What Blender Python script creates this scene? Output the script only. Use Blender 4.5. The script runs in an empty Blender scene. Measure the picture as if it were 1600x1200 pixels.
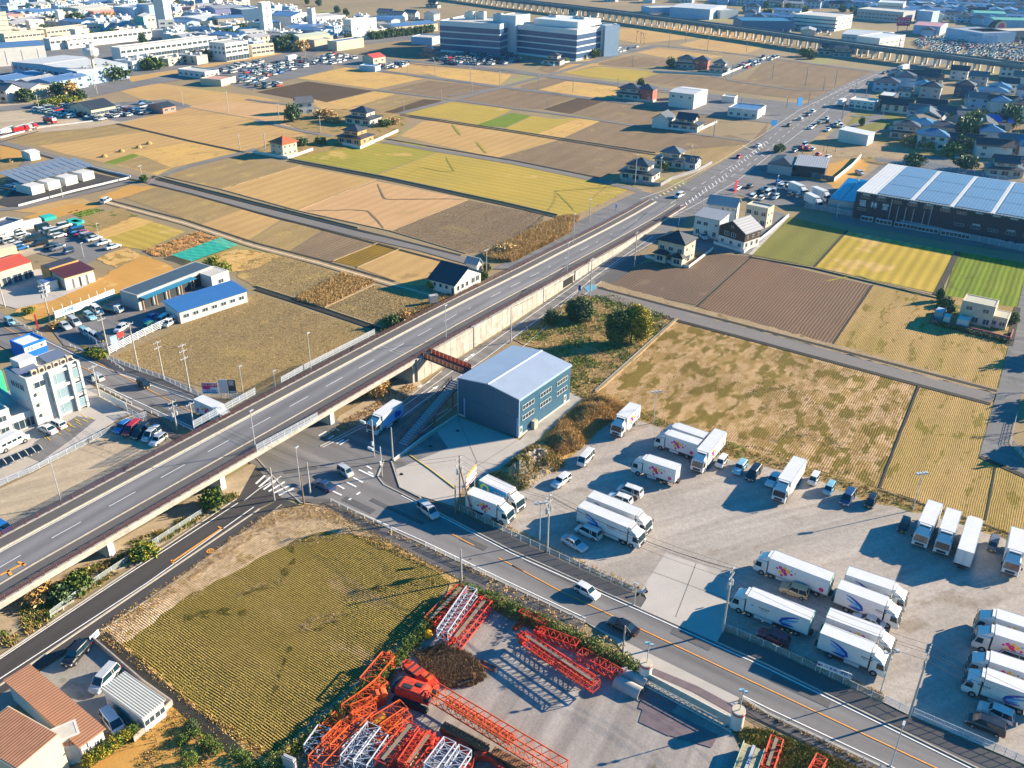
import bpy,bmesh,math,random
import numpy as np
from mathutils import Vector,Matrix
from mathutils.geometry import tessellate_polygon
S=bpy.context.scene; C=S.collection
random.seed(7); rnd=random.Random(11); PI=math.pi
# camera (a drone 92 m up, looking down 28 degrees)
H=92.0; FPX=1396.87; PITCH=.490049; ROLL=-.0141096
_c,_s=math.cos(PITCH),math.sin(PITCH)
RM=Matrix(((1,0,0),(0,-_s,_c),(0,-_c,-_s))) @ Matrix(((math.cos(ROLL),-math.sin(ROLL),0),(math.sin(ROLL),math.cos(ROLL),0),(0,0,1)))
cd=bpy.data.cameras.new('camera'); cam=bpy.data.objects.new('camera',cd); C.objects.link(cam)
cd.sensor_width=36; cd.lens=FPX/1600*36; cd.clip_start=1; cd.clip_end=9000
m=Matrix.Identity(4)
for r in range(3):
 m[r][0]=RM[r][0]; m[r][1]=-RM[r][1]; m[r][2]=-RM[r][2]
m[2][3]=H
cam.matrix_world=m; S.camera=cam
# sky and sun
SAZ,SEL=math.radians(19),math.radians(19.3)
W=bpy.data.worlds.new('World'); S.world=W; W.use_nodes=True
nt=W.node_tree; nt.nodes.clear()
sk=nt.nodes.new('ShaderNodeTexSky'); sk.sky_type='NISHITA'; sk.sun_disc=False
sk.sun_elevation=SEL; sk.sun_rotation=PI/2-SAZ
sk.air_density=1.3; sk.dust_density=.4; sk.ozone_density=5
bg=nt.nodes.new('ShaderNodeBackground'); bg.inputs['Strength'].default_value=.075
wo=nt.nodes.new('ShaderNodeOutputWorld')
hs=nt.nodes.new('ShaderNodeHueSaturation'); hs.inputs['Saturation'].default_value=2.05
nt.links.new(sk.outputs[0],hs.inputs['Color']); nt.links.new(hs.outputs[0],bg.inputs[0]); nt.links.new(bg.outputs[0],wo.inputs[0])
sd=bpy.data.lights.new('sun','SUN'); sd.energy=5; sd.angle=math.radians(.5); sd.color=(1,.84,.61)
so=bpy.data.objects.new('sun',sd); C.objects.link(so)
sv=Vector((math.cos(SEL)*math.cos(SAZ),math.cos(SEL)*math.sin(SAZ),math.sin(SEL)))
so.rotation_euler=sv.to_track_quat('Z','Y').to_euler(); so.location=sv*300
S.view_settings.view_transform='Standard'; S.view_settings.look='None'
S.view_settings.exposure=1.62; S.view_settings.gamma=1; S.view_settings.use_curve_mapping=False
S.cycles.max_bounces=4; S.cycles.diffuse_bounces=2; S.cycles.glossy_bounces=2
S.cycles.transmission_bounces=3; S.cycles.volume_bounces=0; S.cycles.transparent_max_bounces=6
S.cycles.use_denoising=True; S.cycles.caustics_reflective=False; S.cycles.caustics_refractive=False
# survey: reading off the photograph -> metres on the ground
def G(x,y,z=0.0):
 d=RM @ Vector((x-800,y-600,FPX)); t=(H-z)/-d.z
 return Vector((d.x*t,d.y*t,z))
def ang(a,b):d=G(*b)-G(*a); return math.atan2(d.y,d.x)
# materials
MATS={}
def lin(c):
 if isinstance(c,str):
  c=[int(c[i:i+2],16)/255 for i in (0,2,4)]
  return tuple(v/12.92 if v <= .04045 else ((v+.055)/1.055) ** 2.4 for v in c)
 return tuple(c)
def M(name,col=None,rough=.8,metal=0.,n=.6,a=.12,bump=0.,fine=0.,spec=.3,emit=0,coat=0.):
 """Principled material with two octaves of tone variation."""
 if name in MATS:return MATS[name]
 col=lin(col)
 mt=bpy.data.materials.new(name); mt.use_nodes=True; t=mt.node_tree; b=t.nodes['Principled BSDF']
 b.inputs['Roughness'].default_value=rough; b.inputs['Metallic'].default_value=metal
 b.inputs['Specular IOR Level'].default_value=spec; b.inputs['Coat Weight'].default_value=coat
 if a or fine:
  tc=t.nodes.new('ShaderNodeTexCoord'); no=t.nodes.new('ShaderNodeTexNoise'); no.inputs['Scale'].default_value=n
  no.inputs['Detail'].default_value=5; no.inputs['Roughness'].default_value=.65
  t.links.new(tc.outputs['Object'],no.inputs['Vector'])
  mr=t.nodes.new('ShaderNodeMapRange'); mr.inputs['From Min'].default_value=.3; mr.inputs['From Max'].default_value=.7
  mr.inputs['To Min'].default_value=1-a; mr.inputs['To Max'].default_value=1+a
  t.links.new(no.outputs[0],mr.inputs['Value']); last=mr.outputs[0]
  if fine:
   n2=t.nodes.new('ShaderNodeTexNoise'); n2.inputs['Scale'].default_value=n*14; n2.inputs['Detail'].default_value=2
   t.links.new(tc.outputs['Object'],n2.inputs['Vector'])
   m2=t.nodes.new('ShaderNodeMapRange'); m2.inputs['From Min'].default_value=.3; m2.inputs['From Max'].default_value=.7
   m2.inputs['To Min'].default_value=1-fine; m2.inputs['To Max'].default_value=1+fine
   t.links.new(n2.outputs[0],m2.inputs['Value'])
   mu=t.nodes.new('ShaderNodeMath'); mu.operation='MULTIPLY'; t.links.new(last,mu.inputs[0]); t.links.new(m2.outputs[0],mu.inputs[1]); last=mu.outputs[0]
  sc=t.nodes.new('ShaderNodeVectorMath'); sc.operation='SCALE'; sc.inputs[0].default_value=col
  t.links.new(last,sc.inputs['Scale']); t.links.new(sc.outputs[0],b.inputs['Base Color'])
  if bump:
   bp=t.nodes.new('ShaderNodeBump'); bp.inputs['Strength'].default_value=bump; bp.inputs['Distance'].default_value=.15
   t.links.new(no.outputs[0],bp.inputs['Height']); t.links.new(bp.outputs[0],b.inputs['Normal'])
 else:b.inputs['Base Color'].default_value=(*col,1)
 MATS[name]=mt; return mt
def MR(name,col,axis='X',period=.3,amt=.25,rough=.5,metal=.0,a=.06,n=.3,depth=.02,spec=.4):
 """Ribbed sheet (metal cladding, roof sheets, tiles): sine ribs along one local axis as bump and slight tone."""
 if name in MATS:return MATS[name]
 mt=M(name,col,rough,metal,n=n,a=a,spec=spec); t=mt.node_tree; b=t.nodes['Principled BSDF']
 tc=t.nodes.new('ShaderNodeTexCoord'); sx=t.nodes.new('ShaderNodeSeparateXYZ'); t.links.new(tc.outputs['Object'],sx.inputs[0])
 mu=t.nodes.new('ShaderNodeMath'); mu.operation='MULTIPLY'; mu.inputs[1].default_value=2*PI/period
 if axis == 'XY':
  ad=t.nodes.new('ShaderNodeMath'); ad.operation='ADD'; t.links.new(sx.outputs[0],ad.inputs[0]); t.links.new(sx.outputs[1],ad.inputs[1]); t.links.new(ad.outputs[0],mu.inputs[0])
 else:t.links.new(sx.outputs[axis],mu.inputs[0])
 si=t.nodes.new('ShaderNodeMath'); si.operation='SINE'; t.links.new(mu.outputs[0],si.inputs[0])
 bp=t.nodes.new('ShaderNodeBump'); bp.inputs['Strength'].default_value=1; bp.inputs['Distance'].default_value=depth
 t.links.new(si.outputs[0],bp.inputs['Height']); t.links.new(bp.outputs[0],b.inputs['Normal'])
 src=b.inputs['Base Color'].links[0].from_socket
 mr=t.nodes.new('ShaderNodeMapRange'); mr.inputs['From Min'].default_value=-1; mr.inputs['From Max'].default_value=1
 mr.inputs['To Min'].default_value=1-amt; mr.inputs['To Max'].default_value=1; t.links.new(si.outputs[0],mr.inputs['Value'])
 sc=t.nodes.new('ShaderNodeVectorMath'); sc.operation='SCALE'; t.links.new(src,sc.inputs[0]); t.links.new(mr.outputs[0],sc.inputs['Scale'])
 t.links.new(sc.outputs[0],b.inputs['Base Color']); return mt
def MF(name,c1,c2,c3=None,rot=0.,rows=.35,amt=.3,swath=0.,sw=.2,patch=.03,edge=.15,bias=.5,speck=.18,thr3=.62,p3=.09,bump=.4,stretch=1.,trk=0.,wob_=.25):
 """Farm ground: rows of stubble or furrows, wide harvester swaths and irregular patches of a second and third tone."""
 if not any(k in name for k in ('asph','grav','yard','lot','conc','walk','road','rubble')):
  c1,c2,c3=[None if c is None else (c[0],c[1]*.925,c[2]*.78) for c in (c1,c2,c3)]
 mt=bpy.data.materials.new(name); mt.use_nodes=True; t=mt.node_tree; b=t.nodes['Principled BSDF']
 b.inputs['Roughness'].default_value=.95; b.inputs['Specular IOR Level'].default_value=.1
 N=t.nodes.new; L=t.links.new
 tc=N('ShaderNodeTexCoord'); mp=N('ShaderNodeMapping'); mp.inputs['Rotation'].default_value=(0,0,-rot); L(tc.outputs['Object'],mp.inputs[0])
 sx=N('ShaderNodeSeparateXYZ'); L(mp.outputs[0],sx.inputs[0])
 def noise(scale,det=6,src=None,st=1.):
  q=N('ShaderNodeMapping'); q.inputs['Scale'].default_value=(scale/st,scale,scale); L(mp.outputs[0],q.inputs[0])
  o=N('ShaderNodeTexNoise'); o.inputs['Scale'].default_value=1; o.inputs['Detail'].default_value=det; o.inputs['Roughness'].default_value=.6
  L(q.outputs[0],o.inputs['Vector']); return o.outputs[0]
 def math_(op,x,y):
  o=N('ShaderNodeMath'); o.operation=op
  for i,v in enumerate((x,y)):
   if isinstance(v,(int,float)):o.inputs[i].default_value=v
   elif v is not None:L(v,o.inputs[i])
  return o.outputs[0]
 def step(v,a,c):
  o=N('ShaderNodeMapRange'); o.inputs['From Min'].default_value=a; o.inputs['From Max'].default_value=c; L(v,o.inputs['Value']); return o.outputs[0]
 def mix(f,x,y):
  o=N('ShaderNodeMix'); o.data_type='RGBA'; L(f,o.inputs[0])
  for i,v in ((6,x),(7,y)):
   if isinstance(v,tuple):o.inputs[i].default_value=(*v,1)
   else:L(v,o.inputs[i])
  return o.outputs[2]
 p1=noise(patch,7,st=stretch)
 col=mix(step(p1,bias-edge,bias+edge),lin(c1),lin(c2))
 if c3 is not None:
  p2=noise(p3,8,st=stretch); col=mix(step(p2,thr3-.018,thr3+.018),col,lin(c3))
 fac=None
 wob=math_('ADD',math_('MULTIPLY',noise(.5,2),wob_),math_('MULTIPLY',noise(.05,3),wob_*5))
 yy=math_('ADD',sx.outputs[1],wob)
 hgt=None
 if rows:
  s=math_('SINE',math_('MULTIPLY',yy,2*PI/rows),None)
  hgt=s; fac=math_('ADD',1-amt/2,math_('MULTIPLY',s,amt/2))
 if swath:
  s=math_('SINE',math_('MULTIPLY',yy,2*PI/swath),None)
  s=math_('ADD',1,math_('MULTIPLY',s,sw/2)); fac=s if fac is None else math_('MULTIPLY',fac,s)
 sp=noise(3.0,4); f2=math_('ADD',1-speck,math_('MULTIPLY',sp,2*speck))
 sp2=noise(.25,4,st=4.); f3=math_('ADD',.88,math_('MULTIPLY',sp2,.24)); f2=math_('MULTIPLY',f2,f3)
 sp3=noise(1.1,3); f2=math_('MULTIPLY',f2,math_('ADD',1-speck*.7,math_('MULTIPLY',sp3,1.4*speck)))
 fac=f2 if fac is None else math_('MULTIPLY',fac,f2)
 if trk:
  for rr,sc_ in ((0.,.45),(.9,.3),(-.7,.38)):
   q=N('ShaderNodeMapping'); q.inputs['Rotation'].default_value=(0,0,rr); q.inputs['Scale'].default_value=(sc_/16,sc_,sc_); L(mp.outputs[0],q.inputs[0])
   o=N('ShaderNodeTexNoise'); o.inputs['Scale'].default_value=1; o.inputs['Detail'].default_value=6; o.inputs['Distortion'].default_value=.6; L(q.outputs[0],o.inputs['Vector'])
   fac=math_('MULTIPLY',fac,math_('ADD',1-trk/2,math_('MULTIPLY',step(o.outputs[0],.38,.62),trk)))
 sc=N('ShaderNodeVectorMath'); sc.operation='SCALE'; L(col,sc.inputs[0]); L(fac,sc.inputs['Scale']); L(sc.outputs[0],b.inputs['Base Color'])
 h=math_('MULTIPLY',sp,1.)
 if hgt is not None:h=math_('ADD',h,math_('MULTIPLY',hgt,.5))
 bp=N('ShaderNodeBump'); bp.inputs['Strength'].default_value=bump; bp.inputs['Distance'].default_value=.12
 L(h,bp.inputs['Height']); L(bp.outputs[0],b.inputs['Normal'])
 return mt
# mesh builder
class MB:
 def __init__(s):s.v=[]; s.f=[]; s.m=[]
 def add(s,vs,fs,m=0):
  k=len(s.v); s.v += [tuple(v) for v in vs]; s.f += [tuple(i+k for i in f) for f in fs]; s.m += [m]*len(fs); return s
 def box(s,x,y,z,dx,dy,dz,m=0,r=0.,top=None):
  """box centred on x,y with its foot at z; top=(kx,ky) tapers"""
  kx,ky=top or (1,1); c,n=math.cos(r),math.sin(r); vs=[]
  for zz,a,b in ((z,1,1),(z+dz,kx,ky)):
   for i,j in ((-1,-1),(1,-1),(1,1),(-1,1)):
    u,w=i*dx/2*a,j*dy/2*b; vs.append((x+u*c-w*n,y+u*n+w*c,zz))
  return s.add(vs,[(3,2,1,0),(4,5,6,7),(0,1,5,4),(1,2,6,5),(2,3,7,6),(3,0,4,7)],m)
 def tube(s,p,q,r,n=6,m=0,r2=None,cap=True):
  p,q=Vector(p),Vector(q); d=(q-p)
  if d.length<1e-6:return s
  d.normalize(); u=d.orthogonal().normalized(); w=d.cross(u); vs=[]
  for P,R in ((p,r),(q,r if r2 is None else r2)):
   for i in range(n):
    a=2*PI*i/n; vs.append(P+(u*math.cos(a)+w*math.sin(a))*R)
  fs=[(i,(i+1)%n,n+(i+1)%n,n+i) for i in range(n)]
  if cap:fs += [tuple(range(n-1,-1,-1)),tuple(range(n,2*n))]
  return s.add(vs,fs,m)
 def path(s,pts,r,n=4,m=0):
  for a,b in zip(pts,pts[1:]):s.tube(a,b,r,n,m,cap=False)
  return s
 def poly(s,pts,m=0):
  pts=[Vector(p) for p in pts]
  tr=tessellate_polygon([pts])
  out=[]
  for t in tr:
   a,b,c=(pts[i] for i in t)
   out.append(t if (b-a).cross(c-a).z>0 else tuple(reversed(t)))
  return s.add(pts,out,m)
 def prism(s,pts,z0,z1,m=0,mt=None):
  """vertical prism over a counter-clockwise outline"""
  ar=sum(a[0]*b[1]-b[0]*a[1] for a,b in zip(pts,pts[1:]+pts[:1]))
  if ar<0:pts=pts[::-1]
  n=len(pts); k=[(p[0],p[1],z0) for p in pts]+[(p[0],p[1],z1) for p in pts]
  s.add(k,[(i,(i+1)%n,n+(i+1)%n,n+i) for i in range(n)],m)
  return s.poly([(p[0],p[1],z1) for p in pts],m if mt is None else mt)
 def loft(s,rings,m=0,cap=True):
  n=len(rings[0]); vs=[p for r in rings for p in r]; fs=[]
  for k in range(len(rings)-1):
   for i in range(n):j=(i+1)%n; fs.append((k*n+i,k*n+j,(k+1)*n+j,(k+1)*n+i))
  if cap:fs += [tuple(range(n-1,-1,-1)),tuple(range((len(rings)-1)*n,len(rings)*n))]
  return s.add(vs,fs,m)
 def mesh(s,name,mats,smooth=False,fix=True):
  me=bpy.data.meshes.new(name); me.from_pydata(s.v,[],s.f)
  for mt in mats:me.materials.append(mt)
  if any(s.m):me.polygons.foreach_set('material_index',s.m)
  if fix:
   bm=bmesh.new(); bm.from_mesh(me); bmesh.ops.recalc_face_normals(bm,faces=bm.faces); bm.to_mesh(me); bm.free()
  if smooth:me.polygons.foreach_set('use_smooth',[True]*len(me.polygons))
  me.update(); return me
 def obj(s,name,mats,parent=None,smooth=False,fix=True):
  if not isinstance(mats,(list,tuple)):mats=[mats]
  return link(name,s.mesh(name,mats,smooth,fix),parent)
def link(name,me,parent=None,loc=None,rot=None):
 o=bpy.data.objects.new(name,me); C.objects.link(o)
 if parent is not None:o.parent=parent
 if loc is not None:o.location=loc
 if rot is not None:o.rotation_euler=rot if isinstance(rot,(tuple,list)) else (0,0,rot)
 return o
def tag(o,label=None,cat=None,group=None,kind=None):
 if label:o['label']=label
 if cat:o['category']=cat
 if group:o['group']=group
 if kind:o['kind']=kind
 return o
def thing(name,label,cat,loc,rz=0,group=None):
 o=bpy.data.objects.new(name,None); C.objects.link(o); o.location=loc; o.rotation_euler=(0,0,rz)
 o.empty_display_size=.5; return tag(o,label,cat,group)
KIDS={}
def dup(root,loc,rz,label,group=None,mats=None):
 """copy a thing with its parts and sub-parts; KIDS keeps who belongs to whom"""
 c=root.copy(); C.objects.link(c); c.location=loc; c.rotation_euler=(0,0,rz); c['label']=label
 if group:c['group']=group
 if root.name not in KIDS:
  KIDS[root.name]=[(ch,list(ch.children)) for ch in root.children]
 for ch,gs in KIDS[root.name]:
  k=ch.copy(); C.objects.link(k); k.parent=c
  for g in gs:q=g.copy(); C.objects.link(q); q.parent=k
 return c
ZI=[0]
JAG=set()
def sheet(name,pts,mat,z=None,px=True,label=None):
 """a level piece of ground, each lying a few millimetres above the last"""
 if z is None:ZI[0] += 1; z=.01+ZI[0]*.0008
 P=[G(x,y,z) for x,y in pts] if px else [Vector((x,y,z)) for x,y in pts]
 if mat.name in JAG:
  r=random.Random(len(P)*7+int(P[0].x)); Q=[]
  for a,b in zip(P,P[1:]+P[:1]):
   n=max(1,min(60,int((b-a).length/1.6))); w=min(.55,(b-a).length*.1)
   for k in range(n):q=a.lerp(b,k/n); Q.append(Vector((q.x+r.uniform(-w,w),q.y+r.uniform(-w,w),q.z)))
  P=Q
 o=MB().poly(P).obj(name,mat,fix=False); o['kind']='structure'
 if label:o['label']=label
 return o
def offset_line(P,w):
 """left and right offset of a world polyline (mitred)"""
 L,R=[],[]
 for i,p in enumerate(P):
  a=P[max(i-1,0)]; b=P[min(i+1,len(P)-1)]; d=Vector((b.x-a.x,b.y-a.y,0)).normalized(); n=Vector((-d.y,d.x,0))
  L.append(p+n*w/2); R.append(p-n*w/2)
 return L,R
def ribbon(mb,P,w,h=0.,m=0,dz=0.):
 """flat or raised strip along world points P"""
 L,R=offset_line(P,w)
 for i in range(len(P)-1):
  a,b,c,d=R[i],R[i+1],L[i+1],L[i]
  up=Vector((0,0,dz+h)); dn=Vector((0,0,dz-(0 if h else 0)))
  if h:
   vs=[v+Vector((0,0,dz-.05)) for v in (a,b,c,d)]+[v+up for v in (a,b,c,d)]
   mb.add(vs,[(4,5,6,7),(0,1,5,4),(1,2,6,5),(2,3,7,6),(3,0,4,7)],m)
  else:mb.add([v+up for v in (a,b,c,d)],[(0,1,2,3)],m)
 return mb
def strip(name,pts,w,mat,h=0.,z=.06,kind='structure',label=None):
 o=ribbon(MB(),[G(x,y,z) for x,y in pts],w,h).obj(name,mat,fix=False); o['kind']=kind
 if label:o['label']=label
 return o
def lerp(a,b,t):return a+(b-a)*t
def walk(P,step,start=0.):
 """points every step metres along a world polyline with heading"""
 out=[]; d=start; acc=0
 for a,b in zip(P,P[1:]):
  l=(b-a).length
  while d <= acc+l+1e-6:
   t=(d-acc)/max(l,1e-6); out.append((a.lerp(b,min(t,1)),math.atan2(b.y-a.y,b.x-a.x))); d += step
  acc += l
 return out
# ================================================================ GROUND
A_=math.radians(-33.3); B_=math.radians(58.7)
RD=ang((880,927),(1460,1200))
g=MF('m_ground',(.30,.235,.16),(.235,.20,.135),(.27,.26,.13),rot=A_,rows=0,patch=.012,p3=.02,thr3=.6,bump=.3)
o=MB().poly([(-4500,-300,0),(4500,-300,0),(4500,6500,0),(-4500,6500,0)]).obj('ground',g,fix=False); o['kind']='structure'
tan=MF('m_tan',(.47,.32,.145),(.41,.275,.13),(.33,.225,.11),rot=B_,rows=0,swath=5,sw=.1,patch=.03,p3=.05,thr3=.66)
tan2=MF('m_tan_pink',(.50,.335,.195),(.45,.29,.16),(.40,.28,.15),rot=B_,rows=0,swath=4.4,sw=.08,patch=.02,p3=.04,thr3=.66)
straw=MF('m_straw',(.54,.36,.13),(.46,.31,.13),(.40,.27,.10),rot=B_,rows=0,swath=3,sw=.1,patch=.05,p3=.2,thr3=.6)
grey=MF('m_grey_tilled',(.24,.18,.125),(.205,.155,.11),(.28,.215,.125),rot=B_,rows=1.5,amt=.1,swath=9,sw=.08,patch=.03,speck=.38)
greyo=MF('m_grey_olive',(.325,.24,.115),(.26,.20,.115),(.36,.275,.12),rot=B_,rows=0,swath=8,sw=.1,patch=.035,speck=.45)
brown=MF('m_dark_tilled',(.125,.088,.06),(.10,.075,.055),rot=A_,rows=1.6,amt=.3,patch=.05)
plow=MF('m_ploughed',(.175,.13,.105),(.155,.115,.095),(.20,.15,.12),rot=B_ ,rows=.8,amt=.14,patch=.04,speck=.15,bump=.5)
plow2=MF('m_ploughed_brown',(.20,.135,.102),(.18,.125,.096),rot=B_,rows=.8,amt=.2,patch=.04,speck=.12,bump=.5)
olive=MF('m_olive',(.40,.305,.07),(.35,.28,.07),(.46,.335,.12),rot=A_,rows=0,swath=3.6,sw=.18,patch=.03,p3=.05)
olive2=MF('m_olive_green',(.32,.285,.055),(.26,.25,.05),(.44,.33,.11),rot=A_,rows=0,swath=3.6,sw=.14,patch=.03,p3=.05)
yell=MF('m_yellow_rows',(.42,.31,.06),(.34,.27,.045),(.46,.33,.13),rot=B_,rows=0,swath=3.1,sw=.3,patch=.03,p3=.035,thr3=.6)
leaf=MF('m_green_olive',(.165,.18,.05),(.20,.20,.06),rot=B_,rows=.9,amt=.15,swath=7,sw=.12,patch=.03)
bright=MF('m_bright_green',(.14,.22,.018),(.19,.24,.028),(.13,.165,.03),rot=B_,rows=1.4,amt=.25,swath=5,sw=.25,patch=.05)
mixed=MF('m_paddy_mixed',(.44,.31,.15),(.34,.255,.09),(.23,.185,.045),rot=B_,rows=.36,amt=.3,swath=5,sw=.1,patch=.06,p3=.3,thr3=.58,speck=.45,stretch=3.)
paddy=MF('m_paddy_pale',(.36,.25,.11),(.50,.355,.215),(.20,.155,.04),rot=B_,rows=.46,amt=.32,swath=5.2,sw=.1,patch=.38,edge=.03,bias=.5,p3=.27,thr3=.53,speck=.45,stretch=1.8)
stub=MF('m_stubble',(.32,.265,.075),(.385,.30,.11),(.48,.36,.19),rot=RD,rows=.34,amt=.95,swath=0,patch=.1,p3=.1,thr3=.6,speck=.4,bump=.7,stretch=2.5)
dirt=MF('m_dirt_orange',(.50,.29,.095),(.44,.26,.08),(.54,.35,.14),rot=A_,rows=0,patch=.05,bump=.2,speck=.1)
orange=MF('m_orange_furrow',(.60,.33,.13),(.50,.28,.11),rot=B_,rows=3.2,amt=.5,patch=.08)
ginger=MF('m_ginger_strip',(.20,.135,.03),(.26,.17,.03),rot=B_,rows=1.3,amt=.2,patch=.08)
green=MF('m_green_strip',(.17,.27,.03),(.22,.30,.05),rot=B_,rows=1.2,amt=.5,patch=.1)
drygrass=MF('m_dry_grass',(.48,.31,.12),(.56,.39,.17),(.30,.21,.07),rot=A_,rows=0,patch=.2,p3=.35,thr3=.55,speck=.35,bump=1)
weeds=MF('m_weeds',(.27,.20,.09),(.34,.245,.125),(.12,.14,.035),rot=A_,rows=0,patch=.12,p3=.2,thr3=.58,speck=.4,bump=1)
lot=MF('m_sandy_lot',(.44,.35,.245),(.37,.295,.205),(.33,.26,.17),rot=.6,rows=0,trk=.12,patch=.06,p3=.12,thr3=.62,speck=.28,bump=.2)
gravel=MF('m_gravel_yard',(.365,.32,.28),(.33,.295,.26),(.28,.235,.19),rot=.4,rows=0,patch=.05,p3=.08,thr3=.62,speck=.34,bump=.25,stretch=1.8,trk=.13)
gravel2=MF('m_crane_yard',(.31,.275,.25),(.26,.235,.215),(.21,.17,.14),rot=1.1,trk=.22,rows=0,patch=.05,p3=.09,thr3=.62,speck=.22,bump=.25,stretch=1.6)
asph=MF('m_asphalt',(.19,.18,.176),(.165,.158,.156),(.13,.125,.122),rot=RD,rows=0,trk=.14,swath=3.4,sw=.2,patch=.05,p3=.08,thr3=.66,speck=.1,bump=.05,stretch=5)
asph2=MF('m_asphalt_deck',(.185,.18,.185),(.165,.162,.167),(.20,.195,.197),rot=B_,rows=0,trk=.1,swath=3.3,sw=.2,patch=.05,p3=.06,thr3=.64,speck=.08,bump=.05,stretch=6)
asph3=MF('m_asphalt_new',(.06,.055,.054),(.072,.066,.064),trk=.1,rot=B_,rows=0,swath=3,sw=.1,patch=.05,speck=.08,bump=.05,stretch=5)
asphp=MF('m_asphalt_park',(.185,.178,.174),(.16,.155,.152),(.14,.135,.13),trk=.12,rot=A_,rows=0,patch=.05,p3=.1,thr3=.62,speck=.1,bump=.05)
walkm=MF('m_walkway',(.125,.115,.11),(.11,.102,.10),rot=B_,rows=0,patch=.1,speck=.14,bump=.1,stretch=3)
conc=MF('m_concrete_apron',(.44,.40,.36),(.39,.36,.325),(.36,.33,.29),rot=.3,rows=0,patch=.06,p3=.1,thr3=.63,speck=.06,bump=.08)
lane=MF('m_farm_road',(.20,.182,.168),(.175,.16,.148),(.24,.21,.17),rot=A_,rows=0,patch=.05,p3=.2,speck=.14,bump=.1,stretch=6)
soil=MF('m_bank_soil',(.34,.27,.19),(.29,.225,.15),(.17,.14,.07),rot=A_,rows=0,patch=.2,p3=.3,speck=.35,bump=1)
white_p=M('m_road_white',(.78,.77,.74),.7,n=2.5,a=.16); orange_p=M('m_road_orange',(.75,.33,.06),.7,n=2.5,a=.16); yellow_p=M('m_paint_yellow',(.80,.52,.03),.7,a=.1)
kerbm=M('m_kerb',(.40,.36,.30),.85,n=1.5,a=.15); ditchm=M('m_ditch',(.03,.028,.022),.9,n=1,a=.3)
JAG |= {'m_weeds','m_dry_grass','m_bank_soil','m_dirt_orange','m_orange_furrow'}
concw=M('m_concrete_wall',(.37,.345,.305),.85,n=.5,a=.3,fine=.12)
def fields(tab):
 for name,mat,*pts in tab:sheet(name,list(zip(pts[::2],pts[1::2])),mat)
L0='field'
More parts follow.
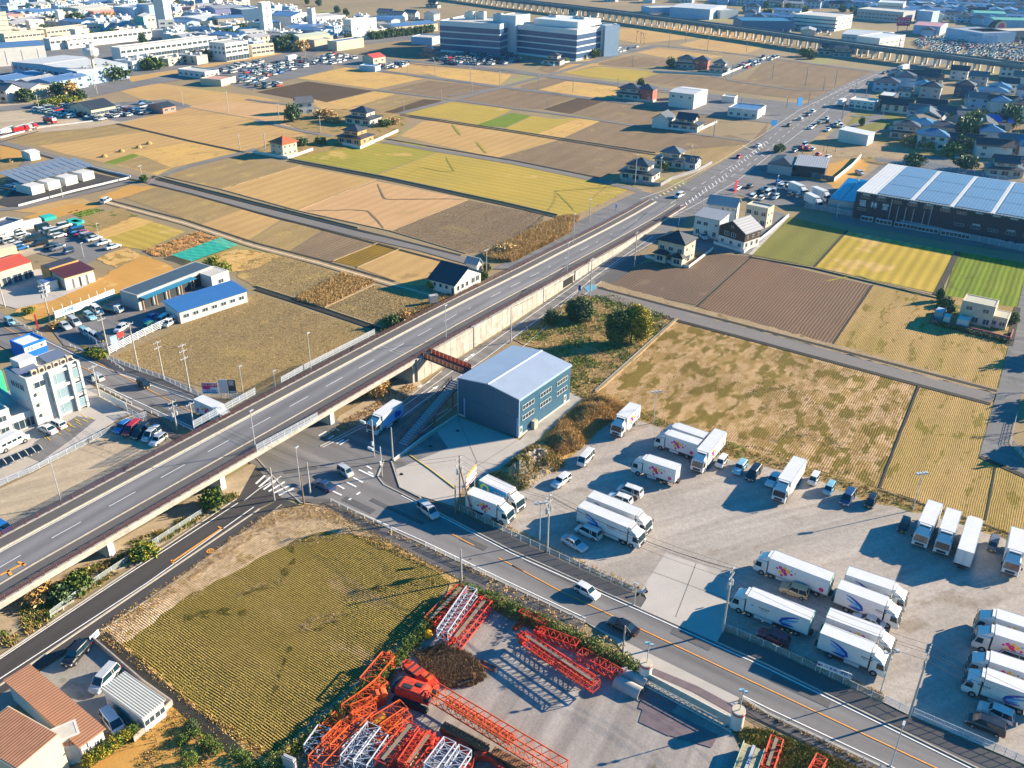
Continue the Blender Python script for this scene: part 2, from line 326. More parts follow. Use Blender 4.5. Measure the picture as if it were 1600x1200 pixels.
fields([
# beyond the arterial, far band
(L0,tan,182,140,250,130,300,138,400,150,440,158,350,162,290,167,230,158),(L0,tan,185,192,287,168,400,187,425,192,470,205,480,212,382,236,297,220),
(L0,tan2,290,166,350,158,470,165,500,185,520,212,470,205,425,191,400,186),(L0,greyo,15,216,60,204,140,190,178,192,230,205,160,215,60,228,20,225),
(L0,tan,60,228,160,214,232,205,297,221,335,231,290,243,245,274,200,262,100,240),(L0,straw,222,235,300,222,375,237,268,262,245,274,236,257,205,240),
(L0,green,161,254,208,240,219,243,180,257),(L0,greyo,182,256,222,243,268,262,236,270),(L0,greyo,0,228,55,242,110,262,0,287),(L0,dirt,0,228,30,232,60,243,0,250),
(L0,brown,400,144,480,127,584,142,500,162),(L0,straw,465,122,540,105,600,112,662,123,588,139),(L0,tan,590,106,650,98,720,106,640,120),(L0,straw,660,112,720,106,800,117,780,134,700,124),
(L0,grey,605,141,670,126,780,137,700,154),(L0,straw,507,161,585,143,618,147,560,165,540,166),(L0,greyo,560,166,616,148,660,155,600,176,570,174),(L0,brown,592,178,662,155,692,157,650,175,605,184),
(L0,tan,470,150,510,160,560,168,590,178,540,176,500,170),(L0,olive,630,178,703,159,800,171,750,196,700,186),(L0,green,742,196,800,176,830,181,790,199),(L0,olive,790,200,832,181,865,186,905,184,838,210,800,204),
(L0,straw,838,210,903,185,938,189,878,216),(L0,tan,625,212,660,190,700,187,877,217,775,247,690,228),(L0,grey,877,217,938,190,1002,199,1170,221,1100,242,1025,240,960,232,938,229),
(L0,grey,878,218,1025,242,985,262,935,279,800,253,778,247),(L0,grey,704,154,785,138,900,152,846,170,800,168,712,156),(L0,brown,848,171,902,153,945,158,892,178),(L0,grey,893,178,945,159,1040,169,1120,180,1110,200,1060,206,1000,198),
(L0,grey,812,134,858,121,900,126,842,140,815,138),(L0,straw,843,140,885,127,975,134,968,150,960,157,900,150),(L0,tan,860,116,905,92,960,95,1000,100,925,103,890,112),(L0,grey,935,98,990,86,1050,94,1045,102,1000,106,935,101),
(L0,olive,880,114,935,104,1030,113,990,127,920,120),(L0,grey,992,127,1032,115,1080,118,1040,132),(L0,grey,1042,133,1082,118,1190,127,1150,144),(L0,tan,995,82,1030,75,1060,79,1130,88,1110,92,1050,92),(L0,grey,650,75,720,70,760,88,700,92),(L0,grey,560,82,640,68,690,74,670,90,640,92,600,88),
(L0,tan,1060,70,1100,60,1195,73,1165,84,1120,83),(L0,grey,1162,128,1200,90,1375,112,1330,128,1305,138),(L0,grey,1165,130,1300,138,1270,157,1200,150,1152,144),(L0,grey,1140,210,1175,221,1200,192,1195,212,1180,240,1060,225),
(L0,grey,690,93,760,88,800,95,760,102),(L0,tan,965,45,1060,40,1200,52,1195,70,1100,58,1000,68,965,62),(L0,grey,840,108,862,95,905,92,860,115),
# middle
(L0,greyo,250,275,390,242,400,250,470,258,345,296),(L0,tan,346,296,470,260,587,281,463,328,400,310),(L0,tan2,465,329,588,283,731,311,610,361),(L0,grey,611,361,732,313,850,336,845,358,762,393,727,396),
(L0,olive2,455,247,500,232,600,224,640,222,690,235,588,272),(L0,olive,590,273,690,236,985,290,990,294,935,322,905,336,875,338,800,320,760,312),(L0,greyo,985,240,1010,240,1175,225,1150,242,1120,258,1080,262,1040,258),
(L0,greyo,190,308,250,291,378,326,312,350),(L0,tan,312,351,378,327,402,334,438,344,385,377),(L0,greyo,386,379,440,345,505,357,446,396),(L0,grey,447,396,507,358,591,374,585,381,519,409),(L0,ginger,520,408,590,379,625,388,558,417),
(L0,tan,560,418,626,389,690,403,705,412,700,430,665,446,640,447),(L0,greyo,375,414,420,394,470,408,533,428,459,468,403,450,370,432),(L0,drygrass,460,468,535,428,584,440,505,481),(L0,greyo,506,482,586,445,660,462,690,480,640,500,600,516),
(L0,greyo,175,558,403,458,586,518,408,608,384,620,310,602,180,563),(L0,dirt,20,487,60,462,150,438,222,398,262,412,290,432,185,462,90,492,60,505,22,492),
(L0,olive,110,352,188,330,207,338,140,362,118,362),(L0,straw,125,364,205,338,240,346,170,375),(L0,olive,150,378,240,347,290,362,225,390,190,385),(L0,orange,225,392,310,362,348,373,272,401,240,400),
(L0,green,105,330,150,326,163,328,128,340),(L0,dirt,150,308,200,290,245,292,180,312),(L0,tan,20,330,60,315,130,310,150,318,80,335),(L0,drygrass,143,402,200,387,222,400,180,417),(L0,dirt,35,340,110,318,160,322,105,336,70,345),(L0,drygrass,330,400,370,390,400,392,440,400,400,420,350,425),
# near side, right of the arterial
(L0,plow,948,447,1000,412,1108,395,1172,400,1087,477),(L0,plow2,1089,478,1174,402,1362,446,1300,538,1180,512),(L0,leaf,1175,398,1232,338,1322,360,1272,417),(L0,yell,1273,417,1323,361,1490,393,1462,458),
(L0,bright,1475,462,1497,393,1620,414,1620,490,1560,480),(L0,mixed,1364,446,1467,468,1450,505,1577,538,1559,610,1302,537),
('paddy_field',paddy,928,616,1056,500,1432,602,1370,762,1130,690,1000,642),('paddy_field',mixed,1438,603,1553,629,1531,713,1604,742,1620,850,1540,818,1375,762),(L0,stub,165,990,285,905,400,823,470,790,507,795,600,845,708,903,648,985,560,1060,480,1130,428,1184,400,1180,300,1100),
('verge',drygrass,140,1000,160,975,285,895,400,810,440,790,500,785,600,838,722,904,700,930,708,906,600,850,500,802,440,806,400,830,285,915,172,990,300,1102,405,1182,428,1186,420,1204,395,1204,280,1112),
('bank',weeds,745,840,725,905,640,1000,560,1075,480,1145,420,1204,470,1220,500,1180,600,1090,660,1000,720,925),
('verge',drygrass,755,400,850,352,880,340,905,338,890,365,850,385,800,412,770,410),('verge',soil,905,335,990,293,1015,292,1020,300,960,330,900,362,880,370),('verge',soil,600,516,680,478,740,455,752,462,690,488,590,530,584,524),
])
# ================================================================ LOTS, ROADS, PATHS
def P2(*a):return list(zip(a[::2],a[1::2]))
def lots(tab):
 for name,mat,*pts in tab:sheet(name,P2(*pts),mat)
lots([
# industrial and town grounds far off
('yard',asphp,-40,60,40,70,130,105,250,128,182,142,150,145,60,150,-40,150),('yard',asphp,-60,8,190,0,300,2,420,8,470,30,560,45,640,50,690,58,690,62,640,62,540,72,470,82,400,97,340,108,280,120,215,128,150,110,0,70,-60,60),
('verge',tan,205,128,280,114,340,102,400,92,470,78,400,86,280,108,200,120),('car_park',asphp,300,125,390,102,500,92,522,105,520,108,420,132,395,140,340,128),('car_park',asphp,478,92,520,82,610,92,640,100,592,112,560,108),
('car_park',asphp,672,92,740,80,800,82,818,96,790,103,700,102),('car_park',lot,-30,150,100,140,160,160,240,158,300,165,190,192,140,200,10,212,-30,215),('car_park',asphp,105,165,180,160,262,155,300,165,280,172,190,190,155,185,130,190,105,180),
('car_park',asphp,925,82,965,70,1000,70,985,82,940,92),('car_park',asphp,1120,110,1160,95,1205,85,1225,88,1180,104,1135,122),('car_park',asphp,1020,160,1090,145,1240,160,1290,170,1240,185,1180,190,1060,175),
('yard',asph3,0,312,30,290,110,262,205,283,202,288,30,327,0,320),('car_park',asphp,60,372,120,362,190,385,130,415,55,395),('car_park',lot,-20,345,60,352,100,360,60,395,-20,420),('yard',conc,-20,440,60,420,140,445,80,470,25,482,-20,470),
('yard',asphp,185,462,290,432,345,420,385,450,300,475,170,556,100,540,78,512,150,488),('yard',asphp,1140,282,1200,262,1330,285,1340,300,1300,325,1200,320,1140,300),('yard',dirt,1240,250,1300,255,1340,245,1360,258,1315,300,1290,285,1240,275),
('yard',weeds,1370,215,1440,215,1500,235,1480,260,1420,268,1345,250),('verge',soil,1250,218,1300,210,1420,232,1410,250,1340,245,1255,245),('yard',asphp,1290,215,1310,200,1360,205,1365,218,1320,222),('field',greyo,1400,150,1440,155,1600,160,1610,178,1560,182,1480,178,1400,165),
('field',leaf,1338,178,1400,178,1420,190,1360,205,1320,200),('field',grey,1560,182,1610,178,1610,215,1570,215,1545,200),('yard',asphp,1040,395,1110,392,1172,398,1232,337,1215,330,1175,345,1140,365,1060,360),('yard',asphp,1415,240,1470,245,1600,290,1600,310,1480,285,1400,262),
('yard',asphp,1300,330,1340,285,1380,255,1620,310,1620,400,1490,380,1300,345),('kitchen_garden',weeds,100,345,190,325,215,337,125,372),('garden',weeds,1450,505,1480,462,1585,480,1580,540),
('garden',weeds,440,190,480,170,560,170,640,180,620,215,540,215,470,202),('garden',weeds,400,235,440,215,520,210,560,212,600,220,490,240,450,248),
])
# near lots
sheet('gravel_yard',P2(722,800,735,775,800,760,850,745,900,700,935,672,968,648,1000,650,1100,695,1200,728,1287,750,1362,783,1440,800,1540,830,1640,860,1640,1260,1600,1194,1420,1117,1380,1097,1200,1011,1130,978,1003,920,990,922,800,836),gravel)
sheet('concrete_driveway',P2(1040,864,1140,898,1130,985,1060,968,1003,920),conc)
sheet('crane_yard',P2(735,930,795,968,1000,1062,1140,1135,1195,1260,380,1260,480,1165,560,1095,645,1010,712,945),gravel2)
sheet('concrete_apron',P2(714,650,812,688,828,698,790,728,735,757,722,765,712,792,657,775,625,760,615,721),conc)
sheet('concrete_apron',P2(812,688,886,610,914,624,828,698),M('m_concrete_strip',(.36,.33,.29),.9,n=.3,a=.2,fine=.08))
sheet('vacant_lot',P2(800,530,845,498,880,470,925,460,962,462,1058,498,930,614,912,624,884,610,882,560),weeds)
sheet('verge',P2(912,624,930,614,1000,642,968,650,935,672,900,705,850,745,820,765,735,778,735,757,790,728,828,698),drygrass)
sheet('verge',P2(968,648,1000,642,1130,689,1200,712,1372,762,1540,818,1640,848,1640,862,1540,832,1440,803,1362,785,1287,753,1200,731,1135,715,1100,700,1000,655),weeds)
sheet('car_park',P2(0,764,50,740,200,658,225,662,262,682,285,700,200,745,60,815,0,845,-60,880,-60,790),lot)
sheet('car_park',P2(-60,640,40,600,128,590,150,608,205,632,226,640,190,652,130,690,50,735,-60,790),conc)
sheet('car_park',P2(38,712,55,690,120,650,150,656,110,688,62,722),asphp)
sheet('under_bridge_ground',P2(-60,985,200,835,400,720,420,735,378,772,280,835,190,890,60,965,-60,1040),lot)
sheet('under_bridge_ground',P2(500,690,530,650,560,632,640,580,660,600,620,640,560,668,510,695),lot)
sheet('car_park',P2(-60,1120,70,1045,160,985,275,1096,218,1150,165,1145,70,1065,-60,1180),MF('m_old_concrete',(.29,.265,.235),(.25,.23,.205),(.20,.185,.165),rot=.3,rows=0,patch=.2,p3=.3,thr3=.6))
sheet('garden',P2(218,1150,272,1097,330,1140,400,1204,440,1260,100,1260,150,1190),dirt)
# the cross road
U=P2(-60,475,0,487,67,526,140,561,195,583,302,620,420,668,590,745,627,771,800,861,1000,951,1200,1040,1525,1200,1640,1262)
D=P2(-60,520,0,540,60,572,130,592,160,607,207,632,300,674,400,728,517,780,620,832,665,853,800,918,915,972,1200,1115,1375,1197,1500,1262)
sheet('road',U+D[::-1],asph)
sheet('road',P2(400,728,440,690,500,650,560,665,600,690,660,640,700,700,590,745,420,735,517,780,440,778,400,797,374,775),asph)
sheet('pavement',P2(590,745,600,720,612,722,625,762,657,778,712,795,722,803,800,838,990,925,1010,935,1000,951,800,861,627,771),walkm)
sheet('pavement',P2(1130,985,1200,1014,1380,1100,1422,1120,1600,1198,1640,1230,1640,1262,1525,1200,1200,1040,1120,1004),walkm)
sheet('pavement',P2(440,778,517,780,620,832,665,853,800,918,915,972,905,985,795,940,722,908,600,843,507,795,485,785),walkm)
sheet('pavement',P2(1155,1090,1200,1115,1375,1197,1500,1262,1440,1262,1350,1204,1200,1132,1150,1108),walkm)
sheet('driveway',P2(960,1000,915,972,1155,1090,1150,1108,1148,1134,1085,1105,1000,1062,990,1040),conc)
sheet('pavement',P2(170,560,182,562,302,605,305,612,330,622,302,620,195,583,140,561,130,550),walkm)
sheet('verge',P2(120,535,165,553,172,563,130,548),weeds)
sheet('pavement',P2(150,608,205,634,250,655,290,690,262,682,226,655,190,640),walkm)
# new black road beside the flyover and its footway
sheet('road',P2(-60,1060,0,1028,372,779,400,728,440,778,402,795,0,1068,-60,1106),asph3)
sheet('pavement',P2(-60,1112,0,1073,405,797,440,778,470,790,395,823,160,985,60,1048,-60,1122),asph3)
# road below the retaining wall, and lanes
sheet('road',P2(500,700,560,668,650,612,700,572,780,522,882,452,925,420,1000,368,1060,335,1085,325,1078,340,1025,378,965,415,930,445,875,480,800,532,700,602,640,650,600,690,575,730),asph)
sheet('pavement',P2(930,438,975,408,1002,398,1010,402,975,430,948,447,930,448),walkm)
sheet('farm_road',P2(925,448,1025,474,1200,521,1440,586,1556,615,1546,629,1430,598,1200,536,1017,488,930,465,905,458),lane)
sheet('road',P2(1600,440,1597,452,1560,605,1530,712,1600,745,1660,760,1640,730,1600,727,1577,692,1590,635,1640,500,1640,400),asphp)
sheet('farm_lane_edge',P2(925,445,940,440,1040,468,1200,510,1440,574,1560,608,1556,615,1440,586,1200,521,1025,474),soil)
def lane_(pts,w,mat=lane,name='farm_road',h=0):
 ZI[0] += 1; return strip(name,P2(*pts),w,mat,h=h,z=.01+ZI[0]*.0008)
lane_((-60,205,0,222,60,238,130,258,200,275,235,284,400,326,560,366,660,388,745,412),4.2)
lane_((-40,330,30,325,120,304,205,283),4); lane_((235,281,300,258,382,238,400,232),3.4)
lane_((0,300,55,240,62,236),3); lane_((400,188,470,204,520,213),3.2); lane_((600,221,700,238,800,254,935,282,1000,298),4)
lane_((160,313,290,348,400,384,500,410,617,444,675,462),3.6,soil,'dirt_track'); lane_((160,314,290,349,400,385,500,411,617,445,670,460),.7,white_p if 0 else M('m_track',(.55,.42,.27),.95,n=1,a=.2),'dirt_track')
lane_((622,178,700,158,785,136,862,116,925,97),4.5); lane_((925,97,965,85,1027,71),7,asphp,'road'); lane_((587,110,660,119,785,136,975,160,1090,176,1250,196),6,asphp,'road')
lane_((560,92,642,95,800,110,830,115,1000,135,1200,159,1290,171),7.5,asphp,'road'); lane_((640,99,800,113,1000,139,1200,164,1290,175),3.0,asphp,'pavement')
lane_((585,140,712,156,800,169,900,182,992,196,1175,221),3.2); lane_((700,150,785,136),3)
lane_((-60,175,60,165,125,150,215,131,280,121,340,110,400,98,470,84,560,67,650,54,690,52),15,asphp,'road'); lane_((470,82,520,96,560,92),8,asphp,'road')
lane_((780,100,815,95,900,98,930,97),9,asphp,'road'); lane_((1027,71,1100,78,1200,90,1375,113),5,asphp); lane_((1160,128,1240,140,1305,140),4); lane_((1040,103,1165,130),3)
lane_((385,155,470,166,520,172),3); lane_((1330,180,1380,186,1420,195),5,asphp,'road'); lane_((1370,250,1420,255,1500,280,1620,310),5,asphp); lane_((1320,200,1360,190,1400,160,1440,140),5,asphp); lane_((1172,398,1232,337),1.2,concw);
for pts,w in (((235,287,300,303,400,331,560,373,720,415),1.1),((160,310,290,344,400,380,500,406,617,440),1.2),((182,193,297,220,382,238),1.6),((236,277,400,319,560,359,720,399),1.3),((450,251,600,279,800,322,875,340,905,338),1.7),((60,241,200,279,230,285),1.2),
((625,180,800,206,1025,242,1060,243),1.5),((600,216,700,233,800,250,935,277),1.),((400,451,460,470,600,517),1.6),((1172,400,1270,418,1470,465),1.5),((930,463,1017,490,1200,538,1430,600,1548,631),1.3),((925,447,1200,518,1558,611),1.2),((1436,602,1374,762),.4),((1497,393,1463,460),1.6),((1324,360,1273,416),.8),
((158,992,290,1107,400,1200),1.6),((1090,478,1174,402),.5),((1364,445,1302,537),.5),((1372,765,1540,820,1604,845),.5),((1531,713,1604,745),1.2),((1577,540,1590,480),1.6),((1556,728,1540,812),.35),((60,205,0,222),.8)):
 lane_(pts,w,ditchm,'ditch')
def bank_(pts,w,h,mat=soil,name='field_bank'):strip(name,P2(*pts),w,mat,h=h,z=.05)
for pts,w,h in (((450,248,600,276,800,319,872,336),.6,.35),((930,615,1000,553,1058,499),.5,.45),((240,275,400,316,560,356),.5,.3),((625,178,800,204,1025,239),.5,.3),((1174,402,1270,419,1470,467),.5,.3),((400,447,460,466,600,513),.5,.3),
((235,283,250,274,346,296,465,329,610,361,728,396),.3,.15),((587,281,465,329),.4,.2),((470,259,346,296),.4,.2),((731,312,610,361),.4,.2),((505,482,585,445),.4,.3),((590,380,520,408),.4,.2),((625,389,558,418),.4,.2)):
 bank_(pts,w,h)
sheet('road',P2(1003,920,1010,935,1000,951,1120,1004,1130,985,1060,968),conc)
# paint on the roads
paint={}
def mark(pts,w,mat=white_p,dash=None,z=None):
 P=[G(x,y,0) for x,y in P2(*pts)]; mb=MB(); z=z or .165
 if dash:
  for p,a in walk(P,sum(dash)):
   d=Vector((math.cos(a),math.sin(a),0)); ribbon(mb,[p,p+d*dash[0]],w,dz=z)
 else:ribbon(mb,P,w,dz=z)
 k=(mat.name); paint.setdefault(k,MB()); b=paint[k]; n=len(b.v)
 b.v += mb.v; b.f += [tuple(i+n for i in f) for f in mb.f]; b.m += mb.m
GZ=.15
# centre lines, edge lines and crossings
mark((150,566,300,645,340,666),.18,orange_p); mark((0,508,60,540,150,585),.18,orange_p)
mark((705,835,800,884),.18,orange_p,(5,5)); mark((800,884,880,927,1200,1078,1460,1200,1560,1247),.18,orange_p)
mark((67,531,140,566,195,588,300,626,360,652),.16); mark((60,566,160,603,300,668),.16)
mark((627,775,800,866,1000,956,1200,1046,1525,1206),.16); mark((520,783,620,828,665,848,800,913,915,967),.16); mark((1160,1088,1200,1108,1375,1190,1500,1255),.16)
mark((-60,1063,0,1031,190,905,372,787),.18); mark((-60,1095,0,1062,95,1000,230,912,397,793),.18)
mark((382,783,405,765,440,745),.16)
for a in ((400,757,414,744),(405,762,424,746),(412,766,434,750),(420,769,445,754),(427,772,454,759),(436,775,459,764)):mark(a,.42)
for i in range(7):x=521+i*9.5; mark((x+30,742-0+i*3.4+4,x+42,747+i*3.4+6),.45) if 0 else None
for a in ((561,735,584,746),(573,729,581,734),(575,738,583,742),(552,747,567,755),(541,754,557,762),(524,757,538,765),(519,768,534,775),(557,774,563,770),(545,782,549,780)):mark(a,.35)
for a in ((498,682,510,675),(505,683,523,672),(523,670,530,674),(513,687,522,681),(526,694,537,688),(531,696,545,688)):mark(a,.35)
mark((612,665,655,632,760,560,840,500,900,456,950,418,1020,370),.15); mark((504,700,560,672,610,650,650,622,780,528,885,455,1000,372),.15)
mark((640,690,700,645,740,610,880,488,940,440),.14); mark((700,640,660,660,622,690),.12)
for s in ((650,608,668,599),(667,613,687,601),(648,618,672,600),(672,622,688,610)):pass
def arrow(a,b):
 p,q=G(*a),G(*b); d=(q-p).normalized(); n=Vector((-d.y,d.x,0)); mb=MB(); z=Vector((0,0,.17)); k=p.lerp(q,.55)
 mb.add([v+z for v in (p-n*.12,p+n*.12,k+n*.12,k-n*.12)],[(0,3,2,1)]); mb.add([v+z for v in (k-n*.5,k+n*.5,q)],[(0,2,1)])
 b=paint['m_road_white']; o=len(b.v); b.v += mb.v; b.f += [tuple(i+o for i in f) for f in mb.f]; b.m += mb.m
arrow((672,597),(650,608)); arrow((668,615),(686,603)); arrow((722,567),(732,560)); arrow((731,560),(742,553))
# old arrow and number marks on the right hand road
for a in ((1040,1000,1046,1003),):pass
mark((268,880,348,826),.35,orange_p); mark((268,876,272,882),.3,orange_p); mark((341,824,350,828),.3,orange_p)
def ring(c,r,w,mat,z=.168,n=20):
 p=G(*c); mb=paint.setdefault(mat.name,MB()); vs=[]
 for i in range(n):
  a=2*PI*i/n; e=Vector((math.cos(a),math.sin(a),0)); vs += [p+e*r+Vector((0,0,z)),p+e*(r-w)+Vector((0,0,z))]
 mb.add(vs,[(2*i,2*((i+1)%n),2*((i+1)%n)+1,2*i+1) for i in range(n)])
ring((329,862),.62,.2,orange_p); ring((329,862),.28,.14,orange_p)
for i in range(7):a=(118+i*9.5,0); mark((104+i*5.5,718-i*4-6,112+i*5.5,713-i*4+2),.14,yellow_p) if 0 else None
for a in ((57,674,72,686),(72,682,79,689),(88,676,96,680),(100,669,110,675),(109,665,118,669),(119,660,128,665),(129,656,138,660),(139,652,147,656),(106,661,112,666),(117,655,124,659),(128,648,134,653)):mark(a,.13,yellow_p)
# painted edges on car parks and the distant arterial
# the arterial: flyover, ramp, level road
# straight deck: s metres along, left edge offset and height from the profile below
SP_=[(-45,5.2),(0,5.2),(18,5.2),(36,5.2),(55,5.2),(70,5.2),(85,5.2),(105,5.1),(120,4.6),(135,3.85),(150,3.1),(168,2.4),(185,1.6),(203,.9),(222,.35),(240,.2)]
_a=math.radians(59); Lw=[]
for s_,z in SP_:
 pe=-2.4+3.8*min(max(s_/110,0),1); Lw.append(Vector((-77+s_*math.cos(_a)+pe*math.sin(_a),108+s_*math.sin(_a)-pe*math.cos(_a),z)))
wid=14.2
Cn=[]
for i,p in enumerate(Lw):
 a=Lw[max(i-1,0)]; b=Lw[min(i+1,len(Lw)-1)]; d=Vector((b.x-a.x,b.y-a.y,0)).normalized(); n=Vector((d.y,-d.x,0))
 Cn.append(n)
def across(t,dz=0.):return [p+n*(t*wid)+Vector((0,0,dz)) for p,n in zip(Lw,Cn)]
def band(name,t0,t1,z0,z1,mat,i0=0,i1=None,parent=None):
 a=across(t0); b=across(t1); mb=MB(); i1=i1 or len(a)-1
 rings=[]
 for p,q in list(zip(a,b))[i0:i1+1]:
  rings.append([p+Vector((0,0,z1)),p+Vector((0,0,z0)),q+Vector((0,0,z0)),q+Vector((0,0,z1))])
 mb.loft(rings); return mb.obj(name,mat,parent)
fly=thing('flyover','long grey flyover carrying the main road diagonally over the crossing','flyover',G(500,640),0)
fly_inv=fly.matrix_world.copy();
def under(o):
 o.parent=fly; o.matrix_parent_inverse=Matrix.Translation(-fly.location); return o
rail_br=M('m_rail_brown',(.11,.055,.05),.6,n=2,a=.2)
under(band('deck',.0,1.,-.7,0,concw,0,6)); under(band('roadway',.215,.72,.0,.02,asph2))
under(band('footway',.03,.195,0,.17,walkm)); under(band('footway',.735,.955,0,.17,walkm))
for t in (.195,.715):under(band('kerb',t,t+.02,0,.24,M('m_kerb_tan',(.46,.40,.31),.85,n=1.5,a=.2)))
for t in (0.,.965):under(band('parapet',t,t+.03,-.3,.22,M('m_parapet',(.40,.37,.32),.85,n=1,a=.2)))
# railing of the flyover: brown posts and rails, white panels over the crossings
def line3(t,i0,i1,dz):return across(t,dz)[i0:i1+1]
for t in (.015,.982):
 L=across(t); mb=MB(); m2=MB()
 for dz in (.55,.85,1.15):mb.path([p+Vector((0,0,dz)) for p in L],.045,4)
 under(mb.obj('rail',rail_br))
 post=MB().box(0,0,.25,.1,.1,.95).mesh('post',[rail_br])
 pts=walk(L,2.0)
 for p,a in pts[:170]:
  under(link('post',post,loc=p,rot=a))
 for p,a in pts:m2.add([p+Vector((0,0,.3)),p+Vector((2*math.cos(a),2*math.sin(a),.3)),p+Vector((2*math.cos(a),2*math.sin(a),1.1)),p+Vector((0,0,1.1))],[])
# closely set balusters read as a dark band
 mb=MB()
 for p,a in walk(L,.32)[:900]:mb.box(p.x,p.y,p.z+.3,.05,.03,.8,r=a)
 b=under(mb.obj('baluster',rail_br)); b['kind']='stuff'
pan=M('m_white_steel',(.50,.55,.62),.45,n=1,a=.08)
def panel_fence(A,B,h,z,label,name='barrier_fence',cat='fence',mat=None,step=1.9,rails=(.15,.5,.8,1.),post=.07,mesh_m=None,group=None,parent=None):
 """post-and-rail fence from pixel A to B standing at height z"""
 P=[G(*a,z) for a in (A if isinstance(A,list) else [A,B])]; mat=mat or pan
 t=parent or thing(name,label,cat,P[0],0,group); inv=Matrix.Translation(-t.location)
 pm=MB().box(0,0,0,post,post,h).mesh('post',[mat]); n=0
 for p,a in walk(P,step):
  o=link('post',pm,t,loc=p-t.location,rot=a); n += 1
  if n>280:break
 for r in rails:
  mb=MB().path([p-t.location+Vector((0,0,h*r)) for p in P],.03,4); mb.obj('rail',mat,t)
 if mesh_m:
  mb=MB();
  for p,q in zip(P,P[1:]):
   p0,q0=p-t.location,q-t.location
   d=(q0-p0).normalized(); k=Vector((-d.y,d.x,0))*.008
   mb.loft([[p0+k+Vector((0,0,.05)),p0-k+Vector((0,0,.05)),p0-k+Vector((0,0,h*.98)),p0+k+Vector((0,0,h*.98))],[q0+k+Vector((0,0,.05)),q0-k+Vector((0,0,.05)),q0-k+Vector((0,0,h*.98)),q0+k+Vector((0,0,h*.98))]])
  mb.obj('mesh_panel',mesh_m,t)
 return t
def netmat(name,col,alpha):
 mt=M(name,col,.7,a=0); mt.node_tree.nodes['Principled BSDF'].inputs['Alpha'].default_value=alpha; return mt
net_w=netmat('m_net_white',(.42,.48,.56),.2); net_g=netmat('m_net_grey',(.3,.34,.34),.25)
panel_fence((402,706),(497,655),1.5,5.3,'tall white panel barrier on the near side of the flyover over the junction',mesh_m=net_w,step=1.6)
panel_fence((303,669),(400,616),1.5,5.4,'white panel barrier on the far side of the flyover above the parked white truck',mesh_m=net_w)
panel_fence([(440,598),(480,576),(586,522)],None,1.3,5.4,'long pale blue barrier on the far side of the flyover above the stubble field',mesh_m=net_w)
# paint on the deck
def deckline(t,w,dash=None,mat=white_p,i1=None,t1=None):
 P=across(t,.035); mb=MB(); off=Vector((0,0,0))
 if dash:
  for p,a in walk(P,sum(dash)):
   if p.y>290:break
   d=Vector((math.cos(a),math.sin(a),0)); q=p+d*dash[0]
   q.z=p.z if p.z>5.1 else p.z-dash[0]*.055+.03; ribbon(mb,[p,q],w)
 else:ribbon(mb,P,w)
 o=under(mb.obj('lane_line',mat,fix=False)); o['kind']='structure'
deckline(.465,.12,(5,5)); deckline(.235,.14); deckline(.70,.14)
mb=MB()
P=[G(0,899,5.25),G(38,880,5.25)]; ribbon(mb,P,.4,dz=.03); ribbon(mb,[G(28,878,5.25),G(40,883,5.25)],.4,dz=.03); ribbon(mb,[G(12,891,5.25),G(18,899,5.25)],.4,dz=.03)
under(mb.obj('painted_arrow',orange_p,fix=False))
# expansion joint
jm=MB()
for i_ in (0,1):q_=[G(a_,b_,5.26) for a_,b_ in (((580,540),(634,556)),((583,537),(637,553)))[i_]]; ribbon(jm,q_,.14)
under(jm.obj('expansion_joint',M('m_joint',(.45,.42,.36),.8,a=.1),fix=False))
# piers and abutment
pier=M('m_pier',(.52,.50,.46),.8,n=.6,a=.15)
def pier_at(px,t0=.12,t1=.86):
 g0=G(*px); L=Lw[1:5]
# nearest point along the deck
 best=min(((Lw[1].lerp(Lw[5],k/200)) for k in range(201)),key=lambda p:abs((Vector((p.x,p.y,0))+Cn[3]*wid*.97-Vector((g0.x,g0.y,0))).dot(Vector((Cn[3].y,-Cn[3].x,0)))))
 n=Cn[3]; a=math.atan2(n.y,n.x); c=best+n*(wid*.49)
 mb=MB(); mb.box(c.x,c.y,-.1,wid*.62,1.5,3.2,r=a,top=(1.0,.9)); mb.box(c.x,c.y,3.1,wid*.62,1.35,1.15,r=a,top=(1.5,1.0))
 under(mb.obj('pier',pier)); e=c+n*(wid*.33)
 s=MB(); s.box(e.x,e.y,.1,.25,1.0,2.9,r=a); under(s.obj('pier_edge',M('m_white_paint',(.75,.75,.73),.6,a=.05)))
for px in ((180,873),(352,765),(520,662)):pier_at(px)
for k in (5.92,):
 c=Lw[6]+Cn[6]*wid*.5; a=math.atan2(Cn[6].y,Cn[6].x)
 mb=MB().box(c.x,c.y,-.1,wid*.98,2.2,4.4,r=a); under(mb.obj('abutment',concw))
# embankment core and retaining wall on the right side
mb=MB(); rings=[]
for i in range(6,len(Lw)):
 a=Lw[i]; b=a+Cn[i]*wid; z=a.z-.02
 rings.append([Vector((a.x,a.y,z)),Vector((a.x,a.y,-.3)),Vector((b.x,b.y,-.3)),Vector((b.x,b.y,z))])
mb.loft(rings); under(mb.obj('embankment',M('m_embank',(.36,.31,.24),.9,n=.4,a=.2)))
WP=across(1.012,0)[6:]
wallpan=[]
pts=walk(WP,2.4)
wt=thing('retaining_wall','stained pale concrete retaining wall of tall panels under the flyover ramp','wall',(WP[0].x,WP[0].y,0),0)
kk=0
def wallz(p):
 for a,b in zip(WP,WP[1:]):
  if a.y <= p.y <= b.y:return a.z+(b.z-a.z)*(p.y-a.y)/max(b.y-a.y,.01)
 return WP[-1].z if p.y>WP[-1].y else WP[0].z
gap=G(892,447).y
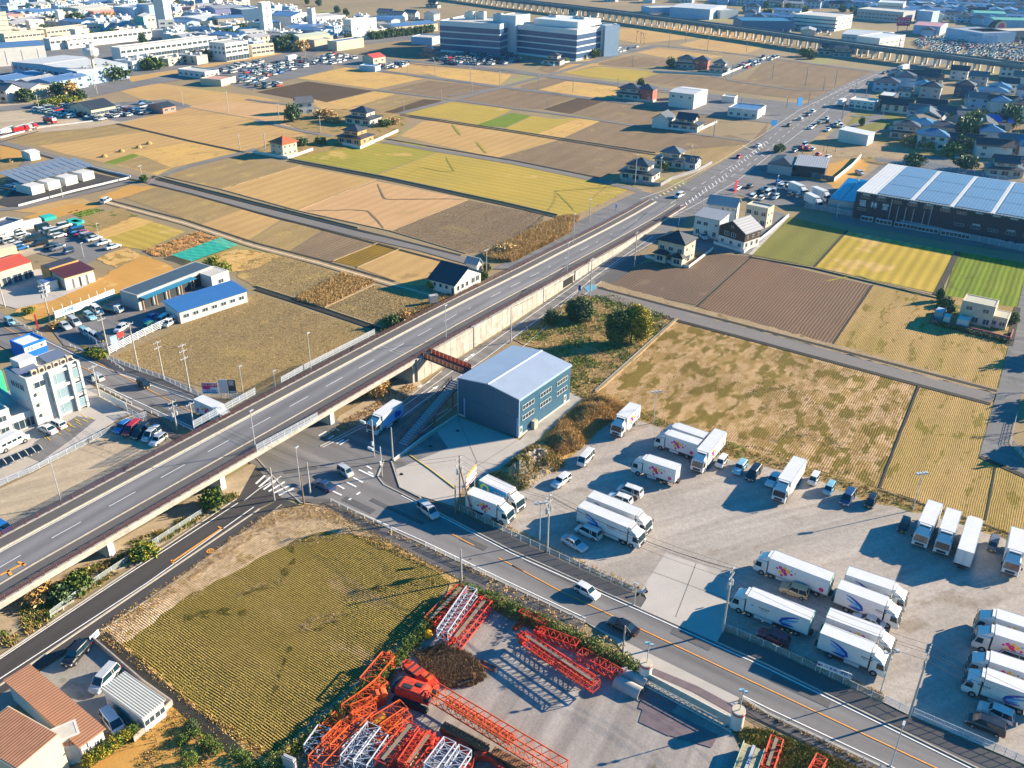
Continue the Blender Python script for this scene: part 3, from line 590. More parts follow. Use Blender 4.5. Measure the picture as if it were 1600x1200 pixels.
for (p,a),(q,_) in zip(pts,pts[1:]):
 if abs(p.y-gap)<3.2 or wallz(p)<.5:continue
 c=(p+q)/2; h=wallz(c)+.25
 MB().box(c.x-wt.location.x,c.y-wt.location.y,.0,2.3,.3,h,r=a).obj('wall_panel',concw,wt)
 kk += 1
# the low passage through the ramp: dark sheet painted as the shade inside, with concrete cheeks
pa=[p for p,a in pts if abs(p.y-gap)<3.3]
if pa:
 a=pts[5][1]; c=sum(pa,Vector())/len(pa); lx,ly=c.x-wt.location.x,c.y-wt.location.y
 MB().box(lx,ly,wallz(c)-.55,7.4,.45,.8,r=a).obj('lintel',concw,wt)
 MB().box(lx,ly,.0,6.9,.04,wallz(c)-.6,r=a).obj('passage_shade',M('m_passage_shade',(.012,.012,.014),.9,a=0),wt)
# side road widening and the level arterial further on
def fan(name,pts,mat):return sheet(name,P2(*pts),mat)
fan('road',(1010,322,1040,305,1090,275,1150,240,1190,215,1215,190,1250,166,1300,140,1350,118,1395,105,1440,98,1470,92,1490,96,1430,108,1400,121,1370,140,1340,165,1310,190,1280,210,1240,245,1180,285,1130,320,1085,338,1052,338,1020,352,1000,345,940,352,860,396,850,390,940,342),asph)
fan('road',(1000,298,1060,310,1030,330,870,385,800,420,770,420,905,345,960,316),asphp)
fan('road',(1180,222,1290,165,1400,180,1340,200,1260,225,1240,245),asph) if 0 else None
mark((1040,345,1085,322,1150,285,1200,245,1260,200,1310,158,1360,128,1400,110),.16,z=.2); mark((1000,312,1040,297,1120,255,1190,212,1250,172,1310,143,1380,112),.16,z=.2)
mark((1060,325,1100,302,1150,272,1190,243,1240,200,1300,155,1350,126),.15,dash=(5,5),z=.2); mark((1030,330,1080,298,1130,268,1180,235,1230,195,1290,152,1340,125),.16,z=.2,dash=(5,5))
for i in range(16):
 x=1055+i*5.2; y=330-i*3.7; mark((x,y-2.2,x+3.2,y+3),.3,z=.21)
for i in range(14):
 x=1140+i*4.4; y=268-i*3.4; mark((x,y-2.4,x+3,y+1.2),.3,z=.21)
for i in range(12):
 x=1000+i*6; y=322-i*3.1; mark((x,y-1.4,x+3.5,y+1.0),.3,z=.21)
mark((1040,285,1080,262),.2,orange_p,z=.21); mark((995,347,1025,330),.3,orange_p,z=.21)
mark((1160,228,1195,245),.3,z=.21); mark((1290,170,1330,175),.3,z=.21)
sheet('blue_painted_square',P2(912,449,926,443,934,450,920,457),M('m_blue_paint',(.12,.30,.38),.7,n=2,a=.25))
for pts_ in ((600,690,622,760,657,776),):pass
# kerbs round the crossing and verges between
for pts_,w,h in (((590,745,600,758,627,771,800,861,1000,951),.22,.16),((1120,1004,1200,1040,1525,1200,1600,1240),.22,.16),((517,780,620,832,665,853,800,918,915,972),.2,.14),((1200,1115,1375,1197),.2,.14),((195,583,302,620),.22,.16),((-40,1092,0,1071,100,1003,405,796),.25,.16),((-40,1050,0,1026,190,900,372,778),.25,.14),
((400,715,440,760,470,786,507,793),.2,.14),((840,478,925,421,1025,356),.2,.15),((875,480,930,431,1025,376),.2,.15),((500,698,560,667,605,650,650,612,690,580),.25,.15),((160,985,280,905,395,823,440,789),.18,.12),((590,745,600,720,612,722,625,762,657,778),.25,.2),((615,721,714,651),.35,.3)):
 bank_(pts_,w,h,kerbm,'kerb')
for k,b in paint.items():
 o=b.obj('road_marking',MATS[k],fix=False); o['kind']='structure'
# elevated railway across the distance
vr=thing('railway_viaduct','long dark railway viaduct on pale pillars crossing the far fields','viaduct',G(1200,66),0)
VP=[G(*p) for p in ((560,-12),(700,-2),(800,12),(940,29),(1075,48),(1200,66),(1290,80),(1380,93),(1490,107),(1600,122),(1760,146))]
vl=vr.location; vdeck=M('m_viaduct_deck',(.12,.14,.145),.8,n=.2,a=.2); vp2=[p-vl for p in VP]
mb=MB(); ribbon(mb,vp2,11.5,h=1.7,dz=5.6); ribbon(mb,vp2,8,h=.3,dz=7.35); mb.obj('deck',vdeck,vr)
for s in (-1,1):
 L,R=offset_line(vp2,11.6); mb=MB(); ribbon(mb,L if s>0 else R,.3,h=1.5,dz=7.1); mb.obj('parapet',M('m_viaduct_parapet',(.17,.20,.20),.8,n=.2,a=.2),vr)
vpil=M('m_viaduct_pillar',(.55,.53,.48),.8,n=.3,a=.1)
pm=MB(); pm.box(0,3.6,0,1.3,1.3,5.8); pm.box(0,-3.6,0,1.3,1.3,5.8); pm.box(0,0,4.7,1.5,9.6,1.1); pmm=pm.mesh('pillar_frame',[vpil])
for p,a in walk(vp2,9.0)[:230]:link('pillar_frame',pmm,vr,loc=p,rot=a)
mb=MB(); a_=G(1413,96)-vl; b_=G(1478,103)-vl; ribbon(mb,[a_+Vector((1.5,-7,0)),b_+Vector((1.5,-7,0))],.3,h=2.6,dz=5.2); mb.obj('noise_barrier',M('m_barrier_blue',(.18,.28,.38),.6,a=.1),vr)
# ================================================================ BUILDINGS
glass=M('m_glass',(.035,.06,.08),.08,a=0,spec=.8); glassl=M('m_glass_pale',(.22,.32,.38),.12,a=0,spec=.8)
frame=M('m_window_frame',(.62,.62,.62),.5,a=0); white=M('m_wall_white',(.56,.55,.52),.75,n=.25,a=.07,fine=.03); cream=M('m_wall_cream',(.54,.46,.34),.8,n=.25,a=.08)
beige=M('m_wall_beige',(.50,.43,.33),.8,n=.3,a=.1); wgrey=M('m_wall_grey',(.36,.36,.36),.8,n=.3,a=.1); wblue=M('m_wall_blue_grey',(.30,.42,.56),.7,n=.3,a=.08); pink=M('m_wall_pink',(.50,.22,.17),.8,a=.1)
dark=M('m_wall_dark',(.028,.032,.04),.7,n=.3,a=.12); wbrown=M('m_wall_brown',(.06,.035,.025),.7,a=.1); worange=M('m_wall_orange',(.50,.27,.10),.8,n=.4,a=.1); bluep=M('m_blue_paintwork',(.012,.14,.55),.5,a=.08)
rwhite=MR('m_roof_white',(.58,.575,.56),'X',1.2,.12,.5); rgrey=MR('m_roof_grey',(.34,.34,.35),'X',.9,.15,.5); rblue=MR('m_roof_blue',(.10,.19,.36),'X',.7,.22,.4); rnavy=MR('m_roof_navy',(.035,.045,.06),'X',.35,.35,.55)
rtile=MR('m_roof_tile',(.055,.063,.078),'X',.32,.4,.45,a=.15,n=1.5); rtile2=MR('m_roof_tile_grey',(.15,.155,.165),'X',.32,.4,.45,a=.15,n=1.5); rtile3=MR('m_roof_tile_dark',(.028,.032,.04),'X',.32,.4,.5,a=.15,n=1.5)
rred=MR('m_roof_red',(.48,.085,.05),'X',.5,.25,.5); rorange=MR('m_roof_orange_tile',(.46,.12,.04),'X',.35,.3,.6); rmaroon=MR('m_roof_maroon',(.09,.018,.02),'X',.5,.25,.5); rcream=MR('m_roof_cream',(.60,.56,.46),'X',1.,.12,.5)
rgreen=MR('m_roof_green',(.14,.42,.30),'X',1.,.15,.5); rteal=MR('m_roof_teal',(.03,.16,.30),'X',.6,.3,.5); rflat=M('m_roof_flat',(.46,.44,.40),.85,n=.15,a=.16,fine=.06); rflat2=M('m_roof_flat_dark',(.20,.19,.18),.85,n=.15,a=.16)
rbrown=MR('m_roof_brown_metal',(.52,.235,.115),'X',.45,.22,.55,a=.1); rkhaki=M('m_roof_khaki',(.42,.40,.32),.85,n=.15,a=.14)
WM={}; placed=[]
def winmesh(w,h,panes=1,gm=None,fm=None,rows=1):
 k=(round(w,2),round(h,2),panes,gm.name if gm else '',fm.name if fm else '',rows)
 if k not in WM:
  mb=MB(); f=.07; mb.box(0,-.01,0,w,.05,h,1)
  for x in [-w/2+f/2+i*(w-f)/panes for i in range(panes+1)]:mb.box(x,-.05,0,f,.06,h,0)
  for i in range(rows+1):mb.box(0,-.05,i*(h-f)/rows,w,.055,f,0)
  WM[k]=mb.mesh('window',[fm or frame,gm or glass])
 return WM[k]
SIDE={'F':(0,-1,0),'B':(0,1,PI),'R':(1,0,PI/2),'L':(-1,0,-PI/2)}
def onside(W_,D_,side,u,z,off=.0):
 """local point u metres along a wall (from its left end seen from outside)"""
 sx,sy,r=SIDE[side]; l=W_ if side in 'FB' else D_
 t=u-l/2; c,s=math.cos(r),math.sin(r)
 return Vector((sx*(W_/2+off)+t*c,sy*(D_/2+off)+t*s,z)),r
def windows(root,W_,D_,spec):
 for s in spec:
  side,n,rows,w,h,z0,dz=s[:7]; a,b=(s[7],s[8]) if len(s)>8 else (0,1); panes=s[9] if len(s)>9 else 2; gm=s[10] if len(s)>10 else None
  l=W_ if side in 'FB' else D_
  me=winmesh(w,h,panes,gm)
  for r in range(rows):
   for i in range(n):
    u=l*(a+(b-a)*(i+.5)/n); p,rot=onside(W_,D_,side,u,z0+r*dz); link('window',me,root,loc=p,rot=rot)
def frame3(c0,c1,c2,h):
 a,b,c=G(*c0,h),G(*c1,h),G(*c2,h); x=(b-a); w=x.length; x.normalize(); n=Vector((-x.y,x.x,0));
 dep=max(((c-a).dot(n)),(c-a).dot(n),key=abs)
 if dep<0:a,b=b,a; x=-x; n=-n; dep=-dep
 o=a+x*w/2+n*dep/2; return Vector((o.x,o.y,0)),math.atan2(x.y,x.x),w,dep
def roofmesh(kind,W_,D_,h,rise,over=.5,ridge='x',th=.18,m=0):
 mb=MB(); w,d=W_/2+over,D_/2+over; sw=False
 if kind == 'mono':
  a=[(-w,-d,h),(w,-d,h),(w,d,h+rise),(-w,d,h+rise)]
  mb.add(a+[(x,y,z+th) for x,y,z in a],[(3,2,1,0),(4,5,6,7),(0,1,5,4),(1,2,6,5),(2,3,7,6),(3,0,4,7)],m); return mb
 if ridge == 'y':w,d=d,w
 if kind == 'gable':
  drop=rise*over/max(d-over,.1)
  for s in (-1,1):
   a=[(-w,s*d,h-drop),(w,s*d,h-drop),(w,0,h+rise),(-w,0,h+rise)]
   mb.add(a+[(x,y,z+th) for x,y,z in a],[(3,2,1,0),(4,5,6,7),(0,1,5,4),(1,2,6,5),(3,0,4,7)],m)
  mb.box(0,0,h+rise+th-.04,2*w,.3,.14,m)
 elif kind == 'hip':
  k=max(w-d,.01) if w>d else 0; e=max(d-w,0)
  q=[(-w,-d,h),(w,-d,h),(w,d,h),(-w,d,h)]; top=[(-k,-e,h+rise),(k,-e,h+rise),(k,e,h+rise),(-k,e,h+rise)]
  mb.add(q+[(x,y,z+th) for x,y,z in q]+[(x,y,z+th) for x,y,z in top],[(3,2,1,0),(0,1,5,4),(1,2,6,5),(2,3,7,6),(3,0,4,7),(4,5,9,8),(5,6,10,9),(6,7,11,10),(7,4,8,11),(8,9,10,11)],m)
  mb.box(0,0,h+rise+th-.05,2*k+.4,.32,.22,m)
 if ridge == 'y':mb.v=[(y,x,z) for x,y,z in mb.v]; mb.f=[tuple(reversed(f)) for f in mb.f]
 return mb
def wallmesh(W_,D_,h,kind='flat',rise=0,ridge='x',z0=0.):
 mb=MB().box(0,0,z0,W_,D_,h-z0)
 if kind == 'gable':
  if ridge == 'x':v=[(-W_/2,-D_/2,h),(-W_/2,D_/2,h),(-W_/2,0,h+rise),(W_/2,-D_/2,h),(W_/2,D_/2,h),(W_/2,0,h+rise)]
  else:v=[(-W_/2,-D_/2,h),(W_/2,-D_/2,h),(0,-D_/2,h+rise),(-W_/2,D_/2,h),(W_/2,D_/2,h),(0,D_/2,h+rise)]
  mb.add(v,[(0,1,2),(3,5,4),(0,2,5,3),(1,4,5,2)])
 if kind == 'mono':
  v=[(-W_/2,-D_/2,h),(-W_/2,D_/2,h),(-W_/2,D_/2,h+rise),(W_/2,-D_/2,h),(W_/2,D_/2,h),(W_/2,D_/2,h+rise)]
  mb.add(v,[(0,1,2),(3,5,4),(0,2,5,3),(1,4,5,2)])
 return mb
def bld(label,h,c,wall,roof,kind='flat',rise=1.5,ridge='x',wins=(),over=.4,name='building',cat='building',group=None,size=None,parap=.5,door=None):
 """building whose eave corners read off the photograph are c = (c0, c1, c2) at height h"""
 if size:o=G(*c[0]); rz,W_,D_=size
 else:o,rz,W_,D_=frame3(c[0],c[1],c[2],h)
 t=thing(name,label,cat,o,rz,group); placed.append((o,max(W_,D_)*.5))
 wallmesh(W_,D_,h,kind,rise,ridge).obj('wall',wall,t)
 if kind == 'flat':
  mb=MB().box(0,0,h,W_-.3,D_-.3,.06); mb.obj('roof',roof,t)
  mb=MB()
  if parap:
   for x,y,dx,dy in ((0,-D_/2+.14,W_+.06,.28),(0,D_/2-.14,W_+.06,.28),(-W_/2+.14,0,.28,D_-.56),(W_/2-.14,0,.28,D_-.56)):mb.box(x,y,h-.01,dx,dy,parap)
   mb.obj('parapet',wall,t)
 else:roofmesh(kind,W_,D_,h,rise,over,ridge).obj('roof',roof,t)
 windows(t,W_,D_,wins)
 if door:
  for side,u,w,hh,mt in door:
   p,r=onside(W_,D_,side,u*(W_ if side in 'FB' else D_),0,.03); link('door',MB().box(0,0,0,w,.08,hh).mesh('door',[mt]),t,loc=p,rot=r)
 return t,W_,D_
def acunits(t,W_,D_,h,pts,s=1.):
 me=MB().box(0,0,0,1.6*s,1.*s,1.3*s).box(0,0,1.3*s,.9*s,.8*s,.12,1).mesh('air_conditioner',[white,dark])
 for x,y in pts:link('air_conditioner',me,t,loc=(x*W_/2,y*D_/2,h+.06))
# the blue warehouse
blueclad=MR('m_blue_cladding',(.045,.125,.20),'XY',.42,.25,.4,a=.05); bluedoor=MR('m_blue_shutter',(.05,.125,.19),'Z',.3,.2,.45); rsheet=MR('m_grey_roof_sheet',(.40,.46,.54),'X',.75,.04,.32,metal=.25,depth=.005)
t,W_,D_=bld('tall blue corrugated warehouse with a pale metal roof beside the crossing',8.5,((716,591),(811,625),(885,568)),blueclad,rsheet,'gable',1.0,'y',over=.12,name='warehouse',cat='warehouse')
for s in 'R':
 for k,u in enumerate((.17,.50,.83)):
  for z in (3.3,5.6):
   p,r=onside(W_,D_,s,D_*u,z,.02); link('window',winmesh(4.0,1.05,4,glass),t,loc=p,rot=r)
 for u,w,hh in ((.04,.9,2.1),(.90,.9,2.1)):
  p,r=onside(W_,D_,s,D_*u,.15,.03); link('door',MB().box(0,0,0,w,.1,hh,0).box(0,-.06,.9,w*.5,.04,.9,1).mesh('door',[white,glass]),t,loc=p,rot=r)
 p,r=onside(W_,D_,s,D_*.26,.0,.5); link('vent_cabinet',MB().box(0,0,0,1.2,.8,1.9).mesh('vent_cabinet',[beige]),t,loc=p,rot=r)
p,r=onside(W_,D_,'F',W_*.55,0,.05)
mb=MB()
for k in range(16):mb.box(0,0,k*.27,W_*.86,.07,.25)
link('shutter_door',mb.mesh('shutter_door',[bluedoor]),t,loc=p,rot=r)
for u in (.105,.985):p,r=onside(W_,D_,'F',W_*u,0,.08); link('shutter_frame',MB().box(0,0,0,.22,.16,4.5).mesh('shutter_frame',[wblue]),t,loc=p,rot=r)
MB().box(0,0,9.62,.55,D_+.3,.1).obj('ridge_cap',M('m_ridge',(.70,.74,.78),.4,a=0),t)
MB().box(0,0,0,W_+.12,D_+.12,.4).obj('plinth',M('m_plinth',(.55,.53,.48),.8,a=.1),t)
for s in (-1,1):MB().box(s*(W_/2+.17),0,8.28,.2,D_+.3,.2).obj('gutter',wblue,t); MB().box(s*(W_/2+.1),-D_/2-.08,.3,.12,.12,8).obj('downpipe',wblue,t)
# the wide building with solar roof
dclad=MR('m_black_cladding',(.010,.022,.045),'X',.5,.3,.5,a=.1)
t,W_,D_=bld('very wide black clad factory roofed with rows of solar panels at the right edge',9.0,((1339,299),(1780,372),(1371,257)),dclad,rwhite,'mono',.8,over=.1,name='factory',cat='factory')
solar=MR('m_solar_panel',(.22,.26,.32),'X',1.02,.22,.22,metal=.2,a=.08,depth=.005); nx=6; pw=(W_-9)/nx
sl=math.atan2(.8,D_)
for i in range(nx):
 for j in range(3):
  x=-W_/2+6.0+(i+.5)*pw+(i // 1)*0; y=-D_/2+.5+(j+.5)*(D_-1.2)/3
  o=link('solar_panel',MB().box(0,0,0,pw-(1.5 if i%1 == 0 else .3),(D_-1.2)/3-.35,.1).mesh('solar_panel',[solar]),t,loc=(x,y,9.0+.8*(y+D_/2)/D_+.28),rot=(sl,0,0))
mb=MB()
for k in range(int(W_/1.0)):mb.box(-W_/2+.5+k,-D_/2-.1,8.85,.45,.25,.4)
o=mb.obj('roof_rib',white,t); o['kind']='stuff'
for k in range(int(W_/5)):
 p,r=onside(W_,D_,'F',3.2+k*5,7.2,.02)
 if k<26 and k not in (7,8,9,10):link('window',winmesh(2.9,.9,3,glass,wgrey),t,loc=p,rot=r)
 if k in (0,1,3,4,5,7,8,9):p.z=8.25; link('louvre',MB().box(0,0,0,2.3,.25,.45).mesh('louvre',[wgrey]),t,loc=p,rot=r)
 if k>5:
  p,r=onside(W_,D_,'F',3.2+k*5,3.4,.02); link('window',winmesh(2.9,.9,3,glass,wgrey),t,loc=p,rot=r)
  if k%2:p.z=4.5; link('louvre',MB().box(0,0,0,2.3,.3,.5).mesh('louvre',[wgrey]),t,loc=p,rot=r)
p,r=onside(W_,D_,'F',2.6,3.0,.02); link('window',winmesh(2.9,.8,3,glass,beige),t,loc=p,rot=r)
pipe=M('m_pipe',(.32,.38,.42),.4,metal=.5,a=0)
for u in (.145,.175,.205,.235,.275,.30):
 p,r=onside(W_,D_,'F',W_*u,.2,.35); link('duct',MB().tube((0,0,0),(0,0,8.2 if u in (.145,.30) else 6.2),.16,6).tube((0,0,6.2),(0,.4,6.2),.16,6).mesh('duct',[pipe]),t,loc=p,rot=r)
un=MB().box(0,0,0,1.5,.8,1.6,0).box(0,-.42,.3,1.1,.04,1.,1).mesh('air_conditioner',[M('m_unit',(.36,.42,.46),.5,a=.1),dark])
rr=random.Random(3)
for k in range(44):
 u=.05+k*.0125*1.2
 if u>.8 or rr.random()<.18:continue
 p,r=onside(W_,D_,'F',W_*u,.1,1.2+rr.random()*.5); link('air_conditioner',un,t,loc=p,rot=r)
def text(s,size,mat,parent,loc,rot,name='lettering',ex=.03,align='CENTER',space=1.):
 cu=bpy.data.curves.new(name,'FONT'); cu.body=s; cu.size=size; cu.extrude=ex; cu.align_x=align; cu.align_y='CENTER'; cu.resolution_u=2; cu.space_character=space
 cu.materials.append(mat); o=bpy.data.objects.new(name,cu); C.objects.link(o)
 C.objects.unlink(o); me=bpy.data.meshes.new_from_object(o); o2=bpy.data.objects.new(name,me); C.objects.link(o2); o2.parent=parent; bpy.data.objects.remove(o); o2.location=loc; o2.rotation_euler=rot; return o2
letw=M('m_letter_white',(.62,.68,.72),.5,a=0)
for k,ch in enumerate('福林堂'):
 p,r=onside(W_,D_,'F',2.6+k*3.7,5.3,.12); text(ch,2.4,letw,t,p,(PI/2,0,r))
t,W_,D_=bld('low lean-to of blue solar panels beside the black factory',3.6,((1295,311),(1335,317),(1332,280)),wgrey,rwhite,'flat',name='canopy',cat='canopy',parap=0)
sp2=MR('m_solar_blue',(.015,.13,.34),'X',1.,.3,.2,a=.1,depth=.005)
for i in range(2):
 for j in range(4):link('solar_panel',MB().box(0,0,0,W_/2-.5,D_/4-.5,.08).mesh('solar_panel',[sp2]),t,loc=((i-.5)*W_/2,(j-1.5)*D_/4,3.85),rot=(.03,0,0))
# far office complex
oband=M('m_office_glass',(.02,.07,.17),.3,n=.1,a=.1,spec=.6); owh=M('m_office_white',(.58,.60,.60),.7,n=.1,a=.06)
def office(label,h,c,bands):
 t,W_,D_=bld(label,h,c,owh,rflat,'flat',name='office_building',cat='office',parap=.9)
 for i in range(bands):
  z=1.5+i*(h-3)/bands; MB().box(0,0,z,W_+.25,D_+.25,(h-3)/bands*.78).obj('window_band',oband,t)
 return t,W_,D_
t,W_,D_=office('left wing of the long white office block with dark glass bands beyond the fields',20,((687,34),(781,40),(712,25)),4)
acunits(t,W_,D_,20,((-.5,.3),(-.2,.5),(.5,.2),(.7,.4)),4.)
t,W_,D_=office('right wing of the long white office block with dark glass bands beyond the fields',19,((809,40),(902,49),(955,38)),4); acunits(t,W_,D_,19,((-.6,.2),(.1,.4),(.3,.3)),4.)
MB().box(-W_*.05,D_*.08,19,W_*.75,D_*.6,4).obj('roof_storey',owh,t)
bld('tall pale stair tower between the two office wings',25,((782,24),(806,26),(797,20)),M('m_tower_grey',(.52,.56,.62),.7,a=.05),rflat,name='stair_tower',cat='tower'); bld('slim grey tower at the right end of the office block',20,((936,39),(946,41),(954,37)),wblue,rflat,name='stair_tower',cat='tower')
bld('pale wall wing at the far right of the office block',19,((946,43),(964,38),(955,33)),owh,rflat,name='office_building',cat='office',wins=(('R',3,4,5,2,2,4.2),))
bld('low pale blue box building at the left foot of the office block',5,((642,58),(675,60),(690,56)),wblue,rflat)
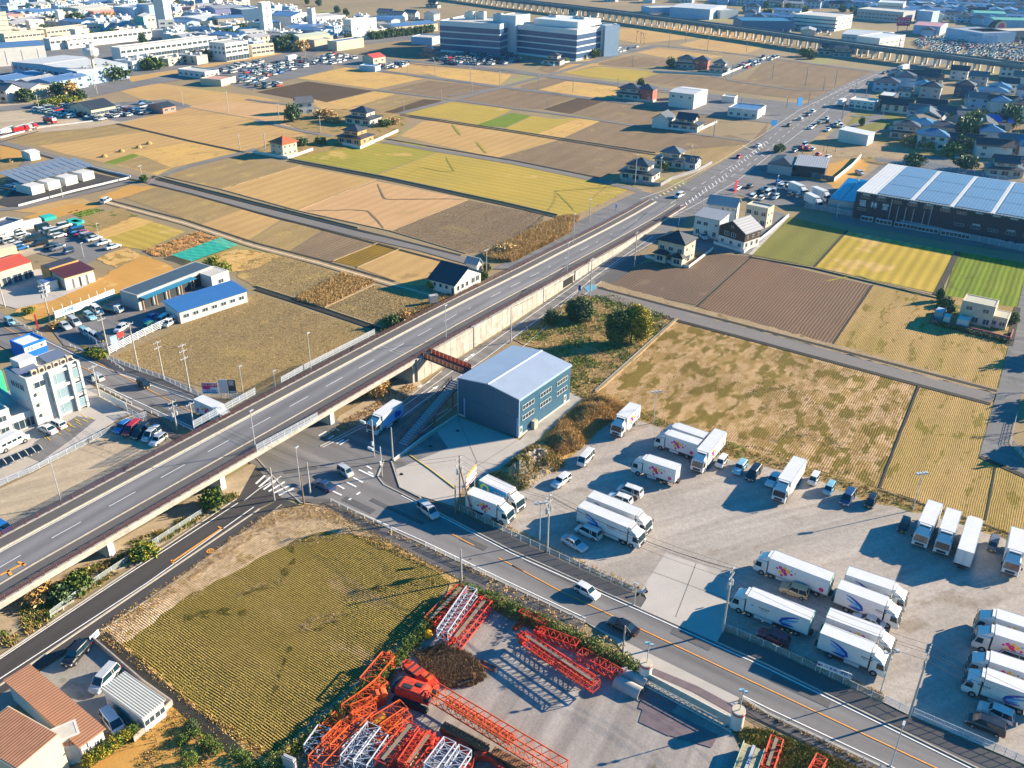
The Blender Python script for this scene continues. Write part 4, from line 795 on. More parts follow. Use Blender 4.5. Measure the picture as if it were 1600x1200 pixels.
# industrial quarter, top left
T=[
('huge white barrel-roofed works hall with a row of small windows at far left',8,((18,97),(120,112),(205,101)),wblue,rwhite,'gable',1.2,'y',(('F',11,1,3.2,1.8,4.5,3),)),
('big white shed with a blue roof edge cut by the left edge of the view',11,((-60,79),(69,70),(35,65)),white,rblue,'gable',1.5,'x',(('F',5,1,.4,8,1,3),)),
('tall cream tower block with dark edges at the extreme left',18,((-30,22),(9,19),(-10,14)),cream,rflat,'flat',0,'x',(('F',1,5,22,.5,2,3.4),)),
('low salmon brick block behind the cream tower block',7,((12,24),(36,22),(40,19)),pink,rblue,'flat',0,'x',()),
('plain white cube shed with two tiny openings among the far works',9,((45,33),(68,31),(40,32)),white,rwhite,'flat',0,'x',(('F',1,2,1.6,1.6,3,3),)),
('white block with blue shaded end left of the dark trees',12,((90,17),(98,16),(82,17)),white,rflat,'flat',0,'x',()),
('white two-storey annex with square windows beside the dark trees',7,((95,22),(125,19),(90,20)),white,rflat,'flat',0,'x',(('F',5,1,2,1.6,3.5,3),)),
('cream roofed broad hall behind the industrial quarter',7,((92,12),(127,15),(165,10)),cream,rcream,'gable',1,'y',(('F',4,1,3,1.5,3,3),)),
('rusty red walled shed right of the cream roofed hall',6,((134,17),(146,19),(177,14)),pink,rcream,'flat',0,'x',()),
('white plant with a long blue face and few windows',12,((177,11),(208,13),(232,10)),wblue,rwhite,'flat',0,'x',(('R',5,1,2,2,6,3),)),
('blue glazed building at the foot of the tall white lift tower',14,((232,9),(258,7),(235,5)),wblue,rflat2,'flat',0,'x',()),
('tall white lift tower with a slit of windows at the top left',26,((253,-5),(264,-7),(258,-9)),white,rflat,'flat',0,'x',(('F',1,8,1.2,2,3,2.8),)),
('mint green gabled end bay of the white hall',10,((208,27),(223,27),(220,22)),M('m_mint',(.22,.48,.40),.7,a=.08),rgrey,'gable',1,'y',()),
('long white hall beside the mint green bay',9,((223,27),(266,24),(222,25)),white,rgrey,'flat',0,'x',(('F',7,1,2,1.2,6,3),)),
('white three-storey block with paired windows near the white hall',11,((247,32),(272,31),(240,32)),white,rflat,'flat',0,'x',(('F',2,3,3.4,1.4,2,3),)),
('very long white school-like building with two rows of openings',8,((187,76),(339,57),(173,74)),white,rflat,'flat',0,'x',(('F',18,1,3.4,1.7,4.8,3),('F',18,1,4.4,2.2,.8,3))),
('second very long white building behind the school-like one',7,((77,62),(236,46),(71,60)),white,rflat,'flat',0,'x',(('F',20,1,3,1.6,4.2,3),)),
('low white office with blue end in front of the second long building',5,((105,65),(145,61),(93,63)),white,rflat,'flat',0,'x',(('F',4,1,2,1.3,2,3),)),
('small white flat building right of the second long building',5,((236,48),(257,48),(240,45)),white,rflat,'flat',0,'x',()),
('third long cream building deep in the industrial quarter',6,((72,47),(156,38),(66,45)),cream,rflat,'flat',0,'x',(('F',14,1,2.4,1.5,3.4,3),)),
('long low cream building by the left edge of the far works',6,((6,54),(68,48),(0,52)),cream,rflat,'flat',0,'x',(('F',10,1,2.4,1.4,3,3),)),
('white cube with a blue shaded side left of the long buildings',6,((117,47),(139,45),(104,46)),white,rflat,'flat',0,'x',(('F',1,1,2,1.4,2.4,3),)),
('white four-storey office raised on columns beside the tan verge',11,((351,69),(387,64),(326,66)),white,rflat,'flat',0,'x',(('F',4,2,4.2,1.5,5,3),('L',4,2,2,1.6,4.5,3),('F',4,1,5,3,.3,3))),
('lilac fronted works hall with a pale roof by the brown plain',9,((320,9),(336,14),(375,10)),M('m_lilac',(.33,.32,.48),.7,a=.1),rgrey,'gable',1,'y',()),
('pink and white mixed workshop near the brown plain',8,((284,12),(299,12),(320,9)),pink,rgrey,'flat',0,'x',(('F',2,1,4,2,3,3),)),
('broad workshop with a pale double roof in the middle works',7,((272,27),(315,31),(345,25)),wblue,rwhite,'gable',1,'y',(('F',4,1,4,1.4,3,3),)),
('cream block with a blue pitched roof in the middle works',8,((340,29),(381,27),(330,26)),cream,rblue,'gable',1.2,'x',(('F',5,1,3,1.2,4,3),)),
('beige flat block in front of the blue pitched roof',6,((301,33),(328,34),(318,31)),cream,rflat,'flat',0,'x',(('F',3,1,2,1.2,3,3),)),
('grey office with blue side in front of the dark tree clump',7,((293,42),(328,44),(341,43)),wblue,rflat,'flat',0,'x',(('F',6,2,2.4,1,2,2.6),)),
('white long shed with a thin blue roof line by the row of young trees',6,((344,45),(374,41),(340,43)),white,rblue,'flat',0,'x',()),
('dark navy warehouse with a white lip near the tall white tower',11,((377,16),(406,14),(379,12)),M('m_navy',(.03,.09,.17),.6,a=.1),rwhite,'flat',0,'x',()),
('tall slender white tower with a grey cap in the works',24,((409,5),(422,3),(406,4)),white,rflat2,'flat',0,'x',(('F',1,6,1.6,2,4,3),)),
('cream hall under the tall slender tower',8,((406,38),(437,35),(402,34)),cream,rblue,'gable',1,'x',()),
('blue roofed hall with a bright row of windows',9,((455,26),(486,20),(432,22)),white,rblue,'gable',2,'y',(('F',5,2,3.4,1.8,2,3.4),)),
('square white chimney tower beside the blue roofed hall',18,((487,14),(492,13),(482,13)),white,rflat,'flat',0,'x',()),
('white low works right of the chimney tower',7,((493,28),(540,24),(500,22)),white,rflat,'flat',0,'x',(('F',6,1,3,1.5,3,3),)),
('huge plain white cube plant with a shaded blue side',15,((548,32),(588,28),(521,32)),white,rwhite,'flat',0,'x',(('F',2,1,1.2,1.5,8,3),('L',3,2,1.8,1.5,6,4))),
('cream long-roofed hall in front of the white cube plant',8,((467,58),(515,53),(468,54)),cream,M('m_roof_sage',(.42,.46,.38),.8,a=.1),'gable',1,'x',(('F',3,1,3,1.2,4,3),)),
('dark fronted beige building before the cream hall',6,((491,64),(518,61),(490,61)),beige,rflat,'flat',0,'x',()),
('low cream shed with vertical joints by the far road',6,((526,66),(568,60),(520,63)),cream,rblue,'flat',0,'x',(('F',8,1,.4,4,.5,3),)),
('white small works with steep blue roof in the middle quarter',6,((456,44),(503,41),(450,40)),white,rblue,'gable',1.2,'x',(('F',5,1,2.5,1.2,3,3),)),
('white flat office beside the dark fronted store',7,((383,50),(412,48),(395,46)),white,rflat,'flat',0,'x',(('F',3,2,3,1.3,2,3),)),
('dark fronted store left of the cream hall',5,((413,56),(438,56),(425,52)),wgrey,rflat2,'flat',0,'x',(('F',3,1,3.4,1.6,2,3),)),
('cream two-storey block right of the raised office',7,((393,72),(427,68),(395,70)),cream,rflat,'flat',0,'x',(('F',5,2,3,1.4,1.8,3),)),
('long pale blue roofed hall by the big office block',6,((617,42),(684,36),(620,36)),cream,rblue,'gable',1.2,'x',(('F',5,1,4,2,1,3),)),
('cream shed with a grey roof beside the far street trees',6,((592,38),(612,37),(590,35)),cream,rgrey,'flat',0,'x',(('F',3,1,3,1.5,2,3),)),
('low blue and white roofs behind the cream shed',5,((590,29),(633,28),(592,25)),white,rblue,'gable',1,'x',()),
('white flat office with blue windows at the left car park',3.6,((320,114),(342,110),(287,107)),white,rflat,'flat',0,'x',(('L',5,1,2,1.3,1.2,3),('F',3,1,1.6,1.1,1.4,3))),
('beige shed with a dull pink roof at the left car park',3.2,((345,126),(368,120),(322,121)),beige,M('m_roof_pink',(.48,.27,.2),.8,a=.1),'flat',0,'x',()),
('low restaurant with a long navy gable roof and skylights',3.6,((142,172),(180,165),(130,162)),cream,rnavy,'gable',2.6,'x',(('F',6,1,2.6,1.5,.9,3),('L',2,1,1.4,1.4,1.2,3))),
('small brick shop with a dark gable roof right of the car park',2.8,((254,169),(274,165),(241,163)),pink,rnavy,'gable',1.4,'x',(('F',2,1,2,1.2,1.,3),)),
('white storage shed alone beside the left farm road',3,((46,240),(61,237),(34,236)),white,rwhite,'gable',.4,'x',()),
('small house with a bright red roof by the far junction',4,((583,91),(602,88),(577,87)),beige,rred,'gable',1.8,'x',(('F',2,1,2,1.2,1.5,3),)),
('pale blue storage containers beside the red roofed house',2.8,((561,103),(586,105),(562,100)),wblue,wblue,'flat',0,'x',()),
('white two-storey store with blue end wall past the red house',7.5,((1085,148),(1106,140),(1061,138)),white,rwhite,'gable',.8,'y',(('R',4,1,1.4,1.2,5,3),('L',3,1,1.4,1.2,5,3))),
('small white lean-to against the two-storey store',3.5,((1052,145),(1062,146),(1055,142)),white,rgrey,'flat',0,'x',()),
('low white shop with parapet by the far crossroads',4,((1184,174),(1197,166),(1141,167)),white,rblue,'flat',0,'x',(('L',4,1,1.6,1.4,1,3),)),
('white container office on the lot by the far crossroads',2.8,((1128,151),(1148,153),(1130,148)),white,white,'flat',0,'x',()),
('tall white multi-storey car park beyond the railway viaduct',11,((1307,28),(1333,23),(1257,20)),white,rflat,'flat',0,'x',(('L',7,3,8,1.1,2,3),('F',6,3,2.5,1.1,2,3))),
('white works with a slotted wall just beyond the railway viaduct',10,((1375,61),(1415,55),(1345,56)),white,rwhite,'flat',0,'x',(('F',5,2,5,.6,3,3.4),)),
('long pale arched hall behind the slotted white works',7,((1316,53),(1383,58),(1305,44)),white,rwhite,'gable',1.5,'x',(('F',9,1,3,1,4,3),)),
('deep blue flat hall at the far bend of the viaduct',8,((1160,33),(1241,34),(1180,27)),rteal,rteal,'flat',0,'x',()),
('great white roofed hall in the hazy distance',9,((1110,15),(1135,9),(1070,6)),wblue,rwhite,'gable',1,'y',()),
('white flat store at the end of the great hall',7,((1126,17),(1154,16),(1130,14)),white,rwhite,'flat',0,'x',()),
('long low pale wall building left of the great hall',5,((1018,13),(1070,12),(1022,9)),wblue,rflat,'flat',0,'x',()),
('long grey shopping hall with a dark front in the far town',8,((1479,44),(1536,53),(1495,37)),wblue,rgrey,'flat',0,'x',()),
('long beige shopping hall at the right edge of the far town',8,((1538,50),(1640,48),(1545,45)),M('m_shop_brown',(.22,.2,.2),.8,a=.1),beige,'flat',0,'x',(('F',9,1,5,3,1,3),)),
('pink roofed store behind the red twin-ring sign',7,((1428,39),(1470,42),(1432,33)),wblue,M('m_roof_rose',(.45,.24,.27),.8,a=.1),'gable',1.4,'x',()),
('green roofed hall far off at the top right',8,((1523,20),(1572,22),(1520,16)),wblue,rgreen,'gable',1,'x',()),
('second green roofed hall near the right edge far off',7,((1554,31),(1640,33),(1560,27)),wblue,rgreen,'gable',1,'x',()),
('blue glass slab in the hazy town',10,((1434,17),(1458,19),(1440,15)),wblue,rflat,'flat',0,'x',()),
('long grey school block in the hazy town',9,((1340,14),(1412,20),(1345,10)),wgrey,rflat,'flat',0,'x',(('F',12,2,3,1.4,2,3.2),)),
('white apartment row at the top of the hazy town',12,((1372,4),(1412,6),(1376,0)),white,rwhite,'flat',0,'x',(('F',8,3,3,1.4,2,3.2),)),
('long shed with red awnings beyond the crowded car lot',6,((1523,57),(1560,57),(1527,54)),wblue,rred,'flat',0,'x',()),
('white low shop with a tilted roof along the arterial',4,((1367,161),(1376,156),(1334,153)),white,rcream,'flat',0,'x',(('L',4,1,2.4,1.3,.6,3),('L',4,1,1.2,.8,2.7,3))),
('black cube shop behind the white low shop',6,((1397,152),(1405,145),(1380,144)),dark,rwhite,'flat',0,'x',()),
('white steel warehouse with a pale roof and open bay by the bare lot',4.6,((1357,212),(1367,207),(1316,203)),white,rwhite,'mono',.8,'x',()),
('black fronted restaurant with a grey roof behind the car park',4.4,((1242,258),(1290,263),(1297,250)),dark,rgrey,'mono',.8,'x',()),
('dark tiled house beside the black fronted restaurant',3.6,((1200,256),(1238,261),(1222,244)),wgrey,rtile,'hip',2,'x',()),
]
for label,h,c,wl,rf,kind,rise,ridge,wins in T:
 bld(label,h,c,wl,rf,kind,rise,ridge,wins,over=.25)
# water tower
wt_=thing('water_tower','white mushroom-shaped water tower on a slim pale shaft among the works','water tower',G(151,130),0)
MB().tube((0,0,0),(0,0,14),1.0,10,r2=.75).obj('shaft',cream,wt_,smooth=True)
mb=MB(); rg=[]
for z,r in ((13,.8),(14.5,3.2),(15.5,4.2),(18.4,4.2),(18.9,3.6),(19.2,2.0),(21.2,1.9)):
 rg.append([(r*math.cos(2*PI*i/16),r*math.sin(2*PI*i/16),z) for i in range(16)])
mb.loft(rg).obj('tank',white,wt_)
# nearer buildings
bld('white single-storey hall with a navy gable roof beside the arterial',3.2,((710,445),(751,424),(672,434)),white,rnavy,'gable',3.0,'y',(('F',3,1,1.1,1.4,1.,3,.05,.55,1),('F',2,1,1.5,1.6,1.,3,.62,.95),('L',3,1,1.,1.1,1.4,3,.1,.8,1),('L',1,1,.8,2.,.1,3,.85,1,1)),over=.5,name='hall',cat='hall')
bld('little white side wing with a grey gable behind the navy roofed hall',2.6,((728,409),(745,413),(735,405)),white,rgrey,'gable',1.2,'x')
bld('tiny grey concrete pump hut by the arterial verge',2.2,((672,464),(685,462),(670,461)),wgrey,rflat,wins=(('L',1,1,.6,1.2,.3,3),),name='hut',cat='hut',parap=.15)
hw=(('F',3,1,1.5,1.2,3.6,3),('F',3,1,1.7,1.6,.7,3),('R',2,2,1.,1.,1,2.8),('L',2,2,1.,1.,1,2.8))
t,W_,D_=bld('beige two-storey house with a black hipped roof at the corner of the ploughed field',6.2,((1029,374),(1070,383),(1092,373)),beige,rtile3,'hip',2.2,'x',hw+(('R',1,1,1.8,2,.3,3,.3,.6),),name='house',cat='house',over=.6)
for s,u,w in (('F',.22,3.6),('F',.86,3.4)):
 p,r=onside(W_,D_,s,W_*u,0,1.); o=link('bay',wallmesh(w,2,2.7).mesh('bay',[beige]),t,loc=p,rot=r);
 link('porch_roof',roofmesh('hip',w,2.2,2.7,.8,.5).mesh('porch_roof',[rtile3]),t,loc=p,rot=r); link('window',winmesh(2,1.5,2),t,loc=p+Vector((math.sin(r),-math.cos(r),.7))*1.0+Vector((0,0,.0)),rot=r)
bld('pale blue-white square house with a flat grey slope roof in the new housing row',6.4,((1086,337),(1125,345),(1137,336)),white,rgrey,'mono',.9,'x',(('F',2,1,1.5,1.2,3.9,3,.05,.6),('F',3,1,1.2,1.6,.8,3),('F',1,1,.8,.8,4.2,3,.75,1,1),('R',2,2,.8,.9,1,2.8,0,1,1)),name='house',cat='house')
t,W_,D_=bld('two-tone house, dark brown above and white below, with a grey gable roof',5.9,((1125,352),(1165,364),(1180,353)),white,rgrey,'gable',2.6,'y',(('F',2,1,1.6,1.2,3.6,3,.15,.7),('F',3,1,1.2,1.2,1.,3),('R',3,1,.9,1.4,1.1,2.8,0,1,1)),over=.6,name='house',cat='house')
mb=MB().box(0,-.02,2.9,W_+.14,D_+.06,3.0); mb.add([(-W_/2,-D_/2-.06,5.9),(W_/2,-D_/2-.06,5.9),(0,-D_/2-.06,8.4)],[(0,1,2)]); mb.obj('upper_cladding',wbrown,t)
t_=windows(t,W_+.2,D_+.2,(('F',2,1,1.6,1.2,3.6,3,.2,.7),('R',3,1,.8,.9,3.8,2.8,0,1,1),('F',1,1,.8,.7,6.3,3,.42,.58,1)))
bld('white house with a low grey gable at the back of the new housing row',5.8,((1107,317),(1150,323),(1161,316)),white,rgrey,'gable',1.9,'x',(('F',3,1,.9,.9,4.1,3,.45,1,1),('R',2,2,.9,1,1,2.8)),over=.6,name='house',cat='house')
t,W_,D_=bld('boxy white flat-roofed house at the right of the new housing row',6.2,((1166,321),(1200,328),(1212,323)),cream,rflat,'flat',0,'x',(('F',3,1,1.6,1.5,3.7,3),('F',3,1,1.6,1.8,.5,3),('R',2,2,.9,1,1,2.8)),name='house',cat='house')
# orange roofed house and other farmhouses
bld('pale yellow two-storey house with an orange hipped tile roof',5.3,((422,222),(441,226),(460,220)),cream,rorange,'hip',2.2,'x',(('F',2,2,1,1.1,1,2.6),('R',3,2,.9,1.1,1,2.6)),over=.7,name='house',cat='house')
PROTO={}
def jhouse(key,label,px,rz,wall,tile,w=12,d=9,up=(.62,.7),h1=2.9,h2=5.6,kind='hip',group=None,name='farmhouse',cat='house'):
 """traditional tiled house: wide lower floor with a skirt roof, smaller upper floor with its own roof"""
 t=thing(name,label,cat,G(*px),rz,group)
 wallmesh(w,d,h1).obj('lower_wall',wall,t); roofmesh('hip',w,d,h1,1.5,.8).obj('lower_roof',tile,t)
 uw,ud=w*up[0],d*up[1]; MB().box(0,0,h1+.1,uw,ud,h2-h1-.1).obj('upper_wall',wall,t)
 roofmesh(kind,uw,ud,h2,1.9,.8).obj('upper_roof',tile,t)
 for u in (-.32,0,.32):link('window',winmesh(w*.2,1.7,2),t,loc=(u*w,-d/2-.02,.6))
 for u in (-.25,.25):link('window',winmesh(w*.2,1.1,2),t,loc=(u*uw,-ud/2-.02,h1+1.1))
 for u in (-.2,.25):link('window',winmesh(1.6,1.3,2),t,loc=(w/2+.02,u*d,.8),rot=PI/2)
 link('window',winmesh(1.4,1.0,2),t,loc=(uw/2+.02,0,h1+1.1),rot=PI/2)
 PROTO[key]=t; return t
def shouse(key,label,px,rz,wall,tile,w=9,d=8,h=5.6,kind='gable',rise=2.2,ridge='x',group=None):
 """newer two-storey house with one roof"""
 t=thing('house',label,'house',G(*px),rz,group); wallmesh(w,d,h,kind,rise,ridge).obj('wall',wall,t); roofmesh(kind,w,d,h,rise,.5,ridge).obj('roof',tile,t)
 for z in (.8,3.5):
  for u in (-.28,.28):link('window',winmesh(1.7,1.3,2),t,loc=(u*w,-d/2-.02,z)); link('window',winmesh(1.1,1.,2),t,loc=(w/2+.02,u*d,z),rot=PI/2)
 PROTO[key]=t; return t
wplaster=M('m_plaster',(.52,.48,.40),.85,n=.4,a=.12); wwood=M('m_wood_wall',(.25,.14,.07),.8,n=.6,a=.15); wteal=M('m_wall_teal',(.20,.38,.36),.8,a=.08)
jhouse('a','large farmhouse with two tiers of dark tiled roof nearest the arterial bend',(1000,278),A_+.1,wplaster,rtile,13,10)
jhouse('b','farmhouse with grey tiled tiers behind the one at the arterial bend',(1050,258),A_+.12,wplaster,rtile2,12,9)
shouse('k','small white garage house beside the tiered farmhouse pair',(1077,262),A_+.1,white,rtile2,7,7,3.2,rise=1.6)
jhouse('c','tiered tiled farmhouse right of a pale gable in the grey fields',(1073,202),A_+.1,wplaster,rtile,13,9,kind='gable')
shouse('d','pale gabled barn standing left of the tiered farmhouse in the grey fields',(1036,198),A_+PI/2+.1,white,rtile2,10,8,4.6,rise=2.4)
jhouse('e','dark hipped farmhouse left of the red one by the field road',(985,153),A_+.15,wgrey,rtile,13,10,up=(.8,.8))
shouse('r','brick red two-storey house with a dark hipped roof by the field road',(1010,155),A_+.15,M('m_wall_brick_red',(.42,.10,.06),.8,a=.1),rtile,9,8,kind='hip')
jhouse('f','dark tiled farmhouse standing taller in the middle hamlet',(568,192),A_+.15,wplaster,rtile,14,10)
jhouse('g','orange walled farmhouse with a long dark roof below the middle hamlet',(556,222),A_+.15,worange,rtile,12,10,up=(.6,.7))
shouse('h','white house half hidden by the round dark tree',(476,176),A_+1.,white,rtile2,8,7)
jhouse('i','lone dark roofed house with a pale gable in the far brown field',(865,100),A_+.2,wplaster,rtile,12,9)
jhouse('j','brown tiled house left of the big office car park',(672,89),A_+.2,wwood,rtile2,12,9)
dup(PROTO['e'],G(1072,105),A_+.2,'dark house at the left of the cluster before the railway viaduct')
dup(PROTO['r'],G(1096,107),A_+.2,'red walled house in the cluster before the railway viaduct'); dup(PROTO['b'],G(1124,112),A_+.2,'grey tiered farmhouse at the right of the cluster before the railway viaduct')
dup(PROTO['c'],G(1292,85),A_+.3,'pale house with dark roof tucked under the railway viaduct'); dup(PROTO['e'],G(1315,88),A_+.3,'black roofed house tucked under the railway viaduct right of the pale one')
dup(PROTO['k'],G(896,24),A_+.3,'small brown roofed house before the viaduct left part'); dup(PROTO['d'],G(926,26),A_+.3,'white gabled house before the viaduct left part'); dup(PROTO['c'],G(677,12),A_+.3,'white farmhouse alone in the far brown plain')
# the town on the right
TW=[(1412,150,'k',-.5,'small pale house with a hipped roof at the near-left of the right town'),(1425,138,'d',-.45,'grey gabled house behind the small hipped one'),(1454,128,'c',-.5,'pale gabled house under the viaduct pillars'),(1452,152,'r2',-.5,'broad grey-walled house with a black roof top'),(1497,124,'w',-.5,'white house with a navy roof close to the viaduct'),
(1505,150,'n',-.5,'navy walled tall house in the second town row'),(1527,132,'g2',-.5,'grey gable roofed house near the viaduct'),(1572,145,'w',-.4,'long dark roofed house at the right end of the first town row'),(1526,168,'w2',-.3,'pale blue house with twin small gables on the bare lot'),(1563,172,'w3',-.3,'wide white house with a black roof right of the twin gables'),
(1452,178,'w3',-.45,'long white house with a black roof along the lane'),(1433,188,'w2',-.45,'pale house with wide balcony by the lane'),(1479,190,'t',-.6,'teal walled house with a dark gable'),(1508,196,'w2',-.2,'pale blue house with a grey pediment roof'),(1545,200,'bl',-.2,'long low house roofed in bright blue'),
(1440,202,'br',.4,'brown roofed gabled house with pale green side'),(1457,196,'d',-.9,'dark gable with white bargeboards'),(1413,214,'e',-.4,'broad dark farmhouse at the left end of the old row'),(1470,215,'e',-.3,'large dark tiled farmhouse in the trees'),(1545,222,'c',-.3,'long dark tiled farmhouse with pale shed behind'),
(1548,244,'w3',-.3,'wide pale house with a blue-grey roof'),(1592,238,'tr',-.6,'teal roofed house with a red wall'),(1588,262,'k',-.5,'grey roofed house at the far right by the solar factory'),(1566,272,'c',-.3,'long cream house with a dark roof behind the solar factory'),(1596,130,'d',-.4,'grey gabled house at the right edge under the viaduct'),(1594,182,'n',-.4,'dark house at the right edge of the second row')]
VAR={'r2':('r',wgrey,rtile),'w':('r',white,rnavy),'n':('r',M('m_wall_navy',(.05,.08,.14),.8,a=.1),rtile3),'g2':('d',wgrey,rtile2),'w2':('d',wblue,rtile2),'w3':('d',white,rtile3),'t':('d',wteal,rtile),'bl':('d',beige,MR('m_roof_bright_blue',(.02,.16,.60),'X',.6,.25,.4)),'br':('d',wteal,MR('m_roof_brown',(.17,.12,.09),'X',.4,.3,.6)),'tr':('d',pink,rteal)}
PALE={}
for k,(src,wl,rf) in VAR.items():
 dims={'w3':(14,8,5.2),'bl':(17,9,4),'w':(10,8,6),'n':(10,9,6.4),'w2':(10,8,5.6),'br':(11,9,5),'r2':(11,9,6.2)}.get(k,(10,9,5.4))
 PALE[k]=(dims,wl,rf)
seen={}
for x,y,k,r,lab in TW:
 if k in VAR:
  if k in seen:dup(PROTO[k],G(x,y),r,lab)
  else:(w,d,h),wl,rf=PALE[k]; shouse(k,lab,(x,y),r,wl,rf,w,d,h,kind='gable' if k not in ('n','r2') else 'hip'); seen[k]=1
 else:dup(PROTO[k],G(x,y),r,lab)
# crowded houses of the hazy far town: nothing tells most of them apart
far_keys=['c','d','e','k','w','w2','w3','n','g2','bl','r2','b']
FL={}; NL={}
LM=[(258,20,'the white lift tower'),(414,25,'the slender grey-capped tower'),(151,100,'the water tower'),(568,50,'the white cube plant'),(250,75,'the school-like building'),(110,110,'the barrel-roofed hall'),(358,82,'the four-storey office'),(487,28,'the chimney tower'),(215,40,'the mint green bay'),(150,58,'the second long building'),(56,42,'the plain white cube'),(90,30,'the dark pines'),(148,16,'the cream roofed hall'),(470,40,'the blue roofed hall'),(300,36,'the pale double roof'),(340,16,'the lilac works hall'),(30,100,'the left edge sheds'),(155,165,'the navy roofed restaurant'),(60,150,'the yard hedge'),
(1295,38,'the multi-storey car park'),(1380,66,'the slotted white works'),(1340,52,'the arched hall'),(1200,36,'the deep blue hall'),(1100,20,'the great white hall'),(1409,46,'the twin-ring sign'),(1450,42,'the pink roofed store'),(1505,50,'the grey shopping hall'),(1555,54,'the arch sign'),(1545,24,'the far green roof'),(1590,36,'the nearer green roof'),(1445,22,'the blue glass slab'),(1375,18,'the grey school block'),(1392,8,'the apartment row'),(1045,14,'the long pale wall'),(1240,8,'the middle far sky edge'),(1150,6,'the hall roof ridge'),(950,4,'the viaduct left end'),(1560,6,'the top right corner'),(1480,10,'the upper right houses'),(1300,4,'the top edge houses'),
(1412,150,'the hipped house'),(1452,152,'the black-topped house'),(1505,150,'the navy tall house'),(1526,168,'the twin-gabled house'),(1563,172,'the wide black-roofed house'),(1508,196,'the pediment house'),(1545,200,'the bright blue roof'),(1470,215,'the tree-shaded farmhouse'),(1413,214,'the broad dark farmhouse'),(1592,238,'the teal roofed house'),(1548,244,'the blue-grey wide house'),(1440,202,'the brown roofed house'),(1390,152,'the black cube shop'),(630,34,'the pale blue hall'),(1560,64,'the crowded car lot')]
def far_mesh(key):
 if key not in FL:
  ch={'w':white,'n':wblue,'d':wgrey}
  kk,wl,rf,w,d,h,ri={'0':('gable',white,rtile2,12,9,5.5,2.2),'1':('hip',wblue,rtile,13,10,5.6,2.4),'2':('gable',wplaster,rtile3,15,9,4,2.2),'3':('hip',white,rteal,12,9,5.4,2.),'4':('gable',beige,rgrey,18,11,5,1.5),'5':('gable',wblue,rblue,22,12,6,1.2),'6':('gable',white,rred,12,10,4.5,2),'7':('flat',white,rwhite,14,9,5,0),'8':('flat',cream,rflat,18,8,4.6,0),'9':('flat',wblue,rwhite,11,9,6.5,0)}[key]
  mb=wallmesh(w,d,h,kk,ri); n=len(mb.f); r=roofmesh(kk,w,d,h,ri,.6,m=1) if kk != 'flat' else MB().box(0,0,h,w+.2,d+.2,.3); mb.add(r.v,r.f,1); mb.m[n:]=[1]*len(r.f)
  for u in (-.3,0,.3):mb.box(u*w,-d/2,1,1.8,.12,1.3,2); mb.box(u*w,-d/2,h-1.6,1.8,.12,1.1,2)
  if kk == 'flat':[mb.box(x_,y_,h+.3,1.8,1.4,1.3,1) for x_,y_ in ((-w*.3,d*.2),(w*.1,-d*.2),(w*.3,d*.25))]; mb.box(0,0,h+.3,w+.2,.3,.3,0)
  FL[key]=mb.mesh('house',[wl,rf,glass])
 return FL[key]
def inpoly(x,y,P):
 c=False
 for (x1,y1),(x2,y2) in zip(P,P[1:]+P[:1]):
  if (y1>y) != (y2>y) and x<(x2-x1)*(y-y1)/(y2-y1)+x1:c=not c
 return c
FLAB={'0':'white house with grey gable','1':'dark hip-roofed house','2':'low black-roofed house','3':'teal roofed white house','4':'long grey-roofed workshop','5':'large blue-roofed workshop','6':'small red-roofed house','7':'white flat works shed','8':'long cream flat works building','9':'tall white flat block'}
FAR=MB(); FMT=[]
def town(poly,n,keys,where,rot=-.35,sep=14,seed=1,single=999):
 spots=[]
 r=random.Random(seed); P=P2(*poly); xs=[p[0] for p in P]; ys=[p[1] for p in P]; k=0; tries=0
 while k<n and tries<n*60:
  tries += 1; x,y=r.uniform(min(xs),max(xs)),r.uniform(min(ys),max(ys))
  if not inpoly(x,y,P):continue
  g0=G(x,y)
  if any((g0-q).length<sep*.5+q_ for q,q_ in placed):continue
  placed.append((g0,sep*.5)); spots.append((g0.length,x,y,g0,r.choice(keys),rot+r.choice((0,PI/2))+r.uniform(-.06,.06),r.uniform(.9,1.2),r.uniform(.9,1.15))); k += 1
 for k,(_,x,y,g0,key,rz,sc,sz) in enumerate(sorted(spots,key=lambda q:q[0])):
  me=far_mesh(key)
  if k >= single:
   mi=[]
   for mt in me.materials:
    if mt not in FMT:FMT.append(mt)
    mi.append(FMT.index(mt))
   M_=Matrix.Translation(g0) @ Matrix.Rotation(rz,4,'Z') @ Matrix.Diagonal((sc,sc,sz,1)); n0=len(FAR.v); FAR.v += [tuple(M_ @ v.co) for v in me.vertices]; FAR.f += [tuple(i+n0 for i in p.vertices) for p in me.polygons]; FAR.m += [mi[p.material_index] for p in me.polygons]; continue
  o=link('house',me,loc=g0,rot=rz); o.scale=(sc,sc,sz)
  near=min(LM,key=lambda q:(G(q[0],q[1])-g0).length); dx,dy=x-near[0],(y-near[1])*2.2; rel=('right of' if dx>0 else 'left of') if abs(dx)>abs(dy) else ('in front of' if dy>0 else 'behind'); far_='' if (G(near[0],near[1])-g0).length<45 else 'well '
  lab=FLAB[key]+' '+far_+rel+' '+near[2]; NL[lab]=NL.get(lab,0)+1
  if NL[lab]>1:lab=('another ','a third ','a fourth ','a fifth ')[min(NL[lab]-2,3)]+lab
  tag(o,lab,'house',where.replace('in the ','').replace('among the ','')+' houses '+key)
town((1140,-4,1340,-4,1640,-4,1640,22,1600,26,1480,28,1400,30,1340,12,1250,14,1180,10,1100,4),230,'0112233455','in the hazy far town at the top right',sep=12,seed=5,single=36)
o=FAR.obj('far_houses',FMT,fix=False); tag(o,'mass of tiny roofs in the hazy far town',kind='stuff')
